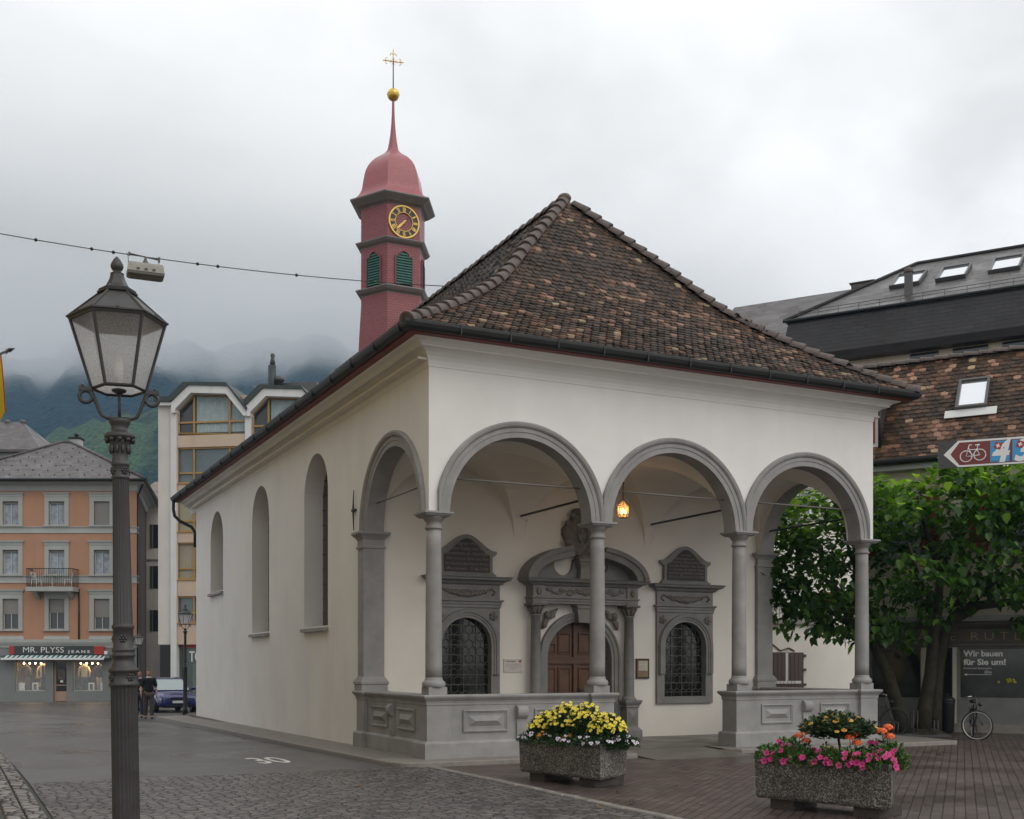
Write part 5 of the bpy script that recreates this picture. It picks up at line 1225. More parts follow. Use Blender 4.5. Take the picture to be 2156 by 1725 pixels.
dummy(169, zf_, M['cloth_cream'], M['cloth_dark'], 'dummy in a cream hooded sweater and black trousers in the shop window', sc=1.13)
dummy(45, zf_, M['cloth_pattern'], M['cloth_pattern'], 'slim dummy in a long patterned dress in the shop window', sc=1.13, slim=0.72)
dummy(202, zf_, M['cloth_dark'], mat('beige_trousers', (0.42, 0.33, 0.22), 0.8), 'dummy in a black top and beige trousers in the shop window', sc=1.13, slim=0.95)
for px_, lab in ((39, 'white paper shopping bag at the far left of the shop window'), (68, 'framed picture card standing between the patterned dress and the cream jacket'), (187, 'framed picture card between the two right dummies of the shop'), (212, 'white shopping bag at the right end of the shop window')):
    c = MB(); c.box(-0.17, 0.17, -0.05, 0.05, 0, 0.5); 
    if 'framed' in lab: c.box(-0.1, 0.1, -0.056, -0.05, 0.08, 0.42, mi=1)
    else: c.tube([(-0.07, -0.045, 0.5), (-0.05, -0.045, 0.58), (0.05, -0.045, 0.58), (0.07, -0.045, 0.5)], 0.008, 5)
    o = c.build('shopping_bag' if 'bag' in lab else 'display_card', [M['white'], M['cloth_dark']]); o.location = WM(R) @ Vector((X(px_), 0.45, zf_)); o.rotation_euler = (0, 0, yaw); tag(o, lab, 'bag' if 'bag' in lab else 'display card')
# ---------------------------------------------------------------- white modern block with gabled top windows
M['whitewall'] = wcol('white_block_wall', (0.62, 0.62, 0.60)); M['greywall'] = wcol('warm_grey_wall', (0.56, 0.52, 0.475)); M['beige'] = wcol('beige_panel', (0.52, 0.40, 0.30))
M['bronze'] = mat('bronze_window_frame', (0.33, 0.20, 0.06), 0.4, 0.1, 3, metal=0.3); M['greenroof'] = mat('dark_green_roof_edge', (0.022, 0.036, 0.03), 0.5); M['zinc'] = mat('zinc_sheet', (0.075, 0.072, 0.07), 0.4, 0.2, 1.5)
M['tealcurtain'] = mat('pale_drapes', (0.30, 0.36, 0.36), 0.9, 0.12, 3)
wb = Front('apartment_block', 'white modern apartment block with bronze windows and two gabled glass dormers', 'building', at_depth(367, 1488, 64), yaw - radians(8))
R = wb.root; X = wb.s; Z = lambda y: wb.z(430, y)
g0 = gz(44) - 0.3
bay = (X(373.5), X(517)); bay2 = (X(530), X(670))
w = MB()
w.box(X(333), X(361), 0.0, 12, Z(1357), Z(846)); w.build('side_wall', M['greywall'], R)
w = MB(); w.box(X(361) + 0.003, X(373), -0.12, 0.6, g0, Z(850)); w.box(X(517) + 0.01, X(530) - 0.01, -0.12, 0.6, Z(1357), Z(872)); w.box(X(672), X(690), -0.12, 0.6, g0, Z(872)); w.build('white_pier', M['whitewall'], R)
w = MB(); w.box(X(312), X(361), 1.5, 1.6, g0, Z(1357)); w.box(X(361), X(700), 3.5, 12, g0, Z(1357) - 0.02); w.box(X(300), X(333) - 0.02, 8, 9, g0, Z(1300)); w.build('passage_wall', M['black'], R)  # black boxes stand in for the shade of the passage below the overhang
bands = [(916, 941), (1017, 1040), (1119, 1142), (1220, 1255), (1312, 1357)]
for b_ in (bay, bay2):
    w = MB()
    for ya, yb_ in bands: w.box(b_[0], b_[1], 0.0, 0.5, Z(yb_), Z(ya))
    w.box(b_[0], b_[1], 0.55, 0.6, Z(1357), Z(830)); w.build('panel_wall', M['beige'], R)
    rr = [(941, 1017, 995), (1040, 1119, 1096), (1142, 1220, 1197), (1255, 1312, 1290)]
    for i, (ya, yb_, yt) in enumerate(rr):
        f = MB(); z0, z1 = Z(yb_), Z(ya); fw = 0.09
        wx = [b_[0], b_[0] + (b_[1] - b_[0]) * 0.235, b_[0] + (b_[1] - b_[0]) * 0.76, b_[1]]
        for x in wx: f.box(max(b_[0], x - fw / 2), min(b_[1], x + fw / 2), 0.10, 0.2, z0, z1)
        for z in (z0 + fw / 2, z1 - fw / 2, Z(yt)): f.box(b_[0], b_[1], 0.105, 0.195, z - fw / 2, z + fw / 2)
        f.box(b_[0], b_[1], -0.06, 0.2, z0 - 0.05, z0 - 0.002)
        o = f.build('window', M['bronze'], R)
        p = MB(); p.box(b_[0], b_[1], 0.21, 0.22, z0, z1); p.build('pane', mat('bluish_pane', (0.10, 0.13, 0.14), 0.06, 0.2, 0.5) if i != 1 else M['pane'], o)
        if i in (1, 2):
            c = MB(); L = [[(b_[0] + (b_[1] - b_[0]) * k / 44, 0.204 - (0.012 if k % 2 else 0), zz) for zz in (z0, z1 - 0.08)] for k in range(45)]; c.loops(L, False, False, False); c.build('curtain', mat('sand_drapes', (0.30, 0.27, 0.20), 0.9), o, fix=False)
# gabled top storey: polygons traced in the facade's own plane
def poly(px_, y0, y1, m, name, par, mi=0):
    q = MB(); q.xz([wb.px(x, y) for x, y in px_], y0, y1); return q.build(name, m, par)
def gable(dx, dy, yoff, sx_=1.0):
    T = lambda x, y: (373.5 + dx + (x - 373.5) * sx_, y + dy)
    win = [T(374, 912), T(374, 864), T(408, 831), T(480, 833), T(516, 872), T(516, 914)]
    f = MB(); P = [wb.px(x, y) for x, y in win]
    f.xz(P, 0.22, 0.24); o = f.build('gable_window', M['pane'], R)
    c = MB(); n_ = 40; L = []
    for k in range(n_ + 1):
        t = k / n_; x = P[0][0] + (P[5][0] - P[0][0]) * (0.26 + 0.74 * t)
        zt_ = P[2][1] if x < P[3][0] else P[3][1] + (P[4][1] - P[3][1]) * (x - P[3][0]) / (P[4][0] - P[3][0])
        L.append([(x, 0.215 - (0.02 if k % 2 else 0.0), P[0][1] + 0.03), (x, 0.215 - (0.02 if k % 2 else 0.0), zt_ - 0.06)])
    c.loops(L, False, False, False); c.build('curtain', M['tealcurtain'], o, fix=False)
    b_ = MB()
    for (xa, ya), (xb, yb_) in zip(P, P[1:] + P[:1]): b_.tube([(xa, 0.16, ya), (xb, 0.16, yb_)], 0.06, 4, smooth=False)
    for x in (407, 482):
        xx, zz = wb.px(*T(x, 912)); b_.box(xx - 0.055, xx + 0.055, 0.1, 0.2, zz, wb.z(*T(x, 832)))
    zz = wb.z(*T(430, 888)); b_.box(P[0][0], P[5][0], 0.105, 0.195, zz - 0.05, zz + 0.05); b_.build('window_frame', M['bronze'], o)
    outer = [T(366, 872), T(366, 850), T(402, 814), T(484, 816), T(524, 868), T(524, 878), T(517, 878), T(480, 832), T(407, 830), T(373.8, 864), T(373.8, 872)]
    q = MB(); q.xz([wb.px(x, y) for x, y in outer], -0.35, 0.5); q.build('gable_fascia', M['whitewall'], R)
    top = [T(362, 848), T(362, 838), T(392, 808), T(482, 809), T(526, 862), T(524, 868), T(484, 816), T(402, 814), T(368, 848)]
    q = MB(); q.xz([wb.px(x, y) for x, y in top], -0.45, 6); q.build('gable_roof', M['greenroof'], R)
gable(0, 0, 0); gable(157, 7, 0, 1.0)
q = MB(); q.xz([wb.px(x, y) for x, y in [(329, 849), (329, 838), (366, 838), (366, 849)]], -0.4, 6); q.build('gutter', M['greenroof'], R)
q = MB(); q.xz([wb.px(x, y) for x, y in [(331, 856), (331, 849.5), (366, 849.5), (366, 856)]], -0.3, 6); q.build('eaves_board', M['whitewall'], R)
q = MB()
for xa in (470, 530, 620):
    pts = [wb.px(xa, 811, 0.5), wb.px(xa + 56, 862, 0.5), wb.px(xa + 100, 815, 0.5)]
    q.add([(pts[0][0], 0.5, pts[0][1]), (pts[1][0], 0.3, pts[1][1] - 0.05), (pts[2][0], 0.5, pts[2][1]), (pts[2][0], 6, pts[2][1] + 0.1), (pts[1][0], 6, pts[1][1] + 0.3), (pts[0][0], 6, pts[0][1] + 0.1)], [(0, 1, 4, 5), (1, 2, 3, 4)])
a = wb.px(545, 812, 4); b_ = wb.px(667, 812, 4); q.box(a[0], b_[0], 4, 8, a[1] - 1.0, a[1] + 0.1); q.build('roof', M['zinc'], R)
ch = MB(); cx_, cz_ = wb.px(573, 812, 3.5); zt_ = wb.z(573, 770, 3.5); ch.lathe(cx_, 3.5, [(0.24, cz_ - 1), (0.24, zt_)], 14)
zt2_ = wb.z(573, 745, 3.5); ch.lathe(cx_ + 0.03, 3.5, [(0.05, zt_), (0.17, zt_ + 0.1), (0.12, zt_ + (zt2_ - zt_) * .55), (0.10, zt_ + (zt2_ - zt_) * .6), (0.14, zt2_ - 0.1), (0.09, zt2_)], 10); ch.build('chimney', M['greenroof'], R)
vx, vz_ = wb.px(589, 805, 3.5); ch = MB(); ch.lathe(vx, 3.5, [(0.2, vz_ - 0.6), (0.2, vz_ + 0.05), (0.3, vz_ + 0.07), (0.26, vz_ + 0.3), (0.06, vz_ + 0.36)], 12); ch.build('vent_cowl', M['zinc'], R)
# its ground-floor shop
f = MB(); f.box(X(378), X(700), 0.3, 0.4, Z(1364), Z(1357.5), mi=1); f.box(X(378), X(700), 0.34, 0.36, g0, Z(1364)); f.box(X(374), X(379), 0.28, 0.42, g0, Z(1357)); f.box(X(520), X(524), 0.28, 0.42, g0, Z(1357))
sf = f.build('shop_window', [mat('green_grey_shop_glass', (0.075, 0.095, 0.085), 0.12, 0.25, 0.6), M['signred']], R)
fit(lettering('TOP', 0.85, 'lettering', M['white'], sf, (X(393), 0.335, Z(1393)), bold=0.012), 1.05)
c = MB(); L = [[(X(400) + (X(520) - X(400)) * k / 50, 0.333 - (0.014 if k % 2 else 0), zz) for zz in (g0 + 0.1, Z(1398))] for k in range(51)]; c.loops(L, False, False, False); c.build('curtain', mat('grey_green_drapes', (0.13, 0.15, 0.135), 0.9), sf, fix=False)
# ---------------------------------------------------------------- old house in the alley, roofs behind
ah = Front('alley_house', 'narrow white old house with wooden shutters in the alley behind the orange house', 'house', at_depth(310, 1470, 78), yaw)
R = ah.root; X = ah.s; Z = lambda y: ah.z(322, y)
w = MB(); w.box(X(308), X(345), 0, 8, Z(1490), Z(1062)); w.build('wall', wcol('pale_alley_render', (0.78, 0.75, 0.71)), R)
rf = MB(); rf.add([(X(268), -0.5, Z(1062)), (X(345), -0.5, Z(1060)), (X(345), 6, Z(985)), (X(268), 6, Z(985))], [(0, 1, 2, 3)]); 
M['browntile'] = slate_rows('brown_tile_roof', (0.05, 0.034, 0.026), (0.21, 0.14, 0.095), 0.5, 0.22, 0.11)
rf.add([(X(268), -0.5, Z(1062) - 0.15), (X(345), -0.5, Z(1060) - 0.15), (X(345), 6, Z(985) - 0.15), (X(268), 6, Z(985) - 0.15)], [(0, 1, 2, 3)]); rf.build('roof', M['browntile'], R)
for ya, yb_ in ((1105, 1155), (1192, 1240), (1285, 1330)):
    s_ = MB(); s_.box(X(316), X(321.5), -0.06, 0.0, Z(yb_), Z(ya)); 
    for k in range(8): s_.box(X(316) + 0.03, X(321.5) - 0.03, -0.075, -0.06, Z(yb_) + (Z(ya) - Z(yb_)) * (k + 0.15) / 8, Z(yb_) + (Z(ya) - Z(yb_)) * (k + 0.6) / 8)
    s_.build('shutter', mat('olive_shutter', (0.10, 0.095, 0.07), 0.7), R)
    s_ = MB(); s_.box(X(322), X(334), -0.004, 0.05, Z(yb_), Z(ya)); s_.build('window', M['pane'], R)
w = MB(); w.mould(X(308), X(345), -0.02, 0.2, [(0.02, Z(1182)), (0.05, Z(1180)), (0.05, Z(1177))]); w.build('string_course', M['ogtrim'], R)
gh = Front('grey_roofed_house', 'house with dark hipped roof and pale eaves behind the orange house', 'house', at_depth(30, 1450, 92), yaw)
R = gh.root; X = gh.s
w = MB(); w.box(X(-60), X(58), 0, 8, gh.z(30, 1450), gh.z(30, 950)); w.build('wall', M['ogtrim'], R)
z0, z1 = gh.z(30, 949), gh.z(30, 889, 4); rf = MB(); rf.mould(X(-60) - 0.5, X(92), -0.6, 8.6, [(0, z0 - 0.2), (0, z0)])
rf.add([(X(-60) - .5, -0.6, z0), (X(92), -0.6, z0), (X(92), 8.6, z0), (X(-60) - .5, 8.6, z0), (gh.s(48, 890, 4), 4, z1), (gh.s(-30, 890, 4), 4, z1)], [(0, 1, 4, 5), (1, 2, 4), (2, 3, 5, 4), (3, 0, 5)])
rf.ball((gh.s(15, 890, 4), 4, z1), 0.25, 8, 6); rf.ball((gh.s(48, 890, 4), 4, z1), 0.25, 8, 6); rf.build('roof', M['slate'], R)
# ---------------------------------------------------------------- right side: pharmacy house, cream house, big slate-clad block
PD = atan2(-0.829, 0.559)
ph = Front('pharmacy_house', 'old house with brown tiled roof, red shutters and dark shopfront behind the tree', 'house', (14.994, 4.092), PD)
R = ph.root; X = ph.s
M['cream'] = wcol('cream_render', (0.68, 0.61, 0.48)); M['white_render'] = wcol('white_render', (0.80, 0.77, 0.71)); M['redshutter'] = mat('red_shutter', (0.24, 0.03, 0.025), 0.6, 0.15, 4)
M['shopstone'] = mat('dark_green_grey_stone', (0.155, 0.16, 0.145), 0.5, 0.15, 2); M['shopstone_lt'] = mat('pale_shop_pilaster', (0.48, 0.45, 0.34), 0.6)
sL, sR = -0.96, 9.5; z1 = 2.62
wops = []
for c in (0.15, 2.95, 5.6, 8.0): wops.append((c - 0.45, c + 0.45, 4.55, 6.05, False))
w = MB(); w.plate(sL + 0.6 - 0.6, sR, z1, 7.0, wops, 0.0, reveal=0.2); w.box(sL, sL + 0.01, 0.003, 9, z1, 7.0); w.box(sL + 0.02, sL + 0.03, 0.003, 9, -0.3, z1); w.build('wall', M['cream'], R)
for c in (0.15, 2.95, 5.6, 8.0):
    o = window(ph, c - 0.45, c + 0.45, 4.55, 6.05, M['white'], M['ogtrim'], bars=(1, 2), tw=0.12, curtain=True)
    for s in (-1, 1):
        k = MB(); xa, xb = sorted((c + s * 0.58, c + s * 1.04)); k.box(xa, xb, -0.10, -0.06, 4.55, 6.05)
        for j in range(16): k.box(xa + 0.05, xb - 0.05, -0.115, -0.10, 4.62 + j * 0.088, 4.62 + j * 0.088 + 0.05)
        k.build('shutter', M['redshutter'], o)
w = MB(); gl = [(0.02 - 0.55, 0.98, 0.72, 2.08), (1.62, 3.95, 0.74, 2.08), (4.4, 6.6, 0.74, 2.08), (7.0, 9.0, 0.74, 2.08)]
w.plate(sL, sR, -0.3, z1, [(-0.62, 0.72, 0.72, 2.08, False), (1.02, 1.50, -0.1, 2.08, False)] + [(a, b_, c, d_, False) for a, b_, c, d_ in gl[1:]], 0.0, reveal=0.22)
w.box(sL, sL + 0.02, 0.0, 2, -0.3, z1); w.build('shopfront', M['shopstone'], R)
w = MB(); w.mould(sL, sR, -0.03, 0.1, [(0, 2.10), (0.02, 2.12), (0.02, 2.2), (0.0, 2.22), (0.0, 2.56), (0.06, 2.6), (0.12, 2.68), (0.12, 2.74)]); w.mould(sL - 0.001, sR, -0.02, 0.1, [(0, 2.742), (0.16, 2.76), (0.2, 2.84), (0.2, 2.9)], mi=1)
fa = w.build('shop_fascia', [mat('dark_brown_fascia', (0.085, 0.073, 0.058), 0.5, 0.2, 2), M['ogtrim']], R)
w = MB()
for a, b_ in ((0.72, 0.92), (1.50, 1.62 - 0.02), (-0.94, -0.64)): w.box(a + 0.003, b_, -0.04, 0.06, 0.12, 2.09)
w.build('pilaster', M['shopstone_lt'], R)
w = MB(); w.box(sL, sR, -0.14, -0.003, -0.3, 0.12); w.build('plinth_step', M['kerb'], R)
M['shopdark'] = mat('dim_shop_window', (0.03, 0.034, 0.03), 0.07, 0.5, 0.8)
panes = []
for a, b_, c, d_ in [(-0.62, 0.72, 0.72, 2.08)] + gl[1:]:
    f = MB(); 
    for q0, q1 in ((a, a + 0.05), (b_ - 0.05, b_)): f.box(q0, q1, 0.14, 0.19, c, d_)
    f.box(a + .05, b_ - .05, 0.141, 0.189, c, c + 0.05); f.box(a + .05, b_ - .05, 0.141, 0.189, d_ - 0.05, d_)
    o = f.build('shop_window', M['shopstone'], R); p = MB(); p.box(a + .05, b_ - .05, 0.16, 0.17, c + .05, d_ - .05); p.build('pane', M['shopdark'], o); panes.append(o)
d = MB(); d.box(1.02, 1.50, 0.2, 0.24, -0.1, 2.08); d.box(1.1, 1.42, 0.19, 0.2, 0.9, 1.95, mi=1); d.build('shop_door', [M['black'], M['shopdark']], R)
# lettering on the fascia and in the window
M['goldletter'] = mat('dull_gold_lettering', (0.36, 0.28, 0.12), 0.45)
fit(lettering('P H A R M A C I E', 0.30, 'lettering', M['goldletter'], fa, (-0.90, -0.036, 2.27), bold=-0.006, depth=0.008), 2.45)
fit(lettering('R Ü T L I', 0.30, 'lettering', M['goldletter'], fa, (X(2042), -0.036, 2.27), bold=-0.006, depth=0.008), 1.35)
o = panes[1]; sx_ = X(2029, 1380, 0.15); yw = 0.155
fit(lettering('Wir bauen', 0.21, 'lettering', M['white'], o, (sx_, yw, ph.z(2029, 1382, .15)), bold=0.007, depth=0.002), X(2112, 1380, .15) - sx_)
fit(lettering('für Sie um!', 0.21, 'lettering', M['white'], o, (sx_, yw, ph.z(2029, 1400, .15)), bold=0.007, depth=0.002), X(2118, 1400, .15) - sx_)
fit(lettering('Provisorium Rathausplatz', 0.07, 'lettering', M['white'], o, (sx_, yw, ph.z(2029, 1409, .15)), depth=0.001), X(2088, 1409, .15) - sx_)
fit(lettering('20m', 0.10, 'lettering', M['white'], o, (X(2072, 1418, .15), yw, ph.z(2072, 1418, .15)), depth=0.001), X(2088, 1418, .15) - X(2072, 1418, .15))
k = MB(); za = ph.z(2030, 1420.5, .15); k.box(sx_ + 0.05, X(2088, 1420, .15), yw - 0.002, yw, za - 0.006, za + 0.006); k.xz([(sx_, za), (sx_ + 0.08, za + 0.03), (sx_ + 0.08, za - 0.03)], yw - 0.002, yw); k.build('arrow_sign', M['white'], o)
fl = MB()
for j in range(14): fl.ball((X(2118) + random.uniform(-0.2, 0.2), 0.1, 1.22 + random.uniform(-0.03, 0.05)), 0.04, 6, 5)
fl.build('window_flowers', mat('dim_yellow_flowers', (0.35, 0.32, 0.03), 0.7), o)
# tiled roof, eave 6.95 m up, ridge behind
run_, ze_, zr_ = 2.70, 6.98, 10.17
tl = MB(); tl.M = None
def zf2(s): return ze_ + (zr_ - ze_) * s
lay_tiles(tl, lambda u, s: (u, -0.42 + run_ * s), run_, lambda u, s: True, umin=-1.6, umax=6.2, width=0.2, arc_step=0.17, zf=zf2)
tl.t = [tuple(min(1, c * k_) for c, k_ in zip(t_, (1.2, 1.15, 1.1))) if t_ else t_ for t_ in tl.t]
xl_ = -1.6
tl.add([(xl_, -0.42, ze_ - 0.03), (sR, -0.42, ze_ - 0.03), (sR, run_ - 0.42, zr_ - 0.03), (xl_, run_ - 0.42, zr_ - 0.03)], [(0, 1, 2, 3)], mi=1)
tl.add([(xl_, -0.42, ze_ - 0.06), (xl_, 6.0, ze_ - 0.06), (xl_, run_ - 0.42, zr_ - 0.06)], [(0, 1, 2)], mi=1)
tl.add([(sR, 6.0, ze_), (xl_, 6.0, ze_), (xl_, run_ - 0.42, zr_ - 0.03), (sR, run_ - 0.42, zr_ - 0.03)], [(0, 1, 2, 3)], mi=1)
pr = tl.build('roof', [M['tile'], M['underroof']], R, fix=False)
caps([(-1.6, run_ - 0.42, zr_ + 0.04), (6.3, run_ - 0.42, zr_ + 0.04)], r=0.12).build('ridge_cap', M['ridge'], pr)
g = MB(); g.tube([(-1.3, -0.5, ze_ + 0.0), (sR, -0.5, ze_ + 0.0)], 0.085, 10); g.mould(-1.2, sR, -0.40, 0.0, [(0, ze_ - 0.22), (0, ze_ - 0.08)], mi=1); g.build('gutter', [M['gutter'], M['ogtrim']], pr)
def skylight(root_, s, y, z, slope, w_, h_, par, flash=False):
    k = MB(); k.M = Matrix.Translation((s, y, z)) @ Matrix.Rotation(slope, 4, 'X')
    for a, b_, c, d_ in ((-w_, -w_ + .07, -h_, h_), (w_ - .07, w_, -h_, h_), (-w_ + .07, w_ - .07, -h_, -h_ + .07), (-w_ + .07, w_ - .07, h_ - .07, h_)): k.box(a, b_, c, d_, 0, 0.14)
    k.box(-w_ + .07, w_ - .07, -h_ + .07, h_ - .07, 0.06, 0.075, mi=1); 
    if flash: k.box(-w_ - 0.25, w_ + 0.25, -h_ - 0.3, -h_, 0.03, 0.045, mi=2)
    return k.build('skylight', [M['zinc'], M['skyglass'], M['whitewall']], par)
M['skyglass'] = mat('skylight_glass', (0.80, 0.82, 0.84), 0.06, metal=0.85)
def roof_hit(F, x, y, z0, y0, slope):
    """pixel -> point on the roof plane z = z0 + (y - y0) tan(slope) of facade F"""
    r = ray(x, y); rl_ = Vector((r.dot(F.d), r.dot(F.n), r.z)); c = CAM - F.P; cl = Vector((c.dot(F.d), c.dot(F.n), CAM.z)); t_ = math.tan(slope)
    t = (z0 + (cl.y - y0) * t_ - cl.z) / (rl_.z - rl_.y * t_); return cl + rl_ * t
slp = atan2(zr_ - ze_, run_)
h_ = roof_hit(ph, 2049, 833, ze_ + 0.05, -0.42, slp); a_ = roof_hit(ph, 2015, 862, ze_ + .05, -.42, slp); b_ = roof_hit(ph, 2082, 856, ze_ + .05, -.42, slp); c_ = roof_hit(ph, 2049, 804, ze_ + .05, -.42, slp)
skylight(ph, h_.x, h_.y, h_.z, slp, (b_.x - a_.x) / 2, abs(c_.y - h_.y) / cos(slp), pr, True)
# dormer on the pharmacy roof, just beside the chapel's eaves
dm_ = MB(); dm_.box(-1.4, -0.36, 0.0, 0.1, 7.4, 8.95); dm_.add([(-0.362, 0.1, 7.5), (-0.362, 1.3, 8.95), (-0.362, 0.1, 8.95)], [(0, 1, 2)], mi=2); dm_.tube([(-0.33, -0.05, 7.45), (-0.33, -0.05, 8.9)], 0.045, 8, mi=1)
dormer = dm_.build('dormer', [M['white_render'], M['gutter'], M['underroof']], pr)
dm_ = MB(); dm_.add([(-1.6, -0.25, 8.95), (-0.05, -0.25, 8.95), (-0.05, 1.6, 9.25), (-1.6, 1.6, 9.25), (-1.6, -0.25, 8.83), (-0.05, -0.25, 8.83), (-0.05, 1.5, 9.1), (-1.6, 1.5, 9.1)], [(0, 1, 2, 3), (7, 6, 5, 4), (0, 4, 5, 1), (1, 5, 6, 2)]); dm_.build('dormer_roof', M['browntile'], dormer)
w = MB(); w.box(-0.64, -0.46, -0.05, -0.002, 7.6, 8.6)
for j in range(12): w.box(-0.62, -0.48, -0.06, -0.05, 7.65 + j * 0.076, 7.65 + j * 0.076 + 0.04)
w.build('shutter', M['redshutter'], dormer)
# pale house set back behind the chapel's right side, seen through the porch
ch = Front('pale_house', 'pale rendered house with white mullioned windows seen through the right porch arch', 'house', on_y(1803, 1400, 14.0), 0.0)
R = ch.root; X = ch.s; Z = ch.z
wins = [(1629, 1674, 1047, 1101), (1686, 1731, 1031, 1087)]
wr_ = [(X(a), X(b_), Z(a, d_), Z(a, c)) for a, b_, c, d_ in wins]
ops = [(a, b_, c, d_, False) for a, b_, c, d_ in wr_]
w = MB(); w.plate(-10, 1.8, -0.4, 8.6, ops, 0.0, reveal=0.15); w.box(-10, -9.98, 0.003, 8, -0.4, 8.6); w.box(-10, 1.8, 7.9, 8.0, -0.4, 8.6); w.build('wall', M['white_render'], R)
rf = MB(); rf.add([(-10.4, -0.5, 8.6), (1.8, -0.5, 8.6), (1.8, 4.0, 10.2), (-10.4, 4.0, 10.2), (1.8, 8.5, 8.6), (-10.4, 8.5, 8.6)], [(0, 1, 2, 3), (3, 2, 4, 5), (0, 3, 5), (1, 4, 2)]); rf.build('roof', M['browntile'], R)
M['paleshutter'] = mat('pale_blue_shutter', (0.42, 0.46, 0.47), 0.6)
for (a, b_, c, d_) in wr_:
    o = window(ch, a, b_, c, d_, M['white'], M['ogtrim'], bars=(1, 2), tw=0.08, depth=0.10, curtain=True, fw=0.09)
    k = MB(); k.box(b_ + 0.10, b_ + 0.26, -0.06, -0.02, c, d_); k.build('shutter', M['paleshutter'], o)
k = MB(); a, b_, c, d_ = X(1725), X(1792), Z(1760, 1287), Z(1760, 1248); k.box(a, b_, -0.1, -0.05, c, d_)
for j in range(5): k.box(a + .03, b_ - .03, -0.115, -0.1, c + 0.03 + (d_ - c) * j / 5, c + 0.03 + (d_ - c) * (j + .6) / 5)
k.build('shutter', M['redshutter'], R)
zz = Z(1640, 1317); w = MB(); w.mould(-10, X(1722), -0.04, 0.05, [(0.02, zz), (0.10, zz + 0.06), (0.12, zz + 0.15), (0.12, zz + 0.26)]); w.build('string_course', M['ogtrim'], R)
w = MB(); w.tube([(-9.8, -0.15, zz + 0.75), (X(1722), -0.15, zz + 0.75)], 0.03, 6)
for j in range(58): w.tube([(-9.8 + j * 0.14, -0.15, zz + 0.26), (-9.8 + j * 0.14, -0.15, zz + 0.75)], 0.01, 4, smooth=False)
w.build('railing', M['iron'], R)
zb_, zt_ = Z(1690, 1452), Z(1690, 1374); xl, xr = X(1560), X(1690)
k = MB(); k.box(xl, xr, -0.05, -0.003, zb_, zt_); k.box(xl - 0.06, xr + 0.06, -0.10, -0.003, zb_ - 0.1, zb_ - 0.003, mi=1)
for j in range(14): k.box(xl + 0.05 + j * (xr - xl - 0.1) / 14, xl + 0.035 + (j + 1) * (xr - xl - 0.1) / 14, -0.075, -0.05, zb_ + 0.05, zt_ - 0.05)
xm = X(1653); k.box(xm - 0.04, xm + 0.07, -0.085, -0.075, zb_ + 0.3, zt_ - 0.02, mi=2); k.box(X(1618), xr - 0.15, -0.09, -0.076, zb_ + 0.22, zb_ + 0.32, mi=2)
for f_ in (0.1, 0.5, 0.88): k.box(xr + 0.003, xr + 0.11, -0.08, -0.01, zb_ + (zt_ - zb_) * f_, zb_ + (zt_ - zb_) * f_ + 0.09)
for j in range(14): k.tube([(xl + 0.1 + j * 0.17, -0.16, zb_ - 0.02), (xl + 0.1 + j * 0.17, -0.16, zb_ + 0.36)], 0.008, 4, smooth=False)
k.tube([(X(1612), -0.03, zt_ + 0.2), (X(1625), -0.03, zt_ + 0.3), (X(1642), -0.03, zt_ + 0.06), (X(1660), -0.03, zt_ + 0.16), (X(1672), -0.03, zt_ + 0.05)], 0.022, 6, mi=3)
k.build('shuttered_window', [mat('brown_shutter', (0.10, 0.072, 0.068), 0.6), M['ogtrim'], M['white'], M['ridge']], R)
# big block behind, clad in dark slate under a wet slate roof with skylights
sb = Front('slate_block', 'large block with dark slate-clad top storey and wet slate roof with skylights', 'building', Vector((14.994, 4.092)) + Vector((0.829, 0.559)) * 14, PD)
R = sb.root; X = sb.s
l_, r_ = X(1661), 14.0; zt_, zb_ = 15.46, 13.62
w = MB(); w.loops([[(l_, 0, zt_), (r_, 0, zt_), (r_, 12, zt_), (l_, 12, zt_)], [(l_, -0.06, zt_ - 0.03), (r_, -0.06, zt_ - 0.03), (r_, 12, zt_ - 0.03), (l_, 12, zt_ - 0.03)], [(l_ - 0.2, -0.5, zb_ + 0.3), (r_, -0.5, zb_ + 0.3), (r_, 12, zb_ + 0.3), (l_ - 0.2, 12, zb_ + 0.3)], [(l_ - 0.2, -0.42, zb_), (r_, -0.42, zb_), (r_, 12, zb_), (l_ - 0.2, 12, zb_)]], True, True, True)
w.build('clad_storey', M['fascia'], R)
w = MB(); w.box(l_ + 0.5, r_, 0.15, 12, -0.3, zb_ + 0.01); w.build('wall', M['cream'], R)
for a, b_ in ((X(1915, 760), X(1975, 760)), (X(2005, 752), X(2080, 750)), (X(2110, 740), X(2200, 740))):
    k = MB(); k.box(a, b_, 0.10, 0.148, zb_ - 1.3, zb_ - 0.05); k.box(a + 0.05, b_ - 0.05, 0.095, 0.10, zb_ - 1.2, zb_ - 0.75, mi=1); k.build('window', [M['pane'], M['whitewall']], R)
sr = radians(29); dh = 6.2; zr2 = zt_ + dh * math.tan(sr)
hx = roof_hit(sb, 1930, 557, zt_ + 0.02, -0.1, sr); rx_ = roof_hit(sb, 2124, 525, zt_ + .02, -.1, sr)
rf = MB(); zl = hx.z
rf.add([(l_ - 0.15, -0.1, zt_ + 0.02), (r_, -0.1, zt_ + 0.02), (r_, rx_.y, rx_.z), (rx_.x, rx_.y, rx_.z), (hx.x, hx.y, hx.z), (l_ - 0.15, 14, zt_ + .02), (hx.x, 14, hx.z), (r_, 14, rx_.z)], [(0, 1, 2, 3, 4), (0, 4, 6, 5), (4, 3, 2, 7, 6)])
so_ = rf.build('roof', M['slatewet'], R)
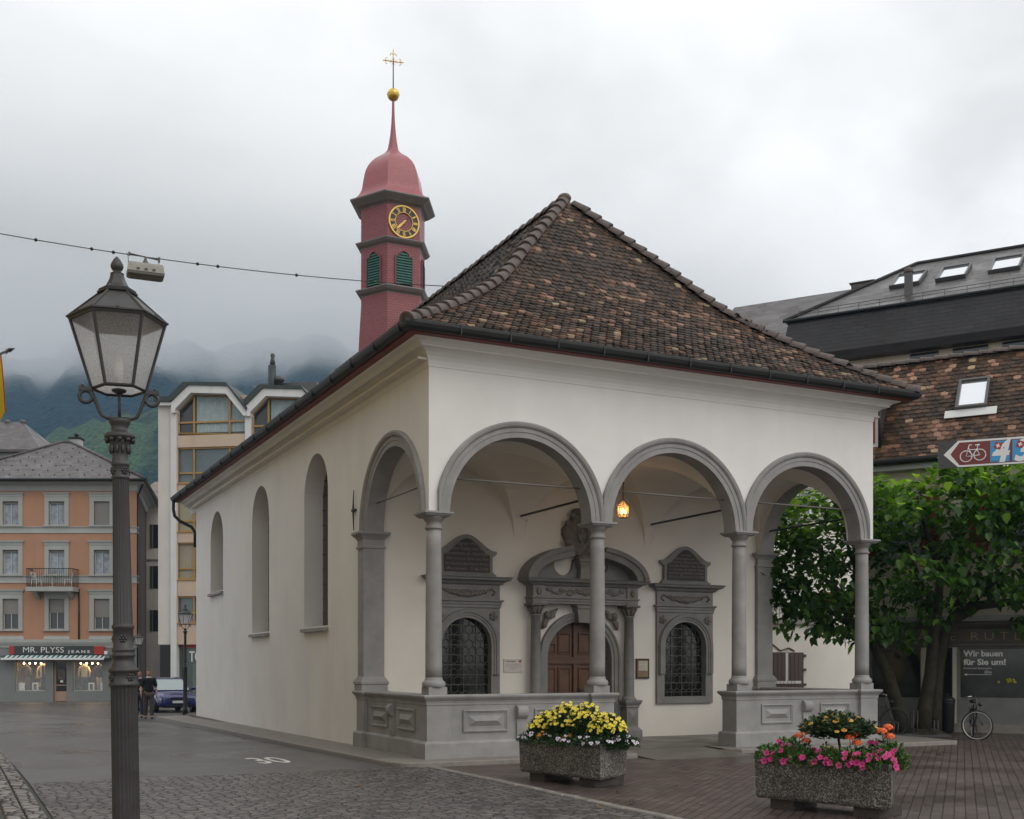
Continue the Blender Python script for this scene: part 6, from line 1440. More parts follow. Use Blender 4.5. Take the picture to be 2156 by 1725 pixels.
g = MB(); g.tube([(l_ - 0.2, -0.14, zt_ + 0.03), (r_, -0.14, zt_ + 0.03)], 0.06, 6); g.build('gutter', M['gutter'], so_)
g = MB(); g.tube([(l_ - 0.15, -0.1, zt_ + 0.06), tuple(hx + Vector((0, 0, .04))), tuple(rx_ + Vector((0, 0, .04))), (r_, rx_.y, rx_.z + .04)], 0.09, 6); g.build('ridge_cap', M['fascia'], so_)
g = MB(); x = l_ + 0.3
while x < r_: g.box(x, x + 0.02, 0.25, 0.27, zt_ + 0.2, zt_ + 0.48); g.box(x, x + 0.02, 0.2, 0.5, zt_ + 0.2, zt_ + 0.22); x += 0.8
for dz in (0.34, 0.46): g.tube([(l_ + 0.3, 0.26, zt_ + dz), (r_, 0.26, zt_ + dz)], 0.014, 5)
g.build('snow_guard', M['zinc'], so_)
for (xa, ya), (xb, yb_), (xc, yc_) in (((1872, 610), (1936, 600), (1904, 583)), ((1968, 597), (2034, 584), (2002, 568)), ((2079, 580), (2148, 566), (2112, 549))):
    a_ = roof_hit(sb, xa, ya, zt_ + .02, -.1, sr); b_ = roof_hit(sb, xb, yb_, zt_ + .02, -.1, sr); c_ = roof_hit(sb, xc, yc_, zt_ + .02, -.1, sr)
    my = (a_.y + b_.y) / 2; cy_ = (my + c_.y) / 2
    skylight(sb, (a_.x + b_.x) / 2, cy_, zt_ + .04 + (cy_ + .1) * math.tan(sr), sr, abs(b_.x - a_.x) / 2, (c_.y - my) / 2 / cos(sr), so_)
f_ = roof_hit(sb, 1913, 622, zt_ + .02, -.1, sr); k = MB(); k.box(f_.x - 0.14, f_.x + 0.14, f_.y - 0.14, f_.y + 0.14, f_.z - 0.3, f_.z + 0.85); k.lathe(f_.x, f_.y, [(0.15, f_.z + 0.85), (0.19, f_.z + 0.9), (0.16, f_.z + 1.05), (0.05, f_.z + 1.1)], 10, mi=1); k.build('roof_vent', [M['zinc'], M['ridge']], so_)
# lower slate roof to its left
lx0, lx1 = X(1500, 650, 3), X(1850, 640, 3); za_ = sb.z(1545, 648, 9); zb2 = sb.z(1780, 612, 9)
rf = MB(); ya0 = 3.0; zlow = sb.z(1600, 720, 3)
rf.add([(lx0 - 1, ya0, zlow - 0.6), (lx1, ya0, zlow - 0.6), (lx1 + 1, 9, zb2), (lx0 - 1, 9, za_)], [(0, 1, 2, 3)]); rf.box(lx0 - 1, lx1, 3.1, 12, -0.3, zlow - 0.62, mi=1)
wing = thing('slate_wing', 'lower wing with a plain slate roof left of the slate-clad block', 'building', sb.P, PD)
rf.build('roof', [M['slate'], M['cream']], wing)
c = MB(); ca, cz_ = sb.px(1792, 612, 8.4); cb, _ = sb.px(1838, 600, 8.4); c.box(ca, cb, 8.4, 9.4, cz_ - 1.2, sb.z(1815, 596, 8.4)); c.mould(ca, cb, 8.4, 9.4, [(0, sb.z(1815, 596, 8.4)), (0.08, sb.z(1815, 596, 8.4) + .03), (0.08, sb.z(1815, 593, 8.4))], mi=1); c.build('chimney', [M['slate'], M['ridge']], wing)
# ---------------------------------------------------------------- unseen house row opposite: holds the flag, added to shade and warm the chapel
rh = Front('unseen_street_house', 'unseen tall ochre house across the street from the chapel, flag pole on its wall', 'house', (-9.6, -10.0), radians(90))
R = rh.root
ops = [(x, x + 1.1, z, z + 1.7, False) for x in (1.2, 4.2, 7.2, 13.0, 13.2, 16.2, 19.2, 22.2) for z in (1.0, 4.3, 7.4, 10.4)]
w = MB(); w.plate(0, 25, -0.6, 13.0, ops, 0.0, reveal=0.2); w.box(0, 25, 0.3, 9, -0.6, 13.0); w.build('wall', wcol('ochre_render', (0.52, 0.37, 0.13)), R)
for o_ in ops: window(rh, o_[0], o_[1], o_[2], o_[3], M['white'], None, tw=0.0, bars=(1, 1), sill=False)
rf = MB(); rf.add([(-0.6, -0.7, 13.0), (25.6, -0.7, 13.0), (25.6, 4.5, 16.6), (-0.6, 4.5, 16.6), (25.6, 9.6, 13.0), (-0.6, 9.6, 13.0)], [(0, 1, 2, 3), (3, 2, 4, 5), (0, 3, 5), (1, 4, 2), (0, 1, 4, 5)]); rf.build('roof', M['browntile'], R)

# ---------------------------------------------------------------- mountains
def hill(name, m, az0, az1, na, nr, r0, r1, hf):
    mb = MB(); vs = []
    for j in range(nr + 1):
        for i in range(na + 1):
            px_ = az0 + (az1 - az0) * i / na; r = r0 + (r1 - r0) * j / nr
            d = ray(px_, HZ); p = CAM + d * r
            vs.append((p.x, p.y, hf(px_, r, j / nr) - 4))
    mb.add(vs, [(j * (na + 1) + i, j * (na + 1) + i + 1, (j + 1) * (na + 1) + i + 1, (j + 1) * (na + 1) + i) for j in range(nr) for i in range(na)], smooth=True)
    return tag(mb.build(name, m), kind='structure')
def forest_mat(name, c0, c1, scale, meadow=None, mscale=0.004):
    m = mat(name, c0, 0.9, spec=0.1); n, l, b = nodes_of(m); g = n.new('ShaderNodeNewGeometry')
    nz = n.new('ShaderNodeTexNoise'); nz.inputs['Scale'].default_value = scale; nz.inputs['Detail'].default_value = 8; nz.inputs['Roughness'].default_value = 0.65; l.new(g.outputs['Position'], nz.inputs['Vector'])
    v = n.new('ShaderNodeTexVoronoi'); v.inputs['Scale'].default_value = scale * 9; l.new(g.outputs['Position'], v.inputs['Vector'])
    c = nramp(n, l, nmath(n, l, 'ADD', nmath(n, l, 'MULTIPLY', nz.outputs[0], 0.7), nmath(n, l, 'MULTIPLY', v.outputs['Distance'], 0.3)), [(0.3, c0), (0.7, c1)])
    if meadow:
        mz = n.new('ShaderNodeTexNoise'); mz.inputs['Scale'].default_value = mscale; mz.inputs['Detail'].default_value = 6; l.new(g.outputs['Position'], mz.inputs['Vector'])
        q = n.new('ShaderNodeMapRange'); q.inputs[1].default_value = 0.46; q.inputs[2].default_value = 0.50; l.new(mz.outputs[0], q.inputs[0])
        x = n.new('ShaderNodeMix'); x.data_type = 'RGBA'; l.new(q.outputs[0], x.inputs[0]); l.new(c, x.inputs[6]); x.inputs[7].default_value = (*meadow, 1); c = x.outputs[2]
    l.new(c, b.inputs['Base Color'])
    bp = n.new('ShaderNodeBump'); bp.inputs['Strength'].default_value = 1.0; bp.inputs['Distance'].default_value = 6; l.new(v.outputs['Distance'], bp.inputs['Height']); l.new(bp.outputs[0], b.inputs['Normal'])
    return m
def mtn(px_, r, t):
    h = 20 + 670 * max(0, t) ** 0.75; h = h if h < 380 else 380 + 60 * (1 - math.exp(-(h - 380) / 60))
    return h * (0.92 + 0.10 * fbm(px_ * 0.004, r * 0.0014, 1.3, 3) + 0.035 * fbm(px_ * 0.012, r * 0.004, 4.1, 3)) + 5 * fbm(px_ * 0.03, r * 0.012, 2, 3)
hill('mountain', forest_mat('mountain_forest', (0.004, 0.014, 0.019), (0.013, 0.035, 0.038), 0.012), -900, 1500, 150, 90, 600, 2100, mtn)  # blue of the distant air put into the forest colour
def mead(px_, r, t):
    pts = [(-900, 90), (-60, 112), (30, 135), (68, 147), (120, 155), (180, 161), (274, 170), (330, 175), (420, 180), (600, 184), (900, 190), (1500, 190)]
    for (a, ha), (b_, hb) in zip(pts, pts[1:]):
        if px_ <= b_: top = ha + (hb - ha) * (px_ - a) / (b_ - a); break
    else: top = 190
    s = sin(min(1, t * 1.25) * pi / 2)
    return top * s * (0.96 + 0.05 * fbm(px_ * 0.012, r * 0.004, 7)) - 4
hill('meadow_hill', forest_mat('meadow_slope', (0.010, 0.022, 0.014), (0.024, 0.050, 0.022), 0.03, (0.062, 0.105, 0.042), 0.0075), -900, 1500, 140, 40, 420, 800, mead)
# ================================================================ STREET FURNITURE
# ---- hexagonal lantern on a fluted cast-iron post
def street_lamp(label, loc, rz, group):
    t = thing('street_lamp', label, 'street lamp', loc, rz, group)
    p = MB(); N = 96
    def fl(r, z, dpt): return [((r - dpt * (0.5 + 0.5 * cos(20 * 2 * pi * i / N))) * cos(2 * pi * i / N), (r - dpt * (0.5 + 0.5 * cos(20 * 2 * pi * i / N))) * sin(2 * pi * i / N), z) for i in range(N)]
    p.loops([fl(0.084, 0.0, 0), fl(0.084, 0.25, 0), fl(0.072, 0.28, 0), fl(0.072, 0.30, 0.007), fl(0.0685, 1.55, 0.007), fl(0.0685, 1.562, 0)], True, True, False, smooth=True)
    p.lathe(0, 0, [(0.0685, 1.562), (0.076, 1.567), (0.076, 1.583), (0.070, 1.588), (0.070, 1.638), (0.077, 1.643), (0.077, 1.656), (0.066, 1.663), (0.055, 1.69), (0.051, 1.715), (0.058, 1.72), (0.06, 1.728), (0.058, 1.736), (0.052, 1.74), (0.058, 1.75), (0.06, 1.756), (0.057, 1.763), (0.051, 1.768), (0.051, 1.865), (0.057, 1.87), (0.057, 1.884), (0.051, 1.89)], 32, cap0=False, cap1=False)
    p.loops([fl(0.050, 1.89, 0), fl(0.050, 1.90, 0.005), fl(0.0415, 2.64, 0.005), fl(0.0415, 2.65, 0)], True, False, False, smooth=True)
    p.lathe(0, 0, [(0.0415, 2.65), (0.046, 2.655), (0.046, 2.665), (0.042, 2.67), (0.042, 2.72), (0.046, 2.725), (0.046, 2.735), (0.041, 2.74), (0.040, 2.78), (0.046, 2.81), (0.053, 2.84), (0.055, 2.85), (0.053, 2.855), (0.074, 2.862), (0.079, 2.875), (0.074, 2.888), (0.058, 2.896), (0.045, 2.905), (0.041, 2.92), (0.046, 2.935), (0.054, 2.948), (0.056, 2.965), (0.0, 2.97)], 32, cap0=False)
    q = p
    for (r, z, n_) in ((0.071, 1.613, 4), (0.052, 1.815, 3), (0.043, 2.695, 4)):
        for i in range(n_):
            a = 2 * pi * i / n_ + 0.5; c = (r * cos(a), r * sin(a), z)
            for k in range(6):
                b_ = k * pi / 3; q.ball((c[0] - sin(a) * 0.014 * cos(b_), c[1] + cos(a) * 0.014 * cos(b_), z + 0.014 * sin(b_)), 0.008, 6, 5)
            q.ball(c, 0.009, 6, 5)
    for i in range(10):
        a = 2 * pi * i / 10; q.ball((0.047 * cos(a), 0.047 * sin(a), 2.81), 0.012, 6, 6, (0.8, 0.8, 2.2)); q.ball((0.066 * cos(a + .3), 0.066 * sin(a + .3), 2.855), 0.014, 6, 5)
    q.build('post', M['lampiron'], t)
    # bracket: stem, two arms with rings
    b_ = MB(); b_.tube([(0, 0, 2.96), (0, 0, 3.135)], 0.008, 8); b_.lathe(0, 0, [(0.012, 3.10), (0.036, 3.112), (0.038, 3.122), (0.02, 3.127)], 14)
    for s in (-1, 1):
        b_.tube([(0, 0, 2.972), (s * 0.06, 0, 2.972), (s * 0.085, 0, 2.982), (s * 0.10, 0, 3.01), (s * 0.135, 0, 3.105), (s * 0.15, 0, 3.12)], 0.0095, 8)
        b_.tube([(s * (0.165 + 0.031 * cos(2 * pi * k / 20)), 0, 3.078 + 0.031 * sin(2 * pi * k / 20)) for k in range(21)], 0.0105, 8, cap=False)
        b_.box(min(s * 0.13, s * 0.20), max(s * 0.13, s * 0.20), -0.012, 0.012, 3.108, 3.126); b_.ball((s * 0.18, 0, 3.132), 0.009, 8, 6)
    br_ = b_.build('bracket', M['lampiron'], t)
    def hx(r, z): return [(r * cos(pi / 3 * k), r * sin(pi / 3 * k), z) for k in range(6)]
    zb, zt, rb, rt_ = 3.122, 3.478, 0.134, 0.236
    f = MB()
    for k in range(6):
        a, c = hx(rb, zb)[k], hx(rt_, zt)[k]; f.tube([a, c], 0.0085, 4, smooth=False)
        f.tube([hx(rb, zb)[k], hx(rb, zb)[(k + 1) % 6]], 0.0095, 4, smooth=False)
    f.loops([hx(rt_ - 0.012, zt - 0.008), hx(rt_ + 0.006, zt - 0.008), hx(rt_ + 0.012, zt + 0.004), hx(rt_ + 0.02, zt + 0.006), hx(rt_ + 0.02, zt + 0.014), hx(rt_ + 0.0, zt + 0.02)], True, False, False)
    f.loops([hx(rt_ - 0.012, zt - 0.008), hx(rt_ - 0.012, zt + 0.02)], True, False, False)
    lf = f.build('lantern_frame', M['lampiron'], t)
    r = MB(); r.loops([hx(rt_ + 0.003, zt + 0.018), hx(0.088, zt + 0.145)], True, False, False)
    r.loops([hx(0.09, zt + 0.143), hx(0.101, zt + 0.146), hx(0.103, zt + 0.154), hx(0.093, zt + 0.156), hx(0.095, zt + 0.166), hx(0.089, zt + 0.171), hx(0.058, zt + 0.187), hx(0.041, zt + 0.22), hx(0.033, zt + 0.248), hx(0.035, zt + 0.25), hx(0.035, zt + 0.256), hx(0.0, zt + 0.257)], True, False, False)
    for k in range(6): r.tube([hx(rt_ + 0.006, zt + 0.016)[k], hx(0.090, zt + 0.146)[k]], 0.006, 4, smooth=False)
    r.lathe(0, 0, [(0.02, zt + 0.256), (0.015, zt + 0.264), (0.027, zt + 0.274), (0.033, zt + 0.289), (0.031, zt + 0.303), (0.019, zt + 0.325), (0.006, zt + 0.341), (0.001, zt + 0.345)], 20)
    for k in range(6):
        m_ = [(u + v_) / 2 for u, v_ in zip(hx(rt_ + 0.012, zt + 0.016)[k], hx(rt_ + 0.012, zt + 0.016)[(k + 1) % 6])]; r.ball(m_, 0.011, 8, 6)
    r.build('lantern_roof', M['lampiron'], t)
    for k in range(6):
        g = MB(); a, b2 = hx(rb - 0.003, zb + 0.004)[k], hx(rb - 0.003, zb + 0.004)[(k + 1) % 6]; c, d_ = hx(rt_ - 0.005, zt - 0.004)[(k + 1) % 6], hx(rt_ - 0.005, zt - 0.004)[k]
        g.add([a, b2, c, d_], [(0, 1, 2, 3)]); g.build('glass_pane', M['frostglass'], lf, fix=False)
    g = MB(); g.loops([hx(0.002, zb + 0.003), hx(rb - 0.004, zb + 0.003)], True, True, False); g.build('glass_base', M['frostglass'], lf, fix=False)
    g = MB(); g.lathe(0, 0, [(0.02, zb + 0.02), (0.024, zb + 0.1), (0.02, zb + 0.2)], 12); g.build('lamp_bulb', M['white'], lf)
    return t
lp = at_depth(271.5, 1500, 6.15)
lamp = street_lamp('tall grey cast-iron street lamp with frosted hexagonal lantern, nearest of the three lamps', (lp.x, lp.y, GZ), -YAW + radians(-3), 'cast-iron street lamps')
top_z = CAMZ + (HZ - 540) / FX * 6.15
lamp.scale = ((top_z - GZ) / 3.823,) * 3
lamp.rotation_euler = (Matrix.Rotation(radians(-0.95), 3, Vector((RB, RA, 0))) @ Matrix.Rotation(-YAW + radians(19.2), 3, 'Z')).to_euler()
for (px_, t_, ytop, lab) in ((390, 44.5, 1272, 'dark cast-iron street lamp standing in front of the blue car at the chapel corner'), (293, 60.0, 1329, 'distant grey street lamp half hidden behind the nearest lamp post')):
    c = copy_tree(lamp); q = at_depth(px_, 1500, t_); zb_ = gz(q.y); c.location = (q.x, q.y, zb_); s_ = (CAMZ + (HZ - ytop) / FX * t_ - zb_) / 3.823; c.scale = (s_, s_, s_); c['label'] = lab
    c.rotation_euler = (0, 0, -YAW + radians(28))
# ---- cable across the square with a suspended luminaire
e0, e1 = at_depth(-330, 428, 17), Vector((0.62, 3.0, 9.0))
hit = on_x(985, 605, 1.0)
e1 = Vector((hit.x, hit.y, hit.z))
def bez(t): return e0.lerp(e1, t) + Vector((0, 0, -0.55 * 4 * t * (1 - t)))
def proj_px(p):
    q = Vector(p) - CAM; xc, zc = RA * q.x - RB * q.y, RB * q.x + RA * q.y
    return PCX + FX * xc / zc, HZ - FX * q.z / zc
# sag chosen so that the cable passes through its middle point at (545, 568)
def sagline(sag): return [e0.lerp(e1, k / 60) + Vector((0, 0, -sag * 4 * (k / 60) * (1 - k / 60))) for k in range(61)]
best = min((abs(min((abs(proj_px(p)[0] - 400), proj_px(p)[1]) for p in sagline(s / 100))[1] - 552.5), s / 100) for s in range(0, 140, 2))[1]
line = sagline(best)
cb = MB(); cb.tube(line, 0.0075, 6); cable = cb.build('overhead_cable', M['iron'])
tag(cable, 'thin dark cable strung across the sky to the chapel roof', 'cable')
cl_ = MB()
for k in (8, 16, 21, 23, 31, 33, 41): cl_.ball(tuple(line[k]), 0.028, 8, 6)
o = cl_.build('cable_clamp', M['iron'], cable)
ip = min(range(61), key=lambda k: abs(proj_px(line[k])[0] - 305)); P = line[ip]; dirv = (line[ip + 1] - line[ip - 1]).normalized()
hl = thing('hanging_luminaire', 'grey box-shaped luminaire hanging from the overhead cable', 'street light', P, atan2(dirv.y, dirv.x)); hl.scale = (0.82, 0.82, 0.82)
b_ = MB(); b_.tube([(-0.32, 0, 0.03), (0.26, 0, -0.03)], 0.014, 6); b_.box(-0.33, -0.29, -0.03, 0.03, -0.01, 0.05); b_.box(0.24, 0.28, -0.03, 0.03, -0.07, 0.02)
b_.tube([(-0.36, 0, 0.04), (-0.33, 0, -0.05), (-0.33, 0, -0.16)], 0.007, 5); b_.tube([(0.26, 0, -0.04), (0.26, 0, -0.16)], 0.007, 5); b_.lathe(0, 0, [(0.1, -0.17), (0.05, -0.1), (0.03, -0.06), (0.02, 0.0)], 12); b_.build('hanger', M['zinc'], hl)
h = MB(); h.mould(-0.33, 0.33, -0.15, 0.15, [(-0.05, -0.155), (-0.01, -0.165), (0.005, -0.20), (0.02, -0.335), (0.03, -0.34), (0.03, -0.35)]); h.build('housing', mat('grey_luminaire_housing', (0.30, 0.29, 0.26), 0.5, 0.12, 6), hl)
h = MB(); h.mould(-0.33, 0.33, -0.15, 0.15, [(0.025, -0.352), (0.02, -0.40), (-0.03, -0.435)]); 
for s in (-0.15, 0.0, 0.15): h.box(s - 0.03, s + 0.03, -0.19, -0.16, -0.31, -0.28)
h.build('diffuser', mat('dull_diffuser', (0.10, 0.10, 0.085), 0.4), hl)
# ---- brass lantern burning in the porch
lx, ly = 5.012, 1.62
hl = thing('porch_lantern', 'small lit brass lantern hanging on a chain in the porch', 'lantern', (lx, ly, 4.68))
c = MB(); ztop = vz(lx, ly)
c.tube([(0, 0, 0.40), (0, 0, ztop - 4.68)], 0.010, 6); c.ball((0, 0, 0.75), 0.03, 8, 6); c.lathe(0, 0, [(0.05, ztop - 4.68 - 0.05), (0.05, ztop - 4.68)], 10)
c.build('chain', M['iron'], hl)
M['brass'] = mat('aged_brass', (0.26, 0.17, 0.06), 0.4, 0.2, 12, metal=0.8)
f = MB()
def oc(r, z): return [(r * cos(pi / 4 * k + pi / 8), r * sin(pi / 4 * k + pi / 8), z) for k in range(8)]
for k in range(8):
    f.tube([oc(0.085, 0.02)[k], oc(0.115, 0.08)[k], oc(0.115, 0.27)[k], oc(0.03, 0.37)[k]], 0.006, 5)
for r, z in ((0.085, 0.02), (0.115, 0.08), (0.115, 0.27), (0.07, 0.325)):
    for k in range(8): f.tube([oc(r, z)[k], oc(r, z)[(k + 1) % 8]], 0.006, 4)
f.lathe(0, 0, [(0.035, 0.36), (0.03, 0.40), (0.01, 0.42)], 8); f.lathe(0, 0, [(0.085, 0.012), (0.085, 0.022)], 8)
f.build('lantern_frame', M['brass'], hl)
b_ = MB(); b_.ball((0.0, 0, 0.165), 0.030, 10, 8, (1, 1, 1.3)); b_.ball((-0.05, -0.02, 0.11), 0.016, 8, 6, (1, 1, 1.4)); b_.ball((0.05, -0.02, 0.12), 0.016, 8, 6, (1, 1, 1.4)); b_.build('lamp_bulb', mat('glowing_bulb', (1, 0.8, 0.5), 0.5, emit=(1.0, 0.62, 0.26), estr=13), hl)
g = MB(); g.loops([oc(0.083, 0.024), oc(0.112, 0.08), oc(0.112, 0.27), oc(0.034, 0.365)], True, False, False); g.build('amber_glass', mat('amber_lantern_glass', (1.0, 0.72, 0.42), 0.25, alpha=0.22), hl, fix=False)
ld = bpy.data.lights.new('lantern_light', 'POINT'); ld.energy = 9; ld.color = (1, 0.62, 0.30); ld.shadow_soft_size = 0.05
lo = bpy.data.objects.new('lantern_light', ld); COL.objects.link(lo); lo.location = (lx, ly, 4.86)
# ---- information plate and framed notice on the porch wall
a, b_ = on_y(1060, 1388, YB), on_y(1098, 1416, YB)
pl = MB(); pl.box(a.x, b_.x, YB - 0.02, YB - 0.001, b_.z, a.z); pl.box(b_.x - 0.07, b_.x - 0.02, YB - 0.022, YB - 0.02, a.z - 0.07, a.z - 0.02, mi=1)
for sx in (a.x + .02, b_.x - .02):
    for sz in (a.z - .02, b_.z + .02): pl.ball((sx, YB - 0.021, sz), 0.006, 6, 4, mi=2)
t = pl.build('information_plate', [mat('pale_plate', (0.52, 0.46, 0.42), 0.35), M['signred'], M['iron']]); tag(t, 'small white information plate on the porch wall left of the portal', 'sign')
M['ink'] = mat('grey_print', (0.10, 0.09, 0.085), 0.6)
fit(lettering('Bundeskapelle', 0.05, 'lettering', M['ink'], t, (a.x + 0.06, YB - 0.0205, a.z - 0.06), depth=0.0004, bold=0.001), 0.22)
for k, tx in enumerate(('Erbaut 1532 als Rathauskapelle', 'Umgebaut im siebzehnten Jahrhundert', 'Chapelle - Chapel', 'Renoviert')): lettering(tx, 0.024, 'lettering', M['ink'], t, ((a.x + b_.x) / 2, YB - 0.0205, a.z - 0.12 - 0.035 * k), depth=0.0003, align='CENTER')
a, b_ = on_y(1338, 1387, YB), on_y(1365, 1429, YB)
pl = MB(); pl.box(a.x, b_.x, YB - 0.04, YB - 0.001, b_.z, a.z); t = pl.build('notice_frame', mat('dark_wood_frame', (0.035, 0.02, 0.012), 0.5)); tag(t, 'dark framed notice hanging between portal and right memorial window', 'notice')
p = MB(); p.box(a.x + 0.035, b_.x - 0.035, YB - 0.043, YB - 0.04, b_.z + 0.04, a.z - 0.04); p.build('backing', mat('kraft_backing', (0.24, 0.16, 0.08), 0.6), t)
p = MB(); p.box(a.x + 0.06, b_.x - 0.05, YB - 0.045, YB - 0.0432, b_.z + 0.18, a.z - 0.06); pp = p.build('paper', mat('notice_paper', (0.48, 0.44, 0.36), 0.6), t)
lettering('Gottesdienst', 0.03, 'lettering', M['ink'], pp, (a.x + 0.075, YB - 0.0455, a.z - 0.11), depth=0.0002)
for k in range(9): lettering('Sonntag um neun Uhr', 0.018, 'lettering', M['ink'], pp, (a.x + 0.075, YB - 0.0455, a.z - 0.16 - 0.028 * k), depth=0.0002)
# ---- cycle-route direction sign on its post
sgp = at_depth(1975, 960, 13.0); sg2 = at_depth(2156, 950, 12.66)
ang = atan2(sg2.y - sgp.y, sg2.x - sgp.x); ln_ = hypot(sg2.x - sgp.x, sg2.y - sgp.y); W_ = ln_ * 1.75
sg = thing('cycle_sign', 'dark red cycle route signboard with white arrow, bicycle and blue route panels', 'sign', (sgp.x, sgp.y, 0), ang)
zc_ = CAMZ + (HZ - 959.5) / FX * 13.0; hh = 0.5 * 56 / FX * 13.0
b_ = MB(); b_.box(0, W_, -0.012, 0.012, zc_ - hh, zc_ + hh)
for x, z in ((0.05, zc_ + hh * .72), (0.05, zc_ - hh * .72)): b_.ball((x, -0.014, z), 0.008, 6, 4)
bd = b_.build('board', mat('dark_grey_sign_back', (0.045, 0.043, 0.042), 0.4), sg)
k_ = ln_ / 181.0                                  # metres per sign pixel along the board
p = MB(); hw = hh - 0.003; p.xz([(12 * k_, zc_), (43 * k_, zc_ + hw), (W_ - 0.004, zc_ + hw), (W_ - 0.004, zc_ - hw), (43 * k_, zc_ - hw)], -0.0145, -0.012); p.build('border', M['white'], bd)
p = MB(); hr = hw * 0.86; p.xz([(27 * k_, zc_), (46 * k_, zc_ + hr), (W_ - 0.02, zc_ + hr), (W_ - 0.02, zc_ - hr), (46 * k_, zc_ - hr)], -0.0165, -0.0145); p.build('red_panel', mat('maroon_sign_face', (0.16, 0.018, 0.016), 0.35), bd)
bi = MB(); yy = -0.0185; w1, w2, rw = (60 * k_, zc_ - hh * .22), (89 * k_, zc_ - hh * .16), 12.5 * k_
def flat(pts, r_): bi.tube([(x, yy, z) for x, z in pts], r_, 5)
for c in (w1, w2): flat([(c[0] + rw * cos(2 * pi * i / 24), c[1] + rw * sin(2 * pi * i / 24)) for i in range(25)], 0.0065)
bb = (73 * k_, zc_ - hh * .22); st = (84 * k_, zc_ + hh * .34); hd_ = (65 * k_, zc_ + hh * .40)
flat([w2, bb, hd_], 0.006); flat([bb, st], 0.006); flat([w2, (82.5 * k_, zc_ + hh * .24), (66 * k_, zc_ + hh * .26)], 0.006); flat([w1, hd_, (67 * k_, zc_ + hh * .62), (72 * k_, zc_ + hh * .60)], 0.0065); flat([(79 * k_, zc_ + hh * .56), (89 * k_, zc_ + hh * .58)], 0.009); flat([st, (84.5 * k_, zc_ + hh * .55)], 0.006); flat([w1, bb], 0.004)
bi.build('bicycle_symbol', M['white'], bd)
M['signblue'] = mat('blue_route_panel', (0.03, 0.28, 0.56), 0.35)
def panel_(x0, x1, txt, words):
    p = MB(); p.box(x0, x1, -0.019, -0.0165, zc_ - hr * 0.92, zc_ + hr * 0.92); o = p.build('route_panel', M['signblue'], bd)
    lettering(txt, hh * 2.15, 'lettering', M['white'], o, (x0 + 0.01, -0.0195, zc_ - hr * 0.86), bold=0.012, shear=0.25, depth=0.0006)
    s_ = MB(); s_.M = Matrix.Translation((x0 + 16 * k_, 0, zc_ + hr * .5)) @ Matrix.Rotation(radians(20), 4, 'Y'); q = 7.5 * k_
    s_.box(-q, q, -0.0215, -0.0192, -q, q); s_.box(-q * .62, q * .62, -0.0225, -0.0215, -q * .2, q * .2, mi=1); s_.box(-q * .2, q * .2, -0.0226, -0.0216, -q * .62, q * .62, mi=1); s_.build('emblem', [M['signred'], M['white']], o)
    for i, tx in enumerate(words):
        q = lettering(tx, 0.036, 'lettering', M['ink'], o, (x1 - 0.008, -0.0192, zc_ + hr * (0.62 - 0.28 * i)), align='RIGHT', depth=0.0005, bold=0.001)
    lettering('Route Suisse', 0.026, 'lettering', M['ink'], o, (x0 + 0.012, -0.0192, zc_ - hr * 0.9), depth=0.0004)
panel_(111 * k_, 151 * k_, '4', ('Alpen', 'panorama', 'Route')); panel_(157 * k_, 198 * k_, '3', ('Nord', 'Süd', 'Route'))
p = MB(); p.tube([(W_ * 0.93, 0.055, GZ), (W_ * 0.93, 0.055, zc_ + 0.5)], 0.035, 12); 
for z in (zc_ - hh * .6, zc_ + hh * .6): p.box(W_ * 0.93 - 0.05, W_ * 0.93 + 0.05, 0.0, 0.06, z - 0.015, z + 0.015)
p.build('post', M['zinc'], sg)
lo_ = MB()
for x in (140 * k_, 147 * k_): lo_.ball((x, -0.004, zc_ - hh - 0.012), 0.011, 8, 6); lo_.tube([(x, 0, zc_ - hh - 0.004), (x, 0, zc_ - hh + 0.01)], 0.004, 5)
lo_.build('fixing_bolt', M['white'], bd)

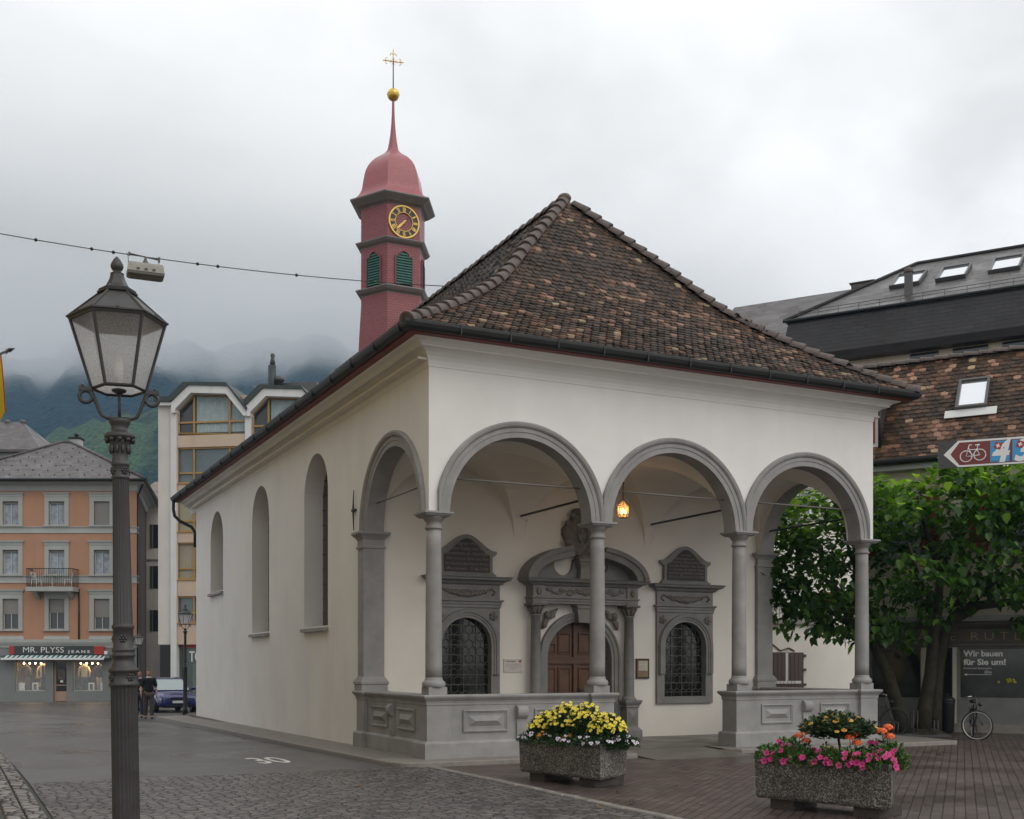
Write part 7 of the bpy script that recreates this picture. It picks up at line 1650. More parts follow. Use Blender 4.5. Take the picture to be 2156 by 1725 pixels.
# ================================================================ PLANTERS AND FLOWERS
M['footstone'] = mat('dark_foot_block', (0.045, 0.036, 0.03), 0.8, 0.3, 8)
M['soil'] = mat('dark_soil', (0.02, 0.015, 0.011), 0.9)
M['leaf_fine'] = mat('fine_green_foliage', (0.028, 0.062, 0.018), 0.55, 0.5, 12, spec=0.3, tint=True)
M['petal'] = mat('flower_petals', (0.5, 0.4, 0.05), 0.6, tint=True)
def planter(label, corner, left, right, group):
    """trough on two feet; corner / left / right are its rim corners as surveyed (z = 0.52)"""
    C_, L_, R_ = (Vector((p[0], p[1], 0)) for p in (corner, left, right))
    ex = (C_ - L_); ln = ex.length; ex.normalize(); ey = Vector((-ex.y, ex.x, 0)); dr = R_ - C_
    if ey.dot(dr) < 0: ey = -ey
    fl_ = dr.dot(ex); wd_ = dr.dot(ey)                # how far the ends flare, depth of the trough
    t = thing('planter', label, 'planter', (C_ + L_) / 2, atan2(ex.y, ex.x), group)
    t.location.z = GZ
    h = ln / 2; zr, zb = 0.52 - GZ, 0.015 - GZ
    def ring(i, z, tp=0.0): return [(-h + i + tp * .4, i + tp, z), (h - i - tp * .4, i + tp, z), (h + fl_ - i, wd_ - i - tp, z), (-h - fl_ + i, wd_ - i - tp, z)]
    m = MB(); m.loops([ring(0.03, zb), ring(0.012, zb + 0.03), ring(0.0, zr - 0.012), ring(0.008, zr), ring(0.055, zr), ring(0.06, zr - 0.07)], True, True, False)
    m.build('trough', M['agg'], t)
    for x in (-h * 0.62, h * 0.62):
        f = MB(); f.box(x - 0.16, x + 0.16, 0.07, wd_ - 0.07, 0.0, zb); f.build('foot', M['footstone'], t)
    s_ = MB(); s_.add(ring(0.055, zr - 0.06), [(0, 1, 2, 3)]); s_.build('soil', M['soil'], t)
    t['len'] = ln; t['wid'] = wd_
    return t, ln, wd_, zr
def leafbed(mb, cx, cy, cz, rx, ry, rz, n, size, cols, up=0.5):
    """n small leaves spread through an ellipsoidal dome"""
    for _ in range(n):
        a = random.uniform(0, 2 * pi); q = random.random() ** 0.45; e = math.asin(random.uniform(-0.15, 1.0))
        x, y, z = cx + rx * q * cos(a) * cos(e), cy + ry * q * sin(a) * cos(e), cz + rz * q * sin(e)
        d = Vector((cos(a) * cos(e) + random.gauss(0, .5), sin(a) * cos(e) + random.gauss(0, .5), sin(e) + up * random.uniform(-0.4, 1.2))).normalized()
        s_ = d.cross(Vector((random.gauss(0, 1), random.gauss(0, 1), random.gauss(0, 1)))).normalized(); nn = s_.cross(d); L_ = size * random.uniform(0.6, 1.3); w_ = L_ * 0.28
        p = Vector((x, y, z)); mid = p + d * L_ * 0.5 + nn * L_ * 0.12; c = random.choice(cols); k = random.uniform(0.7, 1.3)
        mb.add([tuple(p), tuple(mid + s_ * w_), tuple(p + d * L_), tuple(mid - s_ * w_)], [(0, 1, 2), (0, 2, 3)], tint=(c[0] * k, c[1] * k, c[2] * k))
GREENS = [(0.020, 0.055, 0.013), (0.035, 0.085, 0.022), (0.055, 0.115, 0.03)]
def blossom(kind):
    m = MB()
    def disc(r, n, z0, z1, col, wav=0.0, inner=0.15):
        for k in range(n):
            a0, a1 = 2 * pi * k / n, 2 * pi * (k + 0.86) / n; am = (a0 + a1) / 2
            m.add([(r * inner * cos(a0), r * inner * sin(a0), z0), (r * 0.75 * cos(a0), r * 0.75 * sin(a0), z0 + (z1 - z0) * .7), (r * cos(am), r * sin(am), z1 + wav * (k % 2)), (r * 0.75 * cos(a1), r * 0.75 * sin(a1), z0 + (z1 - z0) * .7), (r * inner * cos(a1), r * inner * sin(a1), z0)], [(0, 1, 2, 3, 4)], tint=col)
    if kind == 'daisy': disc(0.029, 11, 0.0, 0.004, (0.80, 0.66, 0.06), 0.003, 0.2); m.ball((0, 0, 0.001), 0.009, 6, 4, (1, 1, 0.6), tint=(0.55, 0.36, 0.02))
    elif kind == 'pansy':
        for k, (a, c) in enumerate(((1.2, (0.10, 0.05, 0.16)), (1.95, (0.10, 0.05, 0.16)), (0.1, (0.62, 0.58, 0.62)), (3.04, (0.62, 0.58, 0.62)), (4.71, (0.55, 0.50, 0.58)))):
            x, y = 0.017 * cos(a), 0.017 * sin(a); m.loops([[(x + 0.017 * cos(q), y + 0.017 * sin(q), 0.002 + k * 0.0015) for q in [2 * pi * i / 8 for i in range(8)]]], True, False, True, tint=c)
        m.ball((0, -0.003, 0.009), 0.008, 6, 4, (1, 1, 0.4), tint=(0.04, 0.015, 0.06))
    elif kind == 'marigold':
        for j in range(3): disc(0.032 - 0.008 * j, 9, 0.004 * j, 0.006 + 0.007 * j, (0.75, 0.24 + 0.03 * j, 0.012), 0.003)
    elif kind == 'petunia':
        disc(0.042, 5, 0.0, 0.012, (0.50, 0.028, 0.17), 0.0, 0.1); m.lathe(0, 0, [(0.006, -0.03), (0.009, -0.006), (0.014, 0.003)], 8, cap0=False, cap1=False, tint=(0.36, 0.03, 0.14)); m.ball((0, 0, 0.001), 0.010, 6, 4, (1, 1, 0.5), tint=(0.20, 0.01, 0.08))
        for k in range(5):
            a = 2 * pi * (k + .43 + .5) / 5; m.add([(0.012 * cos(a - .3), 0.012 * sin(a - .3), 0.001), (0.032 * cos(a - .25), 0.032 * sin(a - .25), 0.007), (0.034 * cos(a + .25), 0.034 * sin(a + .25), 0.007), (0.012 * cos(a + .3), 0.012 * sin(a + .3), 0.001)], [(0, 1, 2, 3)], tint=(0.48, 0.03, 0.18))
    elif kind == 'geranium':
        for j in range(26):
            a = j * 2.4; e = (j / 26) * 1.7; x, y, z = 0.05 * cos(a) * sin(e), 0.05 * sin(a) * sin(e), 0.045 * cos(e)
            d = Vector((x, y, z)).normalized(); s_ = d.cross(Vector((0.3, 0.2, 1))).normalized(); u = s_.cross(d); p = Vector((x, y, z))
            pts = [tuple(p + s_ * 0.017 * cos(q) + u * 0.017 * sin(q) + d * 0.004 * (i % 2)) for i, q in enumerate([2 * pi * i / 6 for i in range(6)])]
            m.add(pts, [(0, 1, 2, 3, 4, 5)], tint=(random.uniform(0.62, 0.8), random.uniform(0.075, 0.14), 0.016))
    elif kind == 'lantana':
        m.ball((0, 0, 0), 0.022, 8, 6, (1, 1, 0.7), tint=random.choice([(0.62, 0.38, 0.05), (0.55, 0.22, 0.07), (0.5, 0.14, 0.09)]))
        for j in range(9): a = j * 0.7; m.ball((0.02 * cos(a), 0.02 * sin(a), 0.006), 0.009, 5, 4, tint=(0.7, 0.42, 0.06))
    return m
PROTO = {}
def put_blossom(kind, parent, p, d):
    """a blossom part of the plant PARENT at p facing d (both in the plant's frame)"""
    if kind not in PROTO: PROTO[kind] = [blossom(kind).build('blossom', M['petal'], fix=False) for _ in range(1)]; first = True
    else: first = False
    src = PROTO[kind][0]
    o = src if first else src.copy()
    if not first: COL.objects.link(o)
    o.parent = parent; o.location = p; o.rotation_euler = Vector(d).to_track_quat('Z', 'Y').to_euler(); s_ = random.uniform(0.8, 1.2); o.scale = (s_, s_, s_)
    return o
def plant(name, label, cat, tr, x, y, zr, rad, group, leaf_n, leaf_size, cols, blos, up=0.5, stems=False, face=None):
    """one plant of a planter: foliage mesh and its blossoms; x, y in the planter's frame"""
    w0 = WM(tr) @ Vector((x, y, zr - 0.06)); t = thing(name, label, cat, w0, 0, group)
    f = MB(); leafbed(f, 0, 0, 0.02, rad[0], rad[1], rad[2], leaf_n, leaf_size, cols, up)
    f.build('foliage', M['leaf_fine'], t, fix=False)
    for kind, n, lo, hi, sp in blos:
        for _ in range(n):
            a = random.uniform(0, 2 * pi) if random.random() < 0.45 else atan2(CAM.y - w0.y, CAM.x - w0.x) - tr.rotation_euler.z * 0 + random.gauss(0, 0.9); e = math.asin(random.uniform(lo, hi)); q = random.uniform(0.92, 1.08) * sp
            p = (rad[0] * q * cos(a) * cos(e), rad[1] * q * sin(a) * cos(e), 0.02 + rad[2] * q * sin(e))
            tc_ = (CAM - w0); tc_.z = 0; tc_.normalize()
            d = Vector((cos(a) * cos(e), sin(a) * cos(e), sin(e) + 0.25)) + tc_ * random.uniform(0.2, 0.9) + Vector((random.gauss(0, .25), random.gauss(0, .25), random.gauss(0, .2)))
            put_blossom(kind, t, p, d)
    return t
random.seed(5)
P1, ln1, wd1, zr1 = planter('pebbled concrete planter with yellow marguerites and pansies before the porch', (0.632, -4.807), (0.196, -3.142), (1.30, -4.46), 'pebbled concrete planters')
G = 'plants in the yellow planter'
n_ = 0
for x, r_, lab in ((-0.64, (0.30, 0.32, 0.40), 'yellow marguerite bush at the left end of the yellow planter'), (-0.22, (0.32, 0.34, 0.54), 'tall yellow marguerite bush left of the middle of the yellow planter'), (0.22, (0.32, 0.34, 0.56), 'tall yellow marguerite bush right of the middle of the yellow planter'), (0.64, (0.30, 0.32, 0.42), 'yellow marguerite bush at the right end of the yellow planter')):
    plant('marguerite_bush', lab, 'flower bush', P1, x, wd1 * 0.5, zr1, r_, G, 2600, 0.055, [(0.03, 0.075, 0.02), (0.045, 0.10, 0.028), (0.02, 0.05, 0.014)], [('daisy', 97, 0.45, 1.0, 1.05)], up=0.8)
i_ = 0
for x, y in ((-0.80, 0.12), (-0.58, 0.06), (-0.30, 0.07), (-0.05, 0.05), (0.18, 0.07), (0.42, 0.06), (0.62, 0.08), (0.80, 0.14), (0.86, 0.38), (0.87, 0.58)):
    where = ('at the left end', 'second from the left', 'third from the left', 'fourth from the left', 'fifth from the left', 'sixth from the left', 'seventh from the left', 'at the front right corner', 'on the right short side', 'at the back right corner')[i_]
    plant('pansy_plant', 'white and violet pansies %s of the yellow planter rim' % where, 'pansies', P1, x, y, zr1, (0.15, 0.13, 0.13), G, 330, 0.045, GREENS, [('pansy', 6, 0.25, 0.95, 1.05)]); i_ += 1
for x, lab in ((-0.42, 'orange marigold clump in the left half of the yellow planter'), (0.12, 'orange marigold clump in the middle of the yellow planter')):
    plant('marigold_plant', lab, 'marigolds', P1, x, 0.10, zr1, (0.10, 0.08, 0.17), G, 160, 0.04, GREENS, [('marigold', 9, 0.3, 0.95, 1.02)])
P2, ln2, wd2, zr2_ = planter('long pebbled concrete planter with pink petunias, nearest to the camera', (1.833, -9.093), (1.291, -7.387), (2.38, -8.60), 'pebbled concrete planters')
G = 'plants in the pink planter'; i_ = 0
for x, y in ((-0.78, 0.16), (-0.52, 0.10), (-0.24, 0.08), (0.04, 0.09), (0.30, 0.08), (0.54, 0.10), (0.70, 0.11), (0.72, 0.38), (-0.7, 0.45), (0.45, 0.5)):
    where = ('at the left end of', 'second from the left in', 'third from the left in', 'in the middle front of', 'fifth from the left in', 'sixth from the left in', 'at the front right corner of', 'on the right short side of', 'at the back left of', 'at the back right of')[i_]
    nb = (3, 8, 9, 10, 11, 11, 12, 8, 6, 6)[i_]
    plant('petunia_plant', 'pink petunia plant %s the pink planter' % where, 'petunias', P2, x, y, zr2_, (0.19, 0.15, 0.17 if y < .3 else 0.27), G, 520, 0.05, [(0.04, 0.105, 0.02), (0.08, 0.175, 0.032), (0.13, 0.24, 0.045)], [('petunia', nb, -0.12, 0.9, 1.05)], up=0.2); i_ += 1
plant('yellow_daisy_plant', 'small dark plant with two yellow blossoms under the lantana tree', 'flowers', P2, -0.02, 0.2, zr2_, (0.12, 0.1, 0.22), G, 260, 0.045, [(0.015, 0.03, 0.012), (0.02, 0.045, 0.015)], [('daisy', 4, 0.2, 0.9, 1.05)])
for x, y, lab, hz_ in ((-0.46, 0.4, 'orange red geranium at the left of the lantana tree', 0.30), (0.30, 0.25, 'orange red geranium just right of the lantana trunk', 0.32), (0.62, 0.42, 'orange red geranium at the far right of the pink planter', 0.40)):
    w0 = WM(P2) @ Vector((x, y, zr2_ - 0.06)); t = thing('geranium_plant', lab, 'geranium', w0, 0, G)
    f = MB(); leafbed(f, 0, 0, 0.02, 0.16, 0.16, hz_ * 0.7, 240, 0.05, GREENS, 0.3)
    heads = [(-0.07, 0, hz_), (0.05, 0.03, hz_ + 0.04), (0.0, -0.05, hz_ - 0.06)]
    for h in heads: f.tube([(0, 0, 0), (h[0] * .6, h[1] * .6, h[2] * .6), (h[0], h[1], h[2])], 0.004, 5, tint=(0.05, 0.09, 0.03))
    f.build('foliage', M['leaf_fine'], t, fix=False)
    for h in heads: o = put_blossom('geranium', t, h, (0, 0, 1)); o.scale = (1.15, 1.15, 1.05)
w0 = WM(P2) @ Vector((0.06, 0.34, zr2_ - 0.06)); t = thing('lantana_tree', 'little standard lantana tree with orange flowers in the pink planter', 'small tree', w0, 0, G)
f = MB(); f.tube([(0, 0, -0.02), (0.01, 0, 0.2), (-0.005, 0.01, 0.36)], [0.016, 0.013, 0.012], 8)
for a in (0.3, 1.7, 2.9, 4.2, 5.3): f.tube([(0, 0, 0.34), (0.1 * cos(a), 0.1 * sin(a), 0.42), (0.22 * cos(a), 0.22 * sin(a), 0.47)], [0.009, 0.006, 0.003], 5)
f.build('trunk', mat('grey_brown_bark', (0.055, 0.04, 0.03), 0.85), t)
f = MB()
for a, r, z, q in ((0, 0, 0.48, 0.23), (0, 0, 0.38, 0.20), (2.2, 0.12, 0.38, 0.15), (5.0, 0.12, 0.38, 0.15), (0.4, 0.21, 0.45, 0.17), (1.5, 0.19, 0.48, 0.17), (2.7, 0.22, 0.45, 0.17), (3.9, 0.20, 0.48, 0.17), (5.2, 0.21, 0.44, 0.16)): leafbed(f, r * cos(a), r * sin(a), z, q, q, q * 1.05, 560, 0.05, [(0.035, 0.07, 0.025), (0.06, 0.105, 0.035), (0.085, 0.13, 0.05)], 0.3)
f.build('crown', M['leaf_fine'], t, fix=False)
t.scale = (1.2, 1.2, 0.88)
for _ in range(22):
    a = random.uniform(0, 2 * pi); e = random.uniform(0.0, 1.4); put_blossom('lantana', t, (0.36 * cos(a) * cos(e), 0.36 * sin(a) * cos(e), 0.46 + 0.20 * sin(e)), (cos(a), sin(a), 1))

# ================================================================ TREE
random.seed(21)
M['bark'] = mat('mossy_bark', (0.030, 0.022, 0.016), 0.9, 0.45, 5.0, 0.8, 22, col2=(0.042, 0.038, 0.02))
def leaf_mat():
    m = mat('broad_green_leaf', (0.03, 0.08, 0.02), 0.38, tint=True, spec=0.4); n, l, b = nodes_of(m)
    tr = n.new('ShaderNodeBsdfTranslucent'); a = n.new('ShaderNodeAttribute'); a.attribute_name = 'tint'
    mu = n.new('ShaderNodeMix'); mu.data_type = 'RGBA'; mu.blend_type = 'MULTIPLY'; mu.inputs[0].default_value = 1; l.new(a.outputs['Color'], mu.inputs[6]); mu.inputs[7].default_value = (1.6, 1.7, 0.6, 1); l.new(mu.outputs[2], tr.inputs[0])
    ms = n.new('ShaderNodeMixShader'); ms.inputs[0].default_value = 0.48; l.new(b.outputs[0], ms.inputs[1]); l.new(tr.outputs[0], ms.inputs[2])
    l.new(ms.outputs[0], n['Material Output'].inputs[0]); return m
M['leaf'] = leaf_mat()
tb = at_depth(1945, 1545, 28.3); TB = Vector((tb.x, tb.y, GZ))
tree = thing('plane_tree', 'broad leafy tree with three leaning trunks beside the porch', 'tree', TB)
UX, UY = Vector((RA, -RB, 0)), Vector((RB, RA, 0))       # right and away as seen in the photo
mpp = 28.3 / FX
def tp(x, y, dep=0.0): return UX * ((x - 1945) * mpp) + UY * dep + Vector((0, 0, CAMZ + (HZ - y) * mpp - GZ))
LIMBS = [([(1905, 1552, 0), (1893, 1500, 0), (1873, 1430, 0), (1850, 1372, 0.1), (1828, 1320, 0.2), (1800, 1265, 0.3)], [.26, .19, .17, .155, .14, .10]),
         ([(1945, 1552, .1), (1950, 1490, .1), (1962, 1420, .1), (1968, 1350, .1), (1972, 1290, 0), (1980, 1210, 0)], [.26, .20, .17, .16, .15, .10]),
         ([(1975, 1552, .35), (1978, 1480, .35), (1985, 1400, .35), (1996, 1340, .3), (2020, 1300, .2), (2060, 1275, 0.0), (2130, 1268, -.3), (2200, 1250, -.5)], [.25, .21, .19, .18, .17, .13, .10, .07])]
BR = [([(1800, 1265, .3), (1740, 1210, .5), (1680, 1180, .6)], [.10, .06, .03]), ([(1828, 1320, .2), (1760, 1300, -.3), (1700, 1280, -.6)], [.09, .05, .03]), ([(1810, 1285, .3), (1820, 1180, .8), (1800, 1100, 1.2)], [.10, .06, .03]),
      ([(1980, 1210, 0), (1930, 1120, -.6), (1900, 1060, -1)], [.1, .06, .03]), ([(1980, 1210, 0), (2040, 1110, .6), (2060, 1040, .8)], [.1, .06, .03]), ([(1972, 1290, 0), (1900, 1230, -1.2), (1860, 1160, -1.8)], [.09, .06, .03]),
      ([(1996, 1340, .3), (2060, 1230, .8), (2110, 1140, 1.4)], [.12, .08, .03]), ([(2020, 1300, .2), (2090, 1200, -1), (2130, 1120, -1.6)], [.1, .06, .03]), ([(2130, 1268, -.3), (2200, 1180, 0.4), (2260, 1130, .8)], [.08, .05, .03])]
tr = MB()
for pts, rad in LIMBS + BR: tr.tube([tp(*p) for p in pts], [q * 0.88 for q in rad], 10)
tr.lathe(0, 0, [(0.62, -0.02), (0.55, 0.05), (0.3, 0.14)], 14)
tr.build('trunk', M['bark'], tree)
# crown: leaf clusters on an umbrella-shaped shell, denser above, with ragged lower edge
lf = MB()
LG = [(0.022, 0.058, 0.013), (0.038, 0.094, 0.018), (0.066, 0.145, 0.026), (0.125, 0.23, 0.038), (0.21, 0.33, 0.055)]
def leaf(p, d, size, tint):
    """a heart-shaped leaf of six faces, folded a little along its midrib, hanging from p along d"""
    up = Vector((0, 0, 1)); s_ = d.cross(up)
    if s_.length < 0.05: s_ = Vector((1, 0, 0))
    s_ = (s_.normalized() + Vector((random.gauss(0, .25), random.gauss(0, .25), random.gauss(0, .25)))).normalized(); nn = s_.cross(d).normalized()
    if nn.z < 0: nn = -nn
    L_ = size; w_ = size * 0.42
    pts = [p, p + d * L_ * 0.12 + s_ * w_ * 0.8 + nn * L_ * 0.06, p + d * L_ * 0.5 + s_ * w_ * 0.86 + nn * L_ * 0.03, p + d * L_ - nn * L_ * 0.12, p + d * L_ * 0.5 - s_ * w_ * 0.86 + nn * L_ * 0.03, p + d * L_ * 0.12 - s_ * w_ * 0.8 + nn * L_ * 0.06, p + d * L_ * 0.5 - nn * L_ * 0.05]
    lf.add([tuple(q) for q in pts], [(0, 1, 2, 6), (6, 2, 3), (0, 6, 4, 5), (6, 3, 4)], tint=tint)
# crown outline in the photo: (x, top, bottom)
OUT = [(1612, 1170, 1265), (1640, 1085, 1318), (1700, 1042, 1290), (1760, 1030, 1338), (1830, 1045, 1340), (1870, 1040, 1362), (1910, 1030, 1330), (1960, 1000, 1295), (2010, 990, 1285), (2060, 985, 1275), (2110, 1008, 1310), (2160, 1000, 1322), (2230, 1010, 1300), (2300, 1060, 1290), (2350, 1130, 1240)]
def outl(x):
    for a, b_ in zip(OUT, OUT[1:]):
        if x <= b_[0]:
            t = (x - a[0]) / (b_[0] - a[0]); return a[1] + (b_[1] - a[1]) * t, a[2] + (b_[2] - a[2]) * t
    return OUT[-1][1:]
ncl = 0
while ncl < 900:
    x = random.uniform(1612, 2350); top, bot = outl(x)
    v = random.random() ** 1.15; y = top + (bot - top) * v
    half = 2.6 * sqrt(max(0.05, 1 - ((x - 1975) / 395) ** 2)) * (1.0 - 0.35 * abs(v - 0.45))
    dep = random.uniform(-half, half)
    # hollow middle: clusters keep to the outside of the crown, a few inside
    if abs(dep) < half * 0.55 and 0.22 < v < 0.8 and random.random() < 0.45: continue
    if v > 0.85 and random.random() < 0.3: continue
    if fbm(x * 0.013, y * 0.017, dep * 0.5, 3) < -0.2: continue
    c = tp(x, y, dep); ncl += 1
    lump = random.uniform(0.6, 1.25)
    for _ in range(random.randint(9, 16)):
        p = c + Vector((random.gauss(0, .20), random.gauss(0, .20), random.gauss(0, .13)))
        d = Vector((random.gauss(0, .6), random.gauss(0, .6), -0.12 - 0.5 * v + random.gauss(0, .3))).normalized()
        k = min(4, max(0, int(random.gauss(1.3, 0.9) + (0.8 if lump > 1.05 else -0.2) + max(0, 0.42 - v) * 4.6))); t_ = LG[k]; q = random.uniform(0.8, 1.2) * (0.85 + 0.2 * lump)  # leaves near the top picked lighter: light on the crown put into their colour
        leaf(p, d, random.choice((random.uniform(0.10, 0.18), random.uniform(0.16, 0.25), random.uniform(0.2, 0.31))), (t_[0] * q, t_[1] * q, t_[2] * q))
# shoots that stand up out of the top
for _ in range(120):
    x = random.uniform(1640, 2330); top, bot = outl(x); c = tp(x, top + random.uniform(0, 14), random.uniform(-1.2, 1.2)); hgt_ = random.uniform(0.1, 0.42)
    for j in range(5):
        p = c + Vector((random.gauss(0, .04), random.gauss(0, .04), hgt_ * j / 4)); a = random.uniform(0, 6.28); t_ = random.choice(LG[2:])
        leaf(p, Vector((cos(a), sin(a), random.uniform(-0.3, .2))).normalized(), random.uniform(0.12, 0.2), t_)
# hanging sprays below the crown
for x, y, n_ in ((1655, 1340, 8), (1710, 1330, 10), (1735, 1348, 10), (1755, 1335, 10), (1840, 1350, 16), (1690, 1300, 12), (1790, 1320, 12), (1870, 1350, 10), (2120, 1325, 10)):
    for _ in range(n_):
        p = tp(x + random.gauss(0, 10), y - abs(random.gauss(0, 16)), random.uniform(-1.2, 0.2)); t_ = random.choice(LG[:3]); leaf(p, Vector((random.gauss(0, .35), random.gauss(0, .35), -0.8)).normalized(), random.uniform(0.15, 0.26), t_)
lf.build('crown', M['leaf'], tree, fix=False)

# ================================================================ BICYCLES, RACK, BIN
def wheel(r, parent, loc, rz, m_rim):
    w = MB(); n = 40
    w.tube([(r * cos(2 * pi * i / n), 0, r * sin(2 * pi * i / n)) for i in range(n + 1)], 0.019, 8, cap=False)
    o = w.build('wheel', mat_rubber, parent); o.location = loc; o.rotation_euler = (0, 0, rz)
    q = MB(); rr = r - 0.024; q.tube([(rr * cos(2 * pi * i / n), 0, rr * sin(2 * pi * i / n)) for i in range(n + 1)], 0.011, 6, cap=False); q.build('rim', m_rim, o)
    q = MB(); q.tube([(0, -0.04, 0), (0, 0.04, 0)], 0.02, 8)
    for i in range(28):
        a = 2 * pi * i / 28; q.tube([(0.015 * cos(a + 1.2), 0.03 * (1 if i % 2 else -1), 0.015 * sin(a + 1.2)), (rr * cos(a), 0, rr * sin(a))], 0.0016, 4, smooth=False)
    q.build('spokes', M['zinc'], o); return o
mat_rubber = mat('black_tyre', (0.015, 0.015, 0.015), 0.6)
M['chrome'] = mat('chrome', (0.5, 0.5, 0.5), 0.2, metal=1.0); M['rimlight'] = mat('bright_alloy_rim', (0.62, 0.62, 0.60), 0.35, metal=0.4)
def bicycle(label, loc, rz, steer, frame_m, group, rim=None):
    t = thing('bicycle', label, 'bicycle', loc, rz, group); r = 0.335
    wheel(r, t, (-0.52, 0, r), 0, rim or M['rimlight']); wheel(r, t, (0.53, 0, r), steer, rim or M['rimlight'])
    f = MB(); bbx = (-0.08, 0, 0.28); hd0, hd1 = (0.39, 0, 0.56), (0.345, 0, 0.74); st_ = (-0.20, 0, 0.80)
    f.tube([bbx, hd0], 0.019, 8); f.tube([hd1, (-0.17, 0, 0.66)], 0.017, 8); f.tube([bbx, st_], 0.016, 8); f.tube([hd0, hd1], 0.02, 8)
    for s in (-0.045, 0.045): f.tube([bbx, (-0.52, s, r)], 0.010, 6); f.tube([(-0.17, 0, 0.68), (-0.52, s, r)], 0.009, 6)
    f.tube([(-0.3, 0, 0.72), (-0.72, 0, 0.72)], 0.012, 6); f.tube([(-0.7, 0.05, 0.72), (-0.53, 0.05, r)], 0.007, 5); f.tube([(-0.7, -0.05, 0.72), (-0.53, -0.05, r)], 0.007, 5)
    f.build('frame', frame_m, t)
    k = MB(); c_, s_ = cos(steer), sin(steer)
    def R_(x, y): return (0.39 + (x - 0.39) * c_ - y * s_, (x - 0.39) * s_ + y * c_)
    for q in (-0.055, 0.055): k.tube([(*R_(0.40, q), 0.56), (*R_(0.47, q), 0.45), (*R_(0.53, q), r)], 0.011, 6)
    k.tube([(0.345, 0, 0.74), (0.335, 0, 0.95)], 0.013, 6); k.build('fork', M['zinc'], t)
    h = MB(); h.tube([(*R_(0.26, -0.30), 1.0), (*R_(0.33, -0.2), 1.01), (*R_(0.36, 0), 0.96), (*R_(0.33, 0.2), 1.01), (*R_(0.26, 0.30), 1.0)], 0.012, 8); h.tube([(*R_(0.26, -0.30), 1.0), (*R_(0.19, -0.31), 0.99)], 0.017, 8, mi=1); h.tube([(*R_(0.26, 0.30), 1.0), (*R_(0.19, 0.31), 0.99)], 0.017, 8, mi=1)
    h.ball((*R_(0.47, 0), 0.82), 0.05, 10, 8, mi=1); h.build('handlebar', [M['chrome'], M['black']], t)
    s2 = MB(); s2.loops([[(x, w_ * cos(q), 0.86 + z + 0.03 * sin(q)) for q in [2 * pi * i / 10 for i in range(10)]] for x, w_, z in ((-0.36, 0.085, 0.02), (-0.28, 0.09, 0.0), (-0.18, 0.05, -0.005), (-0.06, 0.022, 0.005))], True, True, True, smooth=True); s2.build('saddle', M['black'], t)
    p = MB(); p.lathe(0, 0, [(0.09, -0.004), (0.09, 0.004)], 20); o = p.build('chainwheel', M['zinc'], t); o.location = (-0.08, 0.04, 0.28); o.rotation_euler = (pi / 2, 0, 0)
    p = MB(); p.tube([(-0.08, 0.05, 0.28), (-0.02, 0.06, 0.13)], 0.01, 6); p.box(-0.06, 0.03, 0.06, 0.15, 0.12, 0.14); p.tube([(-0.08, -0.05, 0.28), (-0.14, -0.06, 0.43)], 0.01, 6); p.box(-0.18, -0.09, -0.15, -0.06, 0.42, 0.44); p.build('pedal', M['black'], t)
    m_ = MB()
    for (cx, st0) in ((-0.52, 0), ):
        L = [[(cx + 0.36 * cos(a), y, r + 0.36 * sin(a)) for y in (-0.03, -0.015, 0.015, 0.03)] for a in [0.15 * pi + 0.85 * pi * k2 / 14 for k2 in range(15)]]; m_.loops(L, False, False, False)
    m_.build('mudguard', M['black'], t)
    return t
GB = 'bicycles parked by the tree'
bp = at_depth(2052, 1557, 26.4)
cam_ang = atan2(RA * 1 + 0, RB)                    # direction of view in the plane
view = atan2((bp - CAM).y, (bp - CAM).x)
bicycle('dark bicycle parked before the pharmacy window, front wheel turned across', (bp.x + 0.25 * cos(view), bp.y + 0.25 * sin(view), GZ + 0.0), view + radians(186), radians(72), M['black'], GB)
b2 = at_depth(1845, 1545, 28.0)
bicycle('dark bicycle in the rack, mostly hidden behind the right porch pedestal', (b2.x - 0.15, b2.y, GZ), -YAW + radians(-12), radians(6), M['black'], GB, M['black'])
# bicycle rack: a low rail with pairs of upright bars
ra_, rb_ = at_depth(1800, 1566, 27.6), at_depth(2005, 1566, 27.2)
rk = thing('bicycle_rack', 'low steel bicycle rack with pairs of upright bars at the tree foot', 'bicycle rack', (ra_.x, ra_.y, GZ), atan2(rb_.y - ra_.y, rb_.x - ra_.x)); L_ = (rb_ - ra_).length
m = MB(); m.box(0, L_, -0.03, 0.03, 0.0, 0.045); m.box(0, L_, 0.52, 0.57, 0.0, 0.045); m.build('rail', M['zinc'], rk)
for f_, h_ in ((0.27, 0.33), (0.42, 0.33), (0.62, 0.62), (0.83, 0.38)):
    m = MB()
    for dx in (-0.045, 0.045): m.tube([(L_ * f_ + dx, 0.0, 0.03), (L_ * f_ + dx + 0.03, 0.05, h_), (L_ * f_ + dx + 0.03, 0.45, h_), (L_ * f_ + dx, 0.55, 0.03)], 0.011, 6)
    m.build('hoop', M['zinc'], rk)
bn = at_depth(1994, 1538, 29.0)
bt = thing('litter_bin', 'dark slim litter bin standing behind the right tree trunk', 'litter bin', (bn.x, bn.y, GZ))
m = MB(); m.lathe(0, 0, [(0.13, 0.0), (0.17, 0.05), (0.19, 0.75), (0.2, 0.77), (0.2, 0.80)], 18, mi=0); m.build('bin_body', M['black'], bt)
m = MB(); m.lathe(0, 0, [(0.205, 0.80), (0.2, 0.86), (0.1, 0.93), (0.03, 0.96), (0.03, 1.0)], 18); m.build('bin_lid', M['iron'], bt)

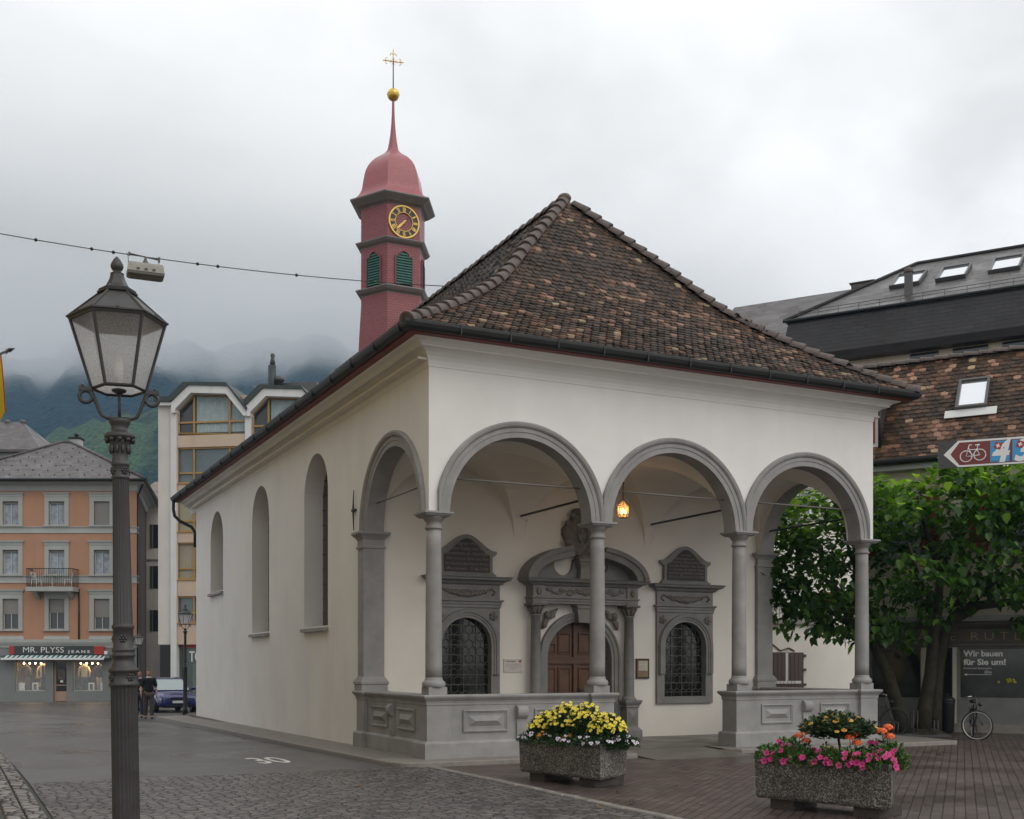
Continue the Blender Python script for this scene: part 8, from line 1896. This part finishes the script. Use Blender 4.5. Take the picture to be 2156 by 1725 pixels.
# ================================================================ CAR
def car(label, loc, rz):
    t = thing('parked_car', label, 'car', loc, rz)
    paint = mat('dark_blue_car_paint', (0.008, 0.010, 0.11), 0.22, spec=0.5, coat=0.6)
    # body: cross sections along the car's length (front at -y), each (y, half width, sill z, waist z, top of the lower body)
    def sec(y, w, z0, zw, zt): return [(-w * .93, y, z0), (-w, y, z0 + .12), (-w, y, zw), (-w * .93, y, zt - .03), (-w * .8, y, zt), (0, y, zt + .02), (w * .8, y, zt), (w * .93, y, zt - .03), (w, y, zw), (w, y, z0 + .12), (w * .93, y, z0)]
    b = MB(); b.loops([sec(-2.12, .60, .26, .50, .60), sec(-2.08, .72, .22, .52, .68), sec(-1.9, .82, .2, .58, .76), sec(-1.5, .865, .2, .62, .85), sec(-1.0, .875, .2, .64, .92), sec(0, .88, .2, .66, .95), sec(1.2, .88, .2, .66, .96), sec(1.9, .84, .2, .62, .93), sec(2.15, .74, .28, .55, .82)], True, True, True, smooth=True)
    body = b.build('body', paint, t)
    md = body.modifiers.new('smooth', 'SUBSURF'); md.levels = 1; md.render_levels = 1
    g = MB()
    def gs(y, w, z): return [(-w, y, z), (w, y, z)]
    # cabin: windscreen, roof, sides
    A0, A1, B0, B1 = (-1.02, .76, .93), (-0.30, .60, 1.41), (1.25, .60, 1.40), (1.95, .72, .95)
    def q(p): return [(-p[1], p[0], p[2]), (p[1], p[0], p[2])]
    a0, a1, b0, b1 = q(A0), q(A1), q(B0), q(B1)
    g.add([*a0, *a1], [(0, 1, 3, 2)]); g.build('windscreen', mat('pale_windscreen', (0.30, 0.36, 0.36), 0.08, spec=0.9), t)
    g = MB(); g.add([*b0, *b1], [(0, 1, 3, 2)]); g.build('rear_window', M['pane'], t)
    for s in (0, 1):
        g = MB(); sg_ = (-1, 1)[s]; g.add([a0[s], a1[s], b0[s], b1[s]], [(0, 1, 2, 3)]); g.build('side_window', M['pane'], t)
    g = MB(); mid = [(-.56, .4, 1.455), (.56, .4, 1.455)]; g.add([a1[0], a1[1], mid[1], mid[0], b0[1], b0[0]], [(0, 1, 2, 3), (3, 2, 4, 5)])
    for s in (0, 1):
        for u, v_ in ((a0, a1), (b1, b0), (a1, b0)): g.tube([u[s], v_[s]], 0.035, 6)
    g.tube([a1[0], a1[1]], 0.03, 6); g.tube([a0[0], a0[1]], 0.025, 6)
    for s in (-1, 1): g.tube([(s * .5, -0.1, 1.47), (s * .5, 1.1, 1.47)], 0.015, 6)
    g.build('roof', paint, t)
    for s in (-1, 1):
        h = MB(); h.loops([[(s * (.62 + dx * .55), -2.06 + yy_ + abs(dx) * .25, .60 + dz) for dx, dz in ((-.35, -.02), (-.2, -.08), (.1, -.08), (.3, -.03), (.32, .03), (.15, .06), (-.2, .05))] for yy_ in (0.06, -0.03)], True, True, True); h.build('headlight', mat('headlamp_glass', (0.55, 0.52, 0.45), 0.15, 0.3, 9, spec=0.8), t)
        m_ = MB(); m_.ball((s * .98, -.72, 1.0), 0.09, 10, 8, (1.2, .6, .8)); m_.tube([(s * .86, -.72, .95), (s * .95, -.72, .98)], 0.025, 6); m_.build('wing_mirror', paint, t)
    h = MB(); h.loops([[(-.34, y, .56), (.34, y, .56), (.38, y, .62), (.30, y, .66), (-.30, y, .66), (-.38, y, .62)] for y in (-2.05, -2.135)], True, True, True); h.build('grille', M['black'], t)
    h = MB(); h.box(-.26, .26, -2.15, -2.12, .42, .52); h.build('number_plate', M['white'], t)
    h = MB(); h.box(-.55, .55, -2.13, -2.05, .27, .36); h.build('bumper_intake', M['black'], t)
    h = MB(); h.tube([(-.3, -.98, .95), (.1, -.8, 1.05)], .01, 5); h.tube([(.15, -.98, .95), (.5, -.8, 1.05)], .01, 5); h.build('wiper', M['black'], t)
    for x in (-.80, .80):
        for y in (-1.35, 1.3):
            w = MB(); w.lathe(0, 0, [(.2, -.1), (.31, -.1), (.325, -.07), (.325, .07), (.31, .1), (.2, .1)], 24); o = w.build('wheel', mat_rubber, t); o.location = (x, y, .315); o.rotation_euler = (0, pi / 2, 0)
            r = MB(); r.lathe(0, 0, [(.205, -.105), (.06, -.085), (.05, -.1), (.001, -.1)], 20, cap0=False); r.lathe(0, 0, [(.205, .105), (.06, .085), (.05, .1), (.001, .1)], 20, cap0=False)
            r.build('rim', M['rimlight'], o)
    return t
cpos = at_depth(374, 1500, 47.2)
car('dark blue estate car parked between the lamp and the shop window', (cpos.x - 0.1, cpos.y + 2.1, gz(cpos.y + 2.1)), radians(4))

# ================================================================ PEOPLE
def skinned(name, joints, edges, m, parent, sub=2):
    me = bpy.data.meshes.new(name); me.from_pydata([j[0] for j in joints], edges, []); me.materials.append(m)
    o = bpy.data.objects.new(name, me); COL.objects.link(o); o.parent = parent
    sk = o.modifiers.new('skin', 'SKIN'); sk.use_smooth_shade = True
    for v, j in zip(me.skin_vertices[0].data, joints): v.radius = j[1] if isinstance(j[1], tuple) else (j[1], j[1])
    me.skin_vertices[0].data[0].use_root = True
    s = o.modifiers.new('sub', 'SUBSURF'); s.levels = sub; s.render_levels = sub
    return o
M['skin'] = mat('skin', (0.42, 0.22, 0.15), 0.5, 0.08, 20); M['hair'] = mat('short_brown_hair', (0.10, 0.05, 0.025), 0.6, 0.3, 30)
M['sweater'] = mat('black_sweater', (0.010, 0.010, 0.012), 0.85); M['trousers'] = mat('grey_brown_trousers', (0.075, 0.062, 0.052), 0.8, 0.15, 10); M['shirt'] = mat('white_shirt', (0.62, 0.6, 0.6), 0.7); M['shoe'] = mat('dark_shoes', (0.03, 0.022, 0.018), 0.5)
def walker(label, loc, rz, top_m, bot_m, h=1.74, stride=0.14):
    t = thing('person', label, 'person', loc, rz, 'people walking up the street'); k = h / 1.74
    st_ = stride
    # facing -y; left leg forward
    J = [((0, 0, .95), (.145, .105)), ((0, 0, 1.12), (.14, .10)), ((0, 0, 1.30), (.17, .115)), ((0, .0, 1.42), (.13, .09)), ((0, -.01, 1.50), .055), ((0, -.02, 1.57), .06),
         ((.09, 0, .88), .095), ((.10, -st_ * .6, .50), .062), ((.10, -st_, .10), .045), ((.10, -st_ - .12, .04), .036),
         ((-.09, 0, .88), .095), ((-.10, .02, .50), .062), ((-.10, st_ * .9, .11), .045), ((-.10, st_ * .9 - .13, .045), .036),
         ((.19, 0, 1.40), .062), ((.255, .06, 1.14), .046), ((.27, -.04, .93), .036), ((.27, -.06, .87), .034),
         ((-.19, 0, 1.40), .062), ((-.26, -.02, 1.14), .046), ((-.27, -.14, .94), .036), ((-.27, -.17, .88), .034),
         ((0, -.01, 1.465), .058), ((.10, -st_, .065), .045), ((-.10, st_ * .9, .07), .045)]
    E_ = [(0, 1), (1, 2), (2, 3), (3, 4), (4, 5), (0, 6), (6, 7), (7, 8), (8, 9), (0, 10), (10, 11), (11, 12), (12, 13), (3, 14), (14, 15), (15, 16), (16, 17), (3, 18), (18, 19), (19, 20), (20, 21)]
    body = skinned('body', J, E_, M['skin'], t)
    # clothes: a little larger than the body
    def gm(idx, ed, d, name, m):
        mp = {j: i for i, j in enumerate(idx)}
        return skinned(name, [(J[j][0], tuple(q + d for q in (J[j][1] if isinstance(J[j][1], tuple) else (J[j][1],) * 2))) for j in idx], [(mp[a], mp[b_]) for a, b_ in ed], m, t)
    gm([1, 0, 2, 3, 14, 15, 18, 19, 22], [(1, 0), (1, 2), (2, 3), (3, 14), (14, 15), (3, 18), (18, 19), (3, 22)], .030, 'sweater', top_m)
    gm([0, 6, 7, 23, 10, 11, 24], [(0, 6), (6, 7), (7, 23), (0, 10), (10, 11), (11, 24)], .024, 'trousers', bot_m)
    c = MB()
    for s, (x, y, z) in ((1, J[8][0]), (-1, J[12][0])): c.ball((x, y - .06, .045), .06, 10, 6, (.8, 2.1, .75))
    c.build('shoes', M['shoe'], t)
    c = MB(); c.lathe(0, -.015, [(.075, 1.47), (.085, 1.50), (.07, 1.53)], 14, cap0=False, cap1=False)
    for s in (-1, 1): c.lathe(*((J[15 if s > 0 else 19][0][0]), (J[15 if s > 0 else 19][0][1]) - .015), [(.058, 1.03), (.06, 1.09)], 12)
    c.build('shirt', M['shirt'], t)
    # head with face
    hd = MB(); n = 20; L = []
    for z, rx, ry, yo in ((1.545, .035, .04, -.03), (1.56, .052, .06, -.035), (1.585, .062, .078, -.035), (1.62, .070, .088, -.028), (1.66, .075, .094, -.02), (1.70, .074, .094, -.015), (1.735, .062, .08, -.012), (1.76, .038, .05, -.012), (1.77, .01, .012, -.012)):
        L.append([(rx * cos(2 * pi * i / n), yo + ry * sin(2 * pi * i / n), z) for i in range(n)])
    hd.loops(L, True, True, True, smooth=True)
    hd.ball((0, -.118, 1.625), .017, 8, 6, (.8, 1.2, 1.4))
    for s in (-1, 1): hd.ball((s * .078, -.01, 1.635), .022, 8, 6, (.4, .8, 1.3))
    hd.build('head', M['skin'], body)
    ey = MB()
    for s in (-1, 1): ey.ball((s * .028, -.104, 1.652), .010, 8, 6); ey.tube([(s * .015, -.108, 1.672), (s * .045, -.098, 1.672)], .004, 5)
    ey.tube([(-.022, -.107, 1.588), (0, -.113, 1.586), (.022, -.107, 1.588)], .005, 5); ey.build('eyes_and_mouth', M['hair'], body)
    hr = MB(); L = []
    for z, f, cut in ((1.60, .2, 1), (1.66, 1.10, 1), (1.70, 1.12, .35), (1.735, 1.13, .1), (1.765, 1.1, 0), (1.785, .4, 0)):
        base = {1.60: (.070, .088), 1.66: (.075, .094), 1.70: (.074, .094), 1.735: (.064, .085), 1.765: (.042, .055), 1.785: (.03, .03)}[z]
        L.append([(base[0] * max(f, 1.05) * cos(a), -.012 + base[1] * max(f, 1.05) * sin(a) + (0.075 * cut if sin(a) < -.2 else 0), z) for a in [2 * pi * i / 20 for i in range(20)]])
    hr.loops(L[1:], True, True, True, smooth=True); hr.build('hair', M['hair'], body)
    for s in (0, 1):                               # hands: palm, four fingers and a thumb, slightly curled
        w0 = Vector(J[17 if s == 0 else 21][0]); hn = MB(); sx = 1 if s == 0 else -1
        hn.loops([[(w0.x + .014 * cos(a) * 1.0, w0.y + .04 * sin(a) * f_, w0.z + dz) for a in [2 * pi * i / 10 for i in range(10)]] for dz, f_ in ((.03, .8), (0, 1), (-.05, 1.05), (-.075, .9))], True, True, True, smooth=True)
        for j, (yy_, ln) in enumerate(((-.03, .065), (-.01, .075), (.01, .07), (.028, .055))):
            hn.tube([(w0.x, w0.y + yy_, w0.z - .07), (w0.x - sx * .008, w0.y + yy_ * 1.05, w0.z - .07 - ln * .55), (w0.x - sx * .025, w0.y + yy_ * 1.02, w0.z - .07 - ln)], [.0095, .009, .007], 6)
        hn.tube([(w0.x, w0.y - .035, w0.z - .01), (w0.x - sx * .01, w0.y - .058, w0.z - .04), (w0.x - sx * .015, w0.y - .06, w0.z - .07)], [.012, .0105, .008], 6)
        hn.build('hand', M['skin'], body)
    t.scale = (k, k, k); return t
mp = at_depth(313, 1511, 40.7)
walker('man in black sweater and grey trousers walking towards the camera', (mp.x, mp.y, gz(mp.y)), atan2((CAM - mp).y, (CAM - mp).x) + pi / 2 + radians(4), M['sweater'], M['trousers'])
mp = at_depth(294, 1509, 41.8)
walker('person in dark clothes almost hidden behind the nearest lamp post', (mp.x, mp.y, gz(mp.y)), atan2((CAM - mp).y, (CAM - mp).x) + pi / 2 - radians(8), M['sweater'], mat('dark_blue_jeans', (0.03, 0.035, 0.06), 0.8), 1.70, 0.1)

# ================================================================ FLAG, LEAVES ON THE GROUND
fp = at_depth(-70, 815, 19.0); ft = at_depth(19, 738, 19.0)
fx0 = Vector((-9.6, fp.y + 0.6, fp.z - 0.8))
fl = thing('flag', 'yellow and red cantonal flag hanging from a slanted pole at the left edge', 'flag', fx0)
m = MB(); e = ft - fx0; m.tube([(0, 0, 0), tuple(e)], [0.03, 0.022], 8); m.box(-0.02, 0.04, -0.12, 0.12, -0.15, 0.15); m.build('pole', M['zinc'], fl)
m = MB(); n_ = e.normalized(); tip = e
m.tube([tuple(tip), tuple(tip + n_ * 0.1)], [0.04, 0.005], 6); 
for s in (-1, 1): m.tube([tuple(tip), tuple(tip - n_ * 0.06 + Vector((0, 0, s * 0.05)))], [0.015, 0.004], 5)
m.build('finial', M['iron'], fl)
cl_m = MB(); n1_, n2_ = 28, 20; L = []
ca, cb_, cc_, cd_ = (at_depth(x, y, 19.0) - fx0 for x, y in ((-66, 800), (3, 747), (15, 868), (-52, 935)))
for j in range(n2_ + 1):
    row = []
    for i in range(n1_ + 1):
        u, v_ = i / n1_, j / n2_; q = ca.lerp(cb_, u).lerp(cd_.lerp(cc_, u), v_); k_ = 0.05 * v_
        row.append((q.x + RB * k_ * sin(u * 9 + v_ * 2), q.y + RA * k_ * sin(u * 9 + v_ * 2), q.z + 0.02 * sin(u * 7) * v_))
    L.append(row)
cl_m.loops(L, False, False, False, smooth=True)
cl_m.m = [1 if (k % n1_) >= n1_ - 1 else 0 for k in range(len(cl_m.f))]
cl_m.build('cloth', [mat('yellow_flag_cloth', (0.60, 0.46, 0.03), 0.8), mat('red_flag_cloth', (0.45, 0.03, 0.02), 0.8)], fl, fix=False)
random.seed(31)
M['deadleaf'] = mat('fallen_leaf', (0.16, 0.09, 0.045), 0.7, 0.4, 30)
lm = None; k_ = 0
spots = [(1478, 1692), (1150, 1628), (1420, 1655), (1330, 1690), (1850, 1680), (2075, 1608), (1975, 1590), (1905, 1588), (1260, 1700), (1700, 1600), (700, 1692), (905, 1690), (760, 1655), (1300, 1668)]
for x, y in spots:
    p = on_z(x, y, GZ + 0.014)
    if lm is None:
        m = MB(); m.add([(0, -.05, 0), (.03, -.01, .012), (.012, .06, .02), (0, .07, .004), (-.012, .055, .018), (-.035, -.005, .01), (0, 0, 0.0)], [(0, 1, 6), (1, 2, 6), (2, 3, 6), (3, 4, 6), (4, 5, 6), (5, 0, 6)])
        o = m.build('fallen_leaf', M['deadleaf'], fix=False); lm = o
    else:
        o = lm.copy(); COL.objects.link(o)
    o.location = p; o.rotation_euler = (random.uniform(-.15, .15), random.uniform(-.15, .15), random.uniform(0, 6.28)); s_ = random.uniform(0.6, 1.2); o.scale = (s_, s_, s_)
    tag(o, 'small withered leaf lying on the wet paving', 'leaf', 'withered leaves on the paving')
# ---------------------------------------------------------------- air: even haze, and the cloud that hangs on the mountain above it
HTOP = 232.0
def airbox(name, kind, x0, x1, y0, y1, z0, z1, m):
    mb = MB(); mb.box(x0, x1, y0, y1, z0, z1); return tag(mb.build(name, m), kind=kind)
hz = bpy.data.materials.new('haze_air'); hz.use_nodes = True; n = hz.node_tree.nodes; n.clear(); l = hz.node_tree.links
v = n.new('ShaderNodeVolumePrincipled'); v.inputs['Color'].default_value = (0.42, 0.70, 1.0, 1); v.inputs['Density'].default_value = 0.00020; v.inputs['Anisotropy'].default_value = 0.0
o_ = n.new('ShaderNodeOutputMaterial'); l.new(v.outputs[0], o_.inputs['Volume'])
airbox('haze', 'stuff', -2200, 2200, -60, 2500, -12, HTOP, hz)
cl = bpy.data.materials.new('cloud_vapour'); cl.use_nodes = True; n = cl.node_tree.nodes; n.clear(); l = cl.node_tree.links
g = n.new('ShaderNodeNewGeometry'); s = n.new('ShaderNodeSeparateXYZ'); l.new(g.outputs['Position'], s.inputs[0])
nz = n.new('ShaderNodeTexNoise'); nz.inputs['Scale'].default_value = 0.006; nz.inputs['Detail'].default_value = 5; l.new(g.outputs['Position'], nz.inputs['Vector'])
z_ = nmath(n, l, 'SUBTRACT', s.outputs[2], HTOP)
rise = n.new('ShaderNodeMapRange'); rise.interpolation_type = 'SMOOTHSTEP'; rise.inputs[1].default_value = 0; rise.inputs[2].default_value = 70; l.new(z_, rise.inputs[0])
fall = n.new('ShaderNodeMapRange'); fall.interpolation_type = 'SMOOTHSTEP'; fall.inputs[1].default_value = 190; fall.inputs[2].default_value = 80; fall.inputs[3].default_value = 0; fall.inputs[4].default_value = 1; l.new(z_, fall.inputs[0])
wisp = n.new('ShaderNodeMapRange'); wisp.inputs[1].default_value = 0.36; wisp.inputs[2].default_value = 0.60; l.new(nz.outputs[0], wisp.inputs[0])
edge = n.new('ShaderNodeMapRange'); edge.interpolation_type = 'SMOOTHSTEP'; edge.inputs[1].default_value = 900; edge.inputs[2].default_value = 300; edge.inputs[3].default_value = 0; edge.inputs[4].default_value = 1; l.new(s.outputs[0], edge.inputs[0])
w2 = nmath(n, l, 'MAXIMUM', wisp.outputs[0], nmath(n, l, 'MULTIPLY', rise.outputs[0], 0.9))
dn = nmath(n, l, 'MULTIPLY', nmath(n, l, 'MULTIPLY', rise.outputs[0], fall.outputs[0]), nmath(n, l, 'MULTIPLY', w2, edge.outputs[0]))
v = n.new('ShaderNodeVolumePrincipled'); v.inputs['Color'].default_value = (0.995, 0.997, 1, 1); l.new(nmath(n, l, 'MULTIPLY', dn, 0.019), v.inputs['Density'])
o_ = n.new('ShaderNodeOutputMaterial'); l.new(v.outputs[0], o_.inputs['Volume'])
airbox('low_cloud', 'stuff', -1700, 900, 690, 1500, HTOP + 1, HTOP + 240, cl)
S.cycles.volume_step_rate = 4.0; S.cycles.volume_max_steps = 64
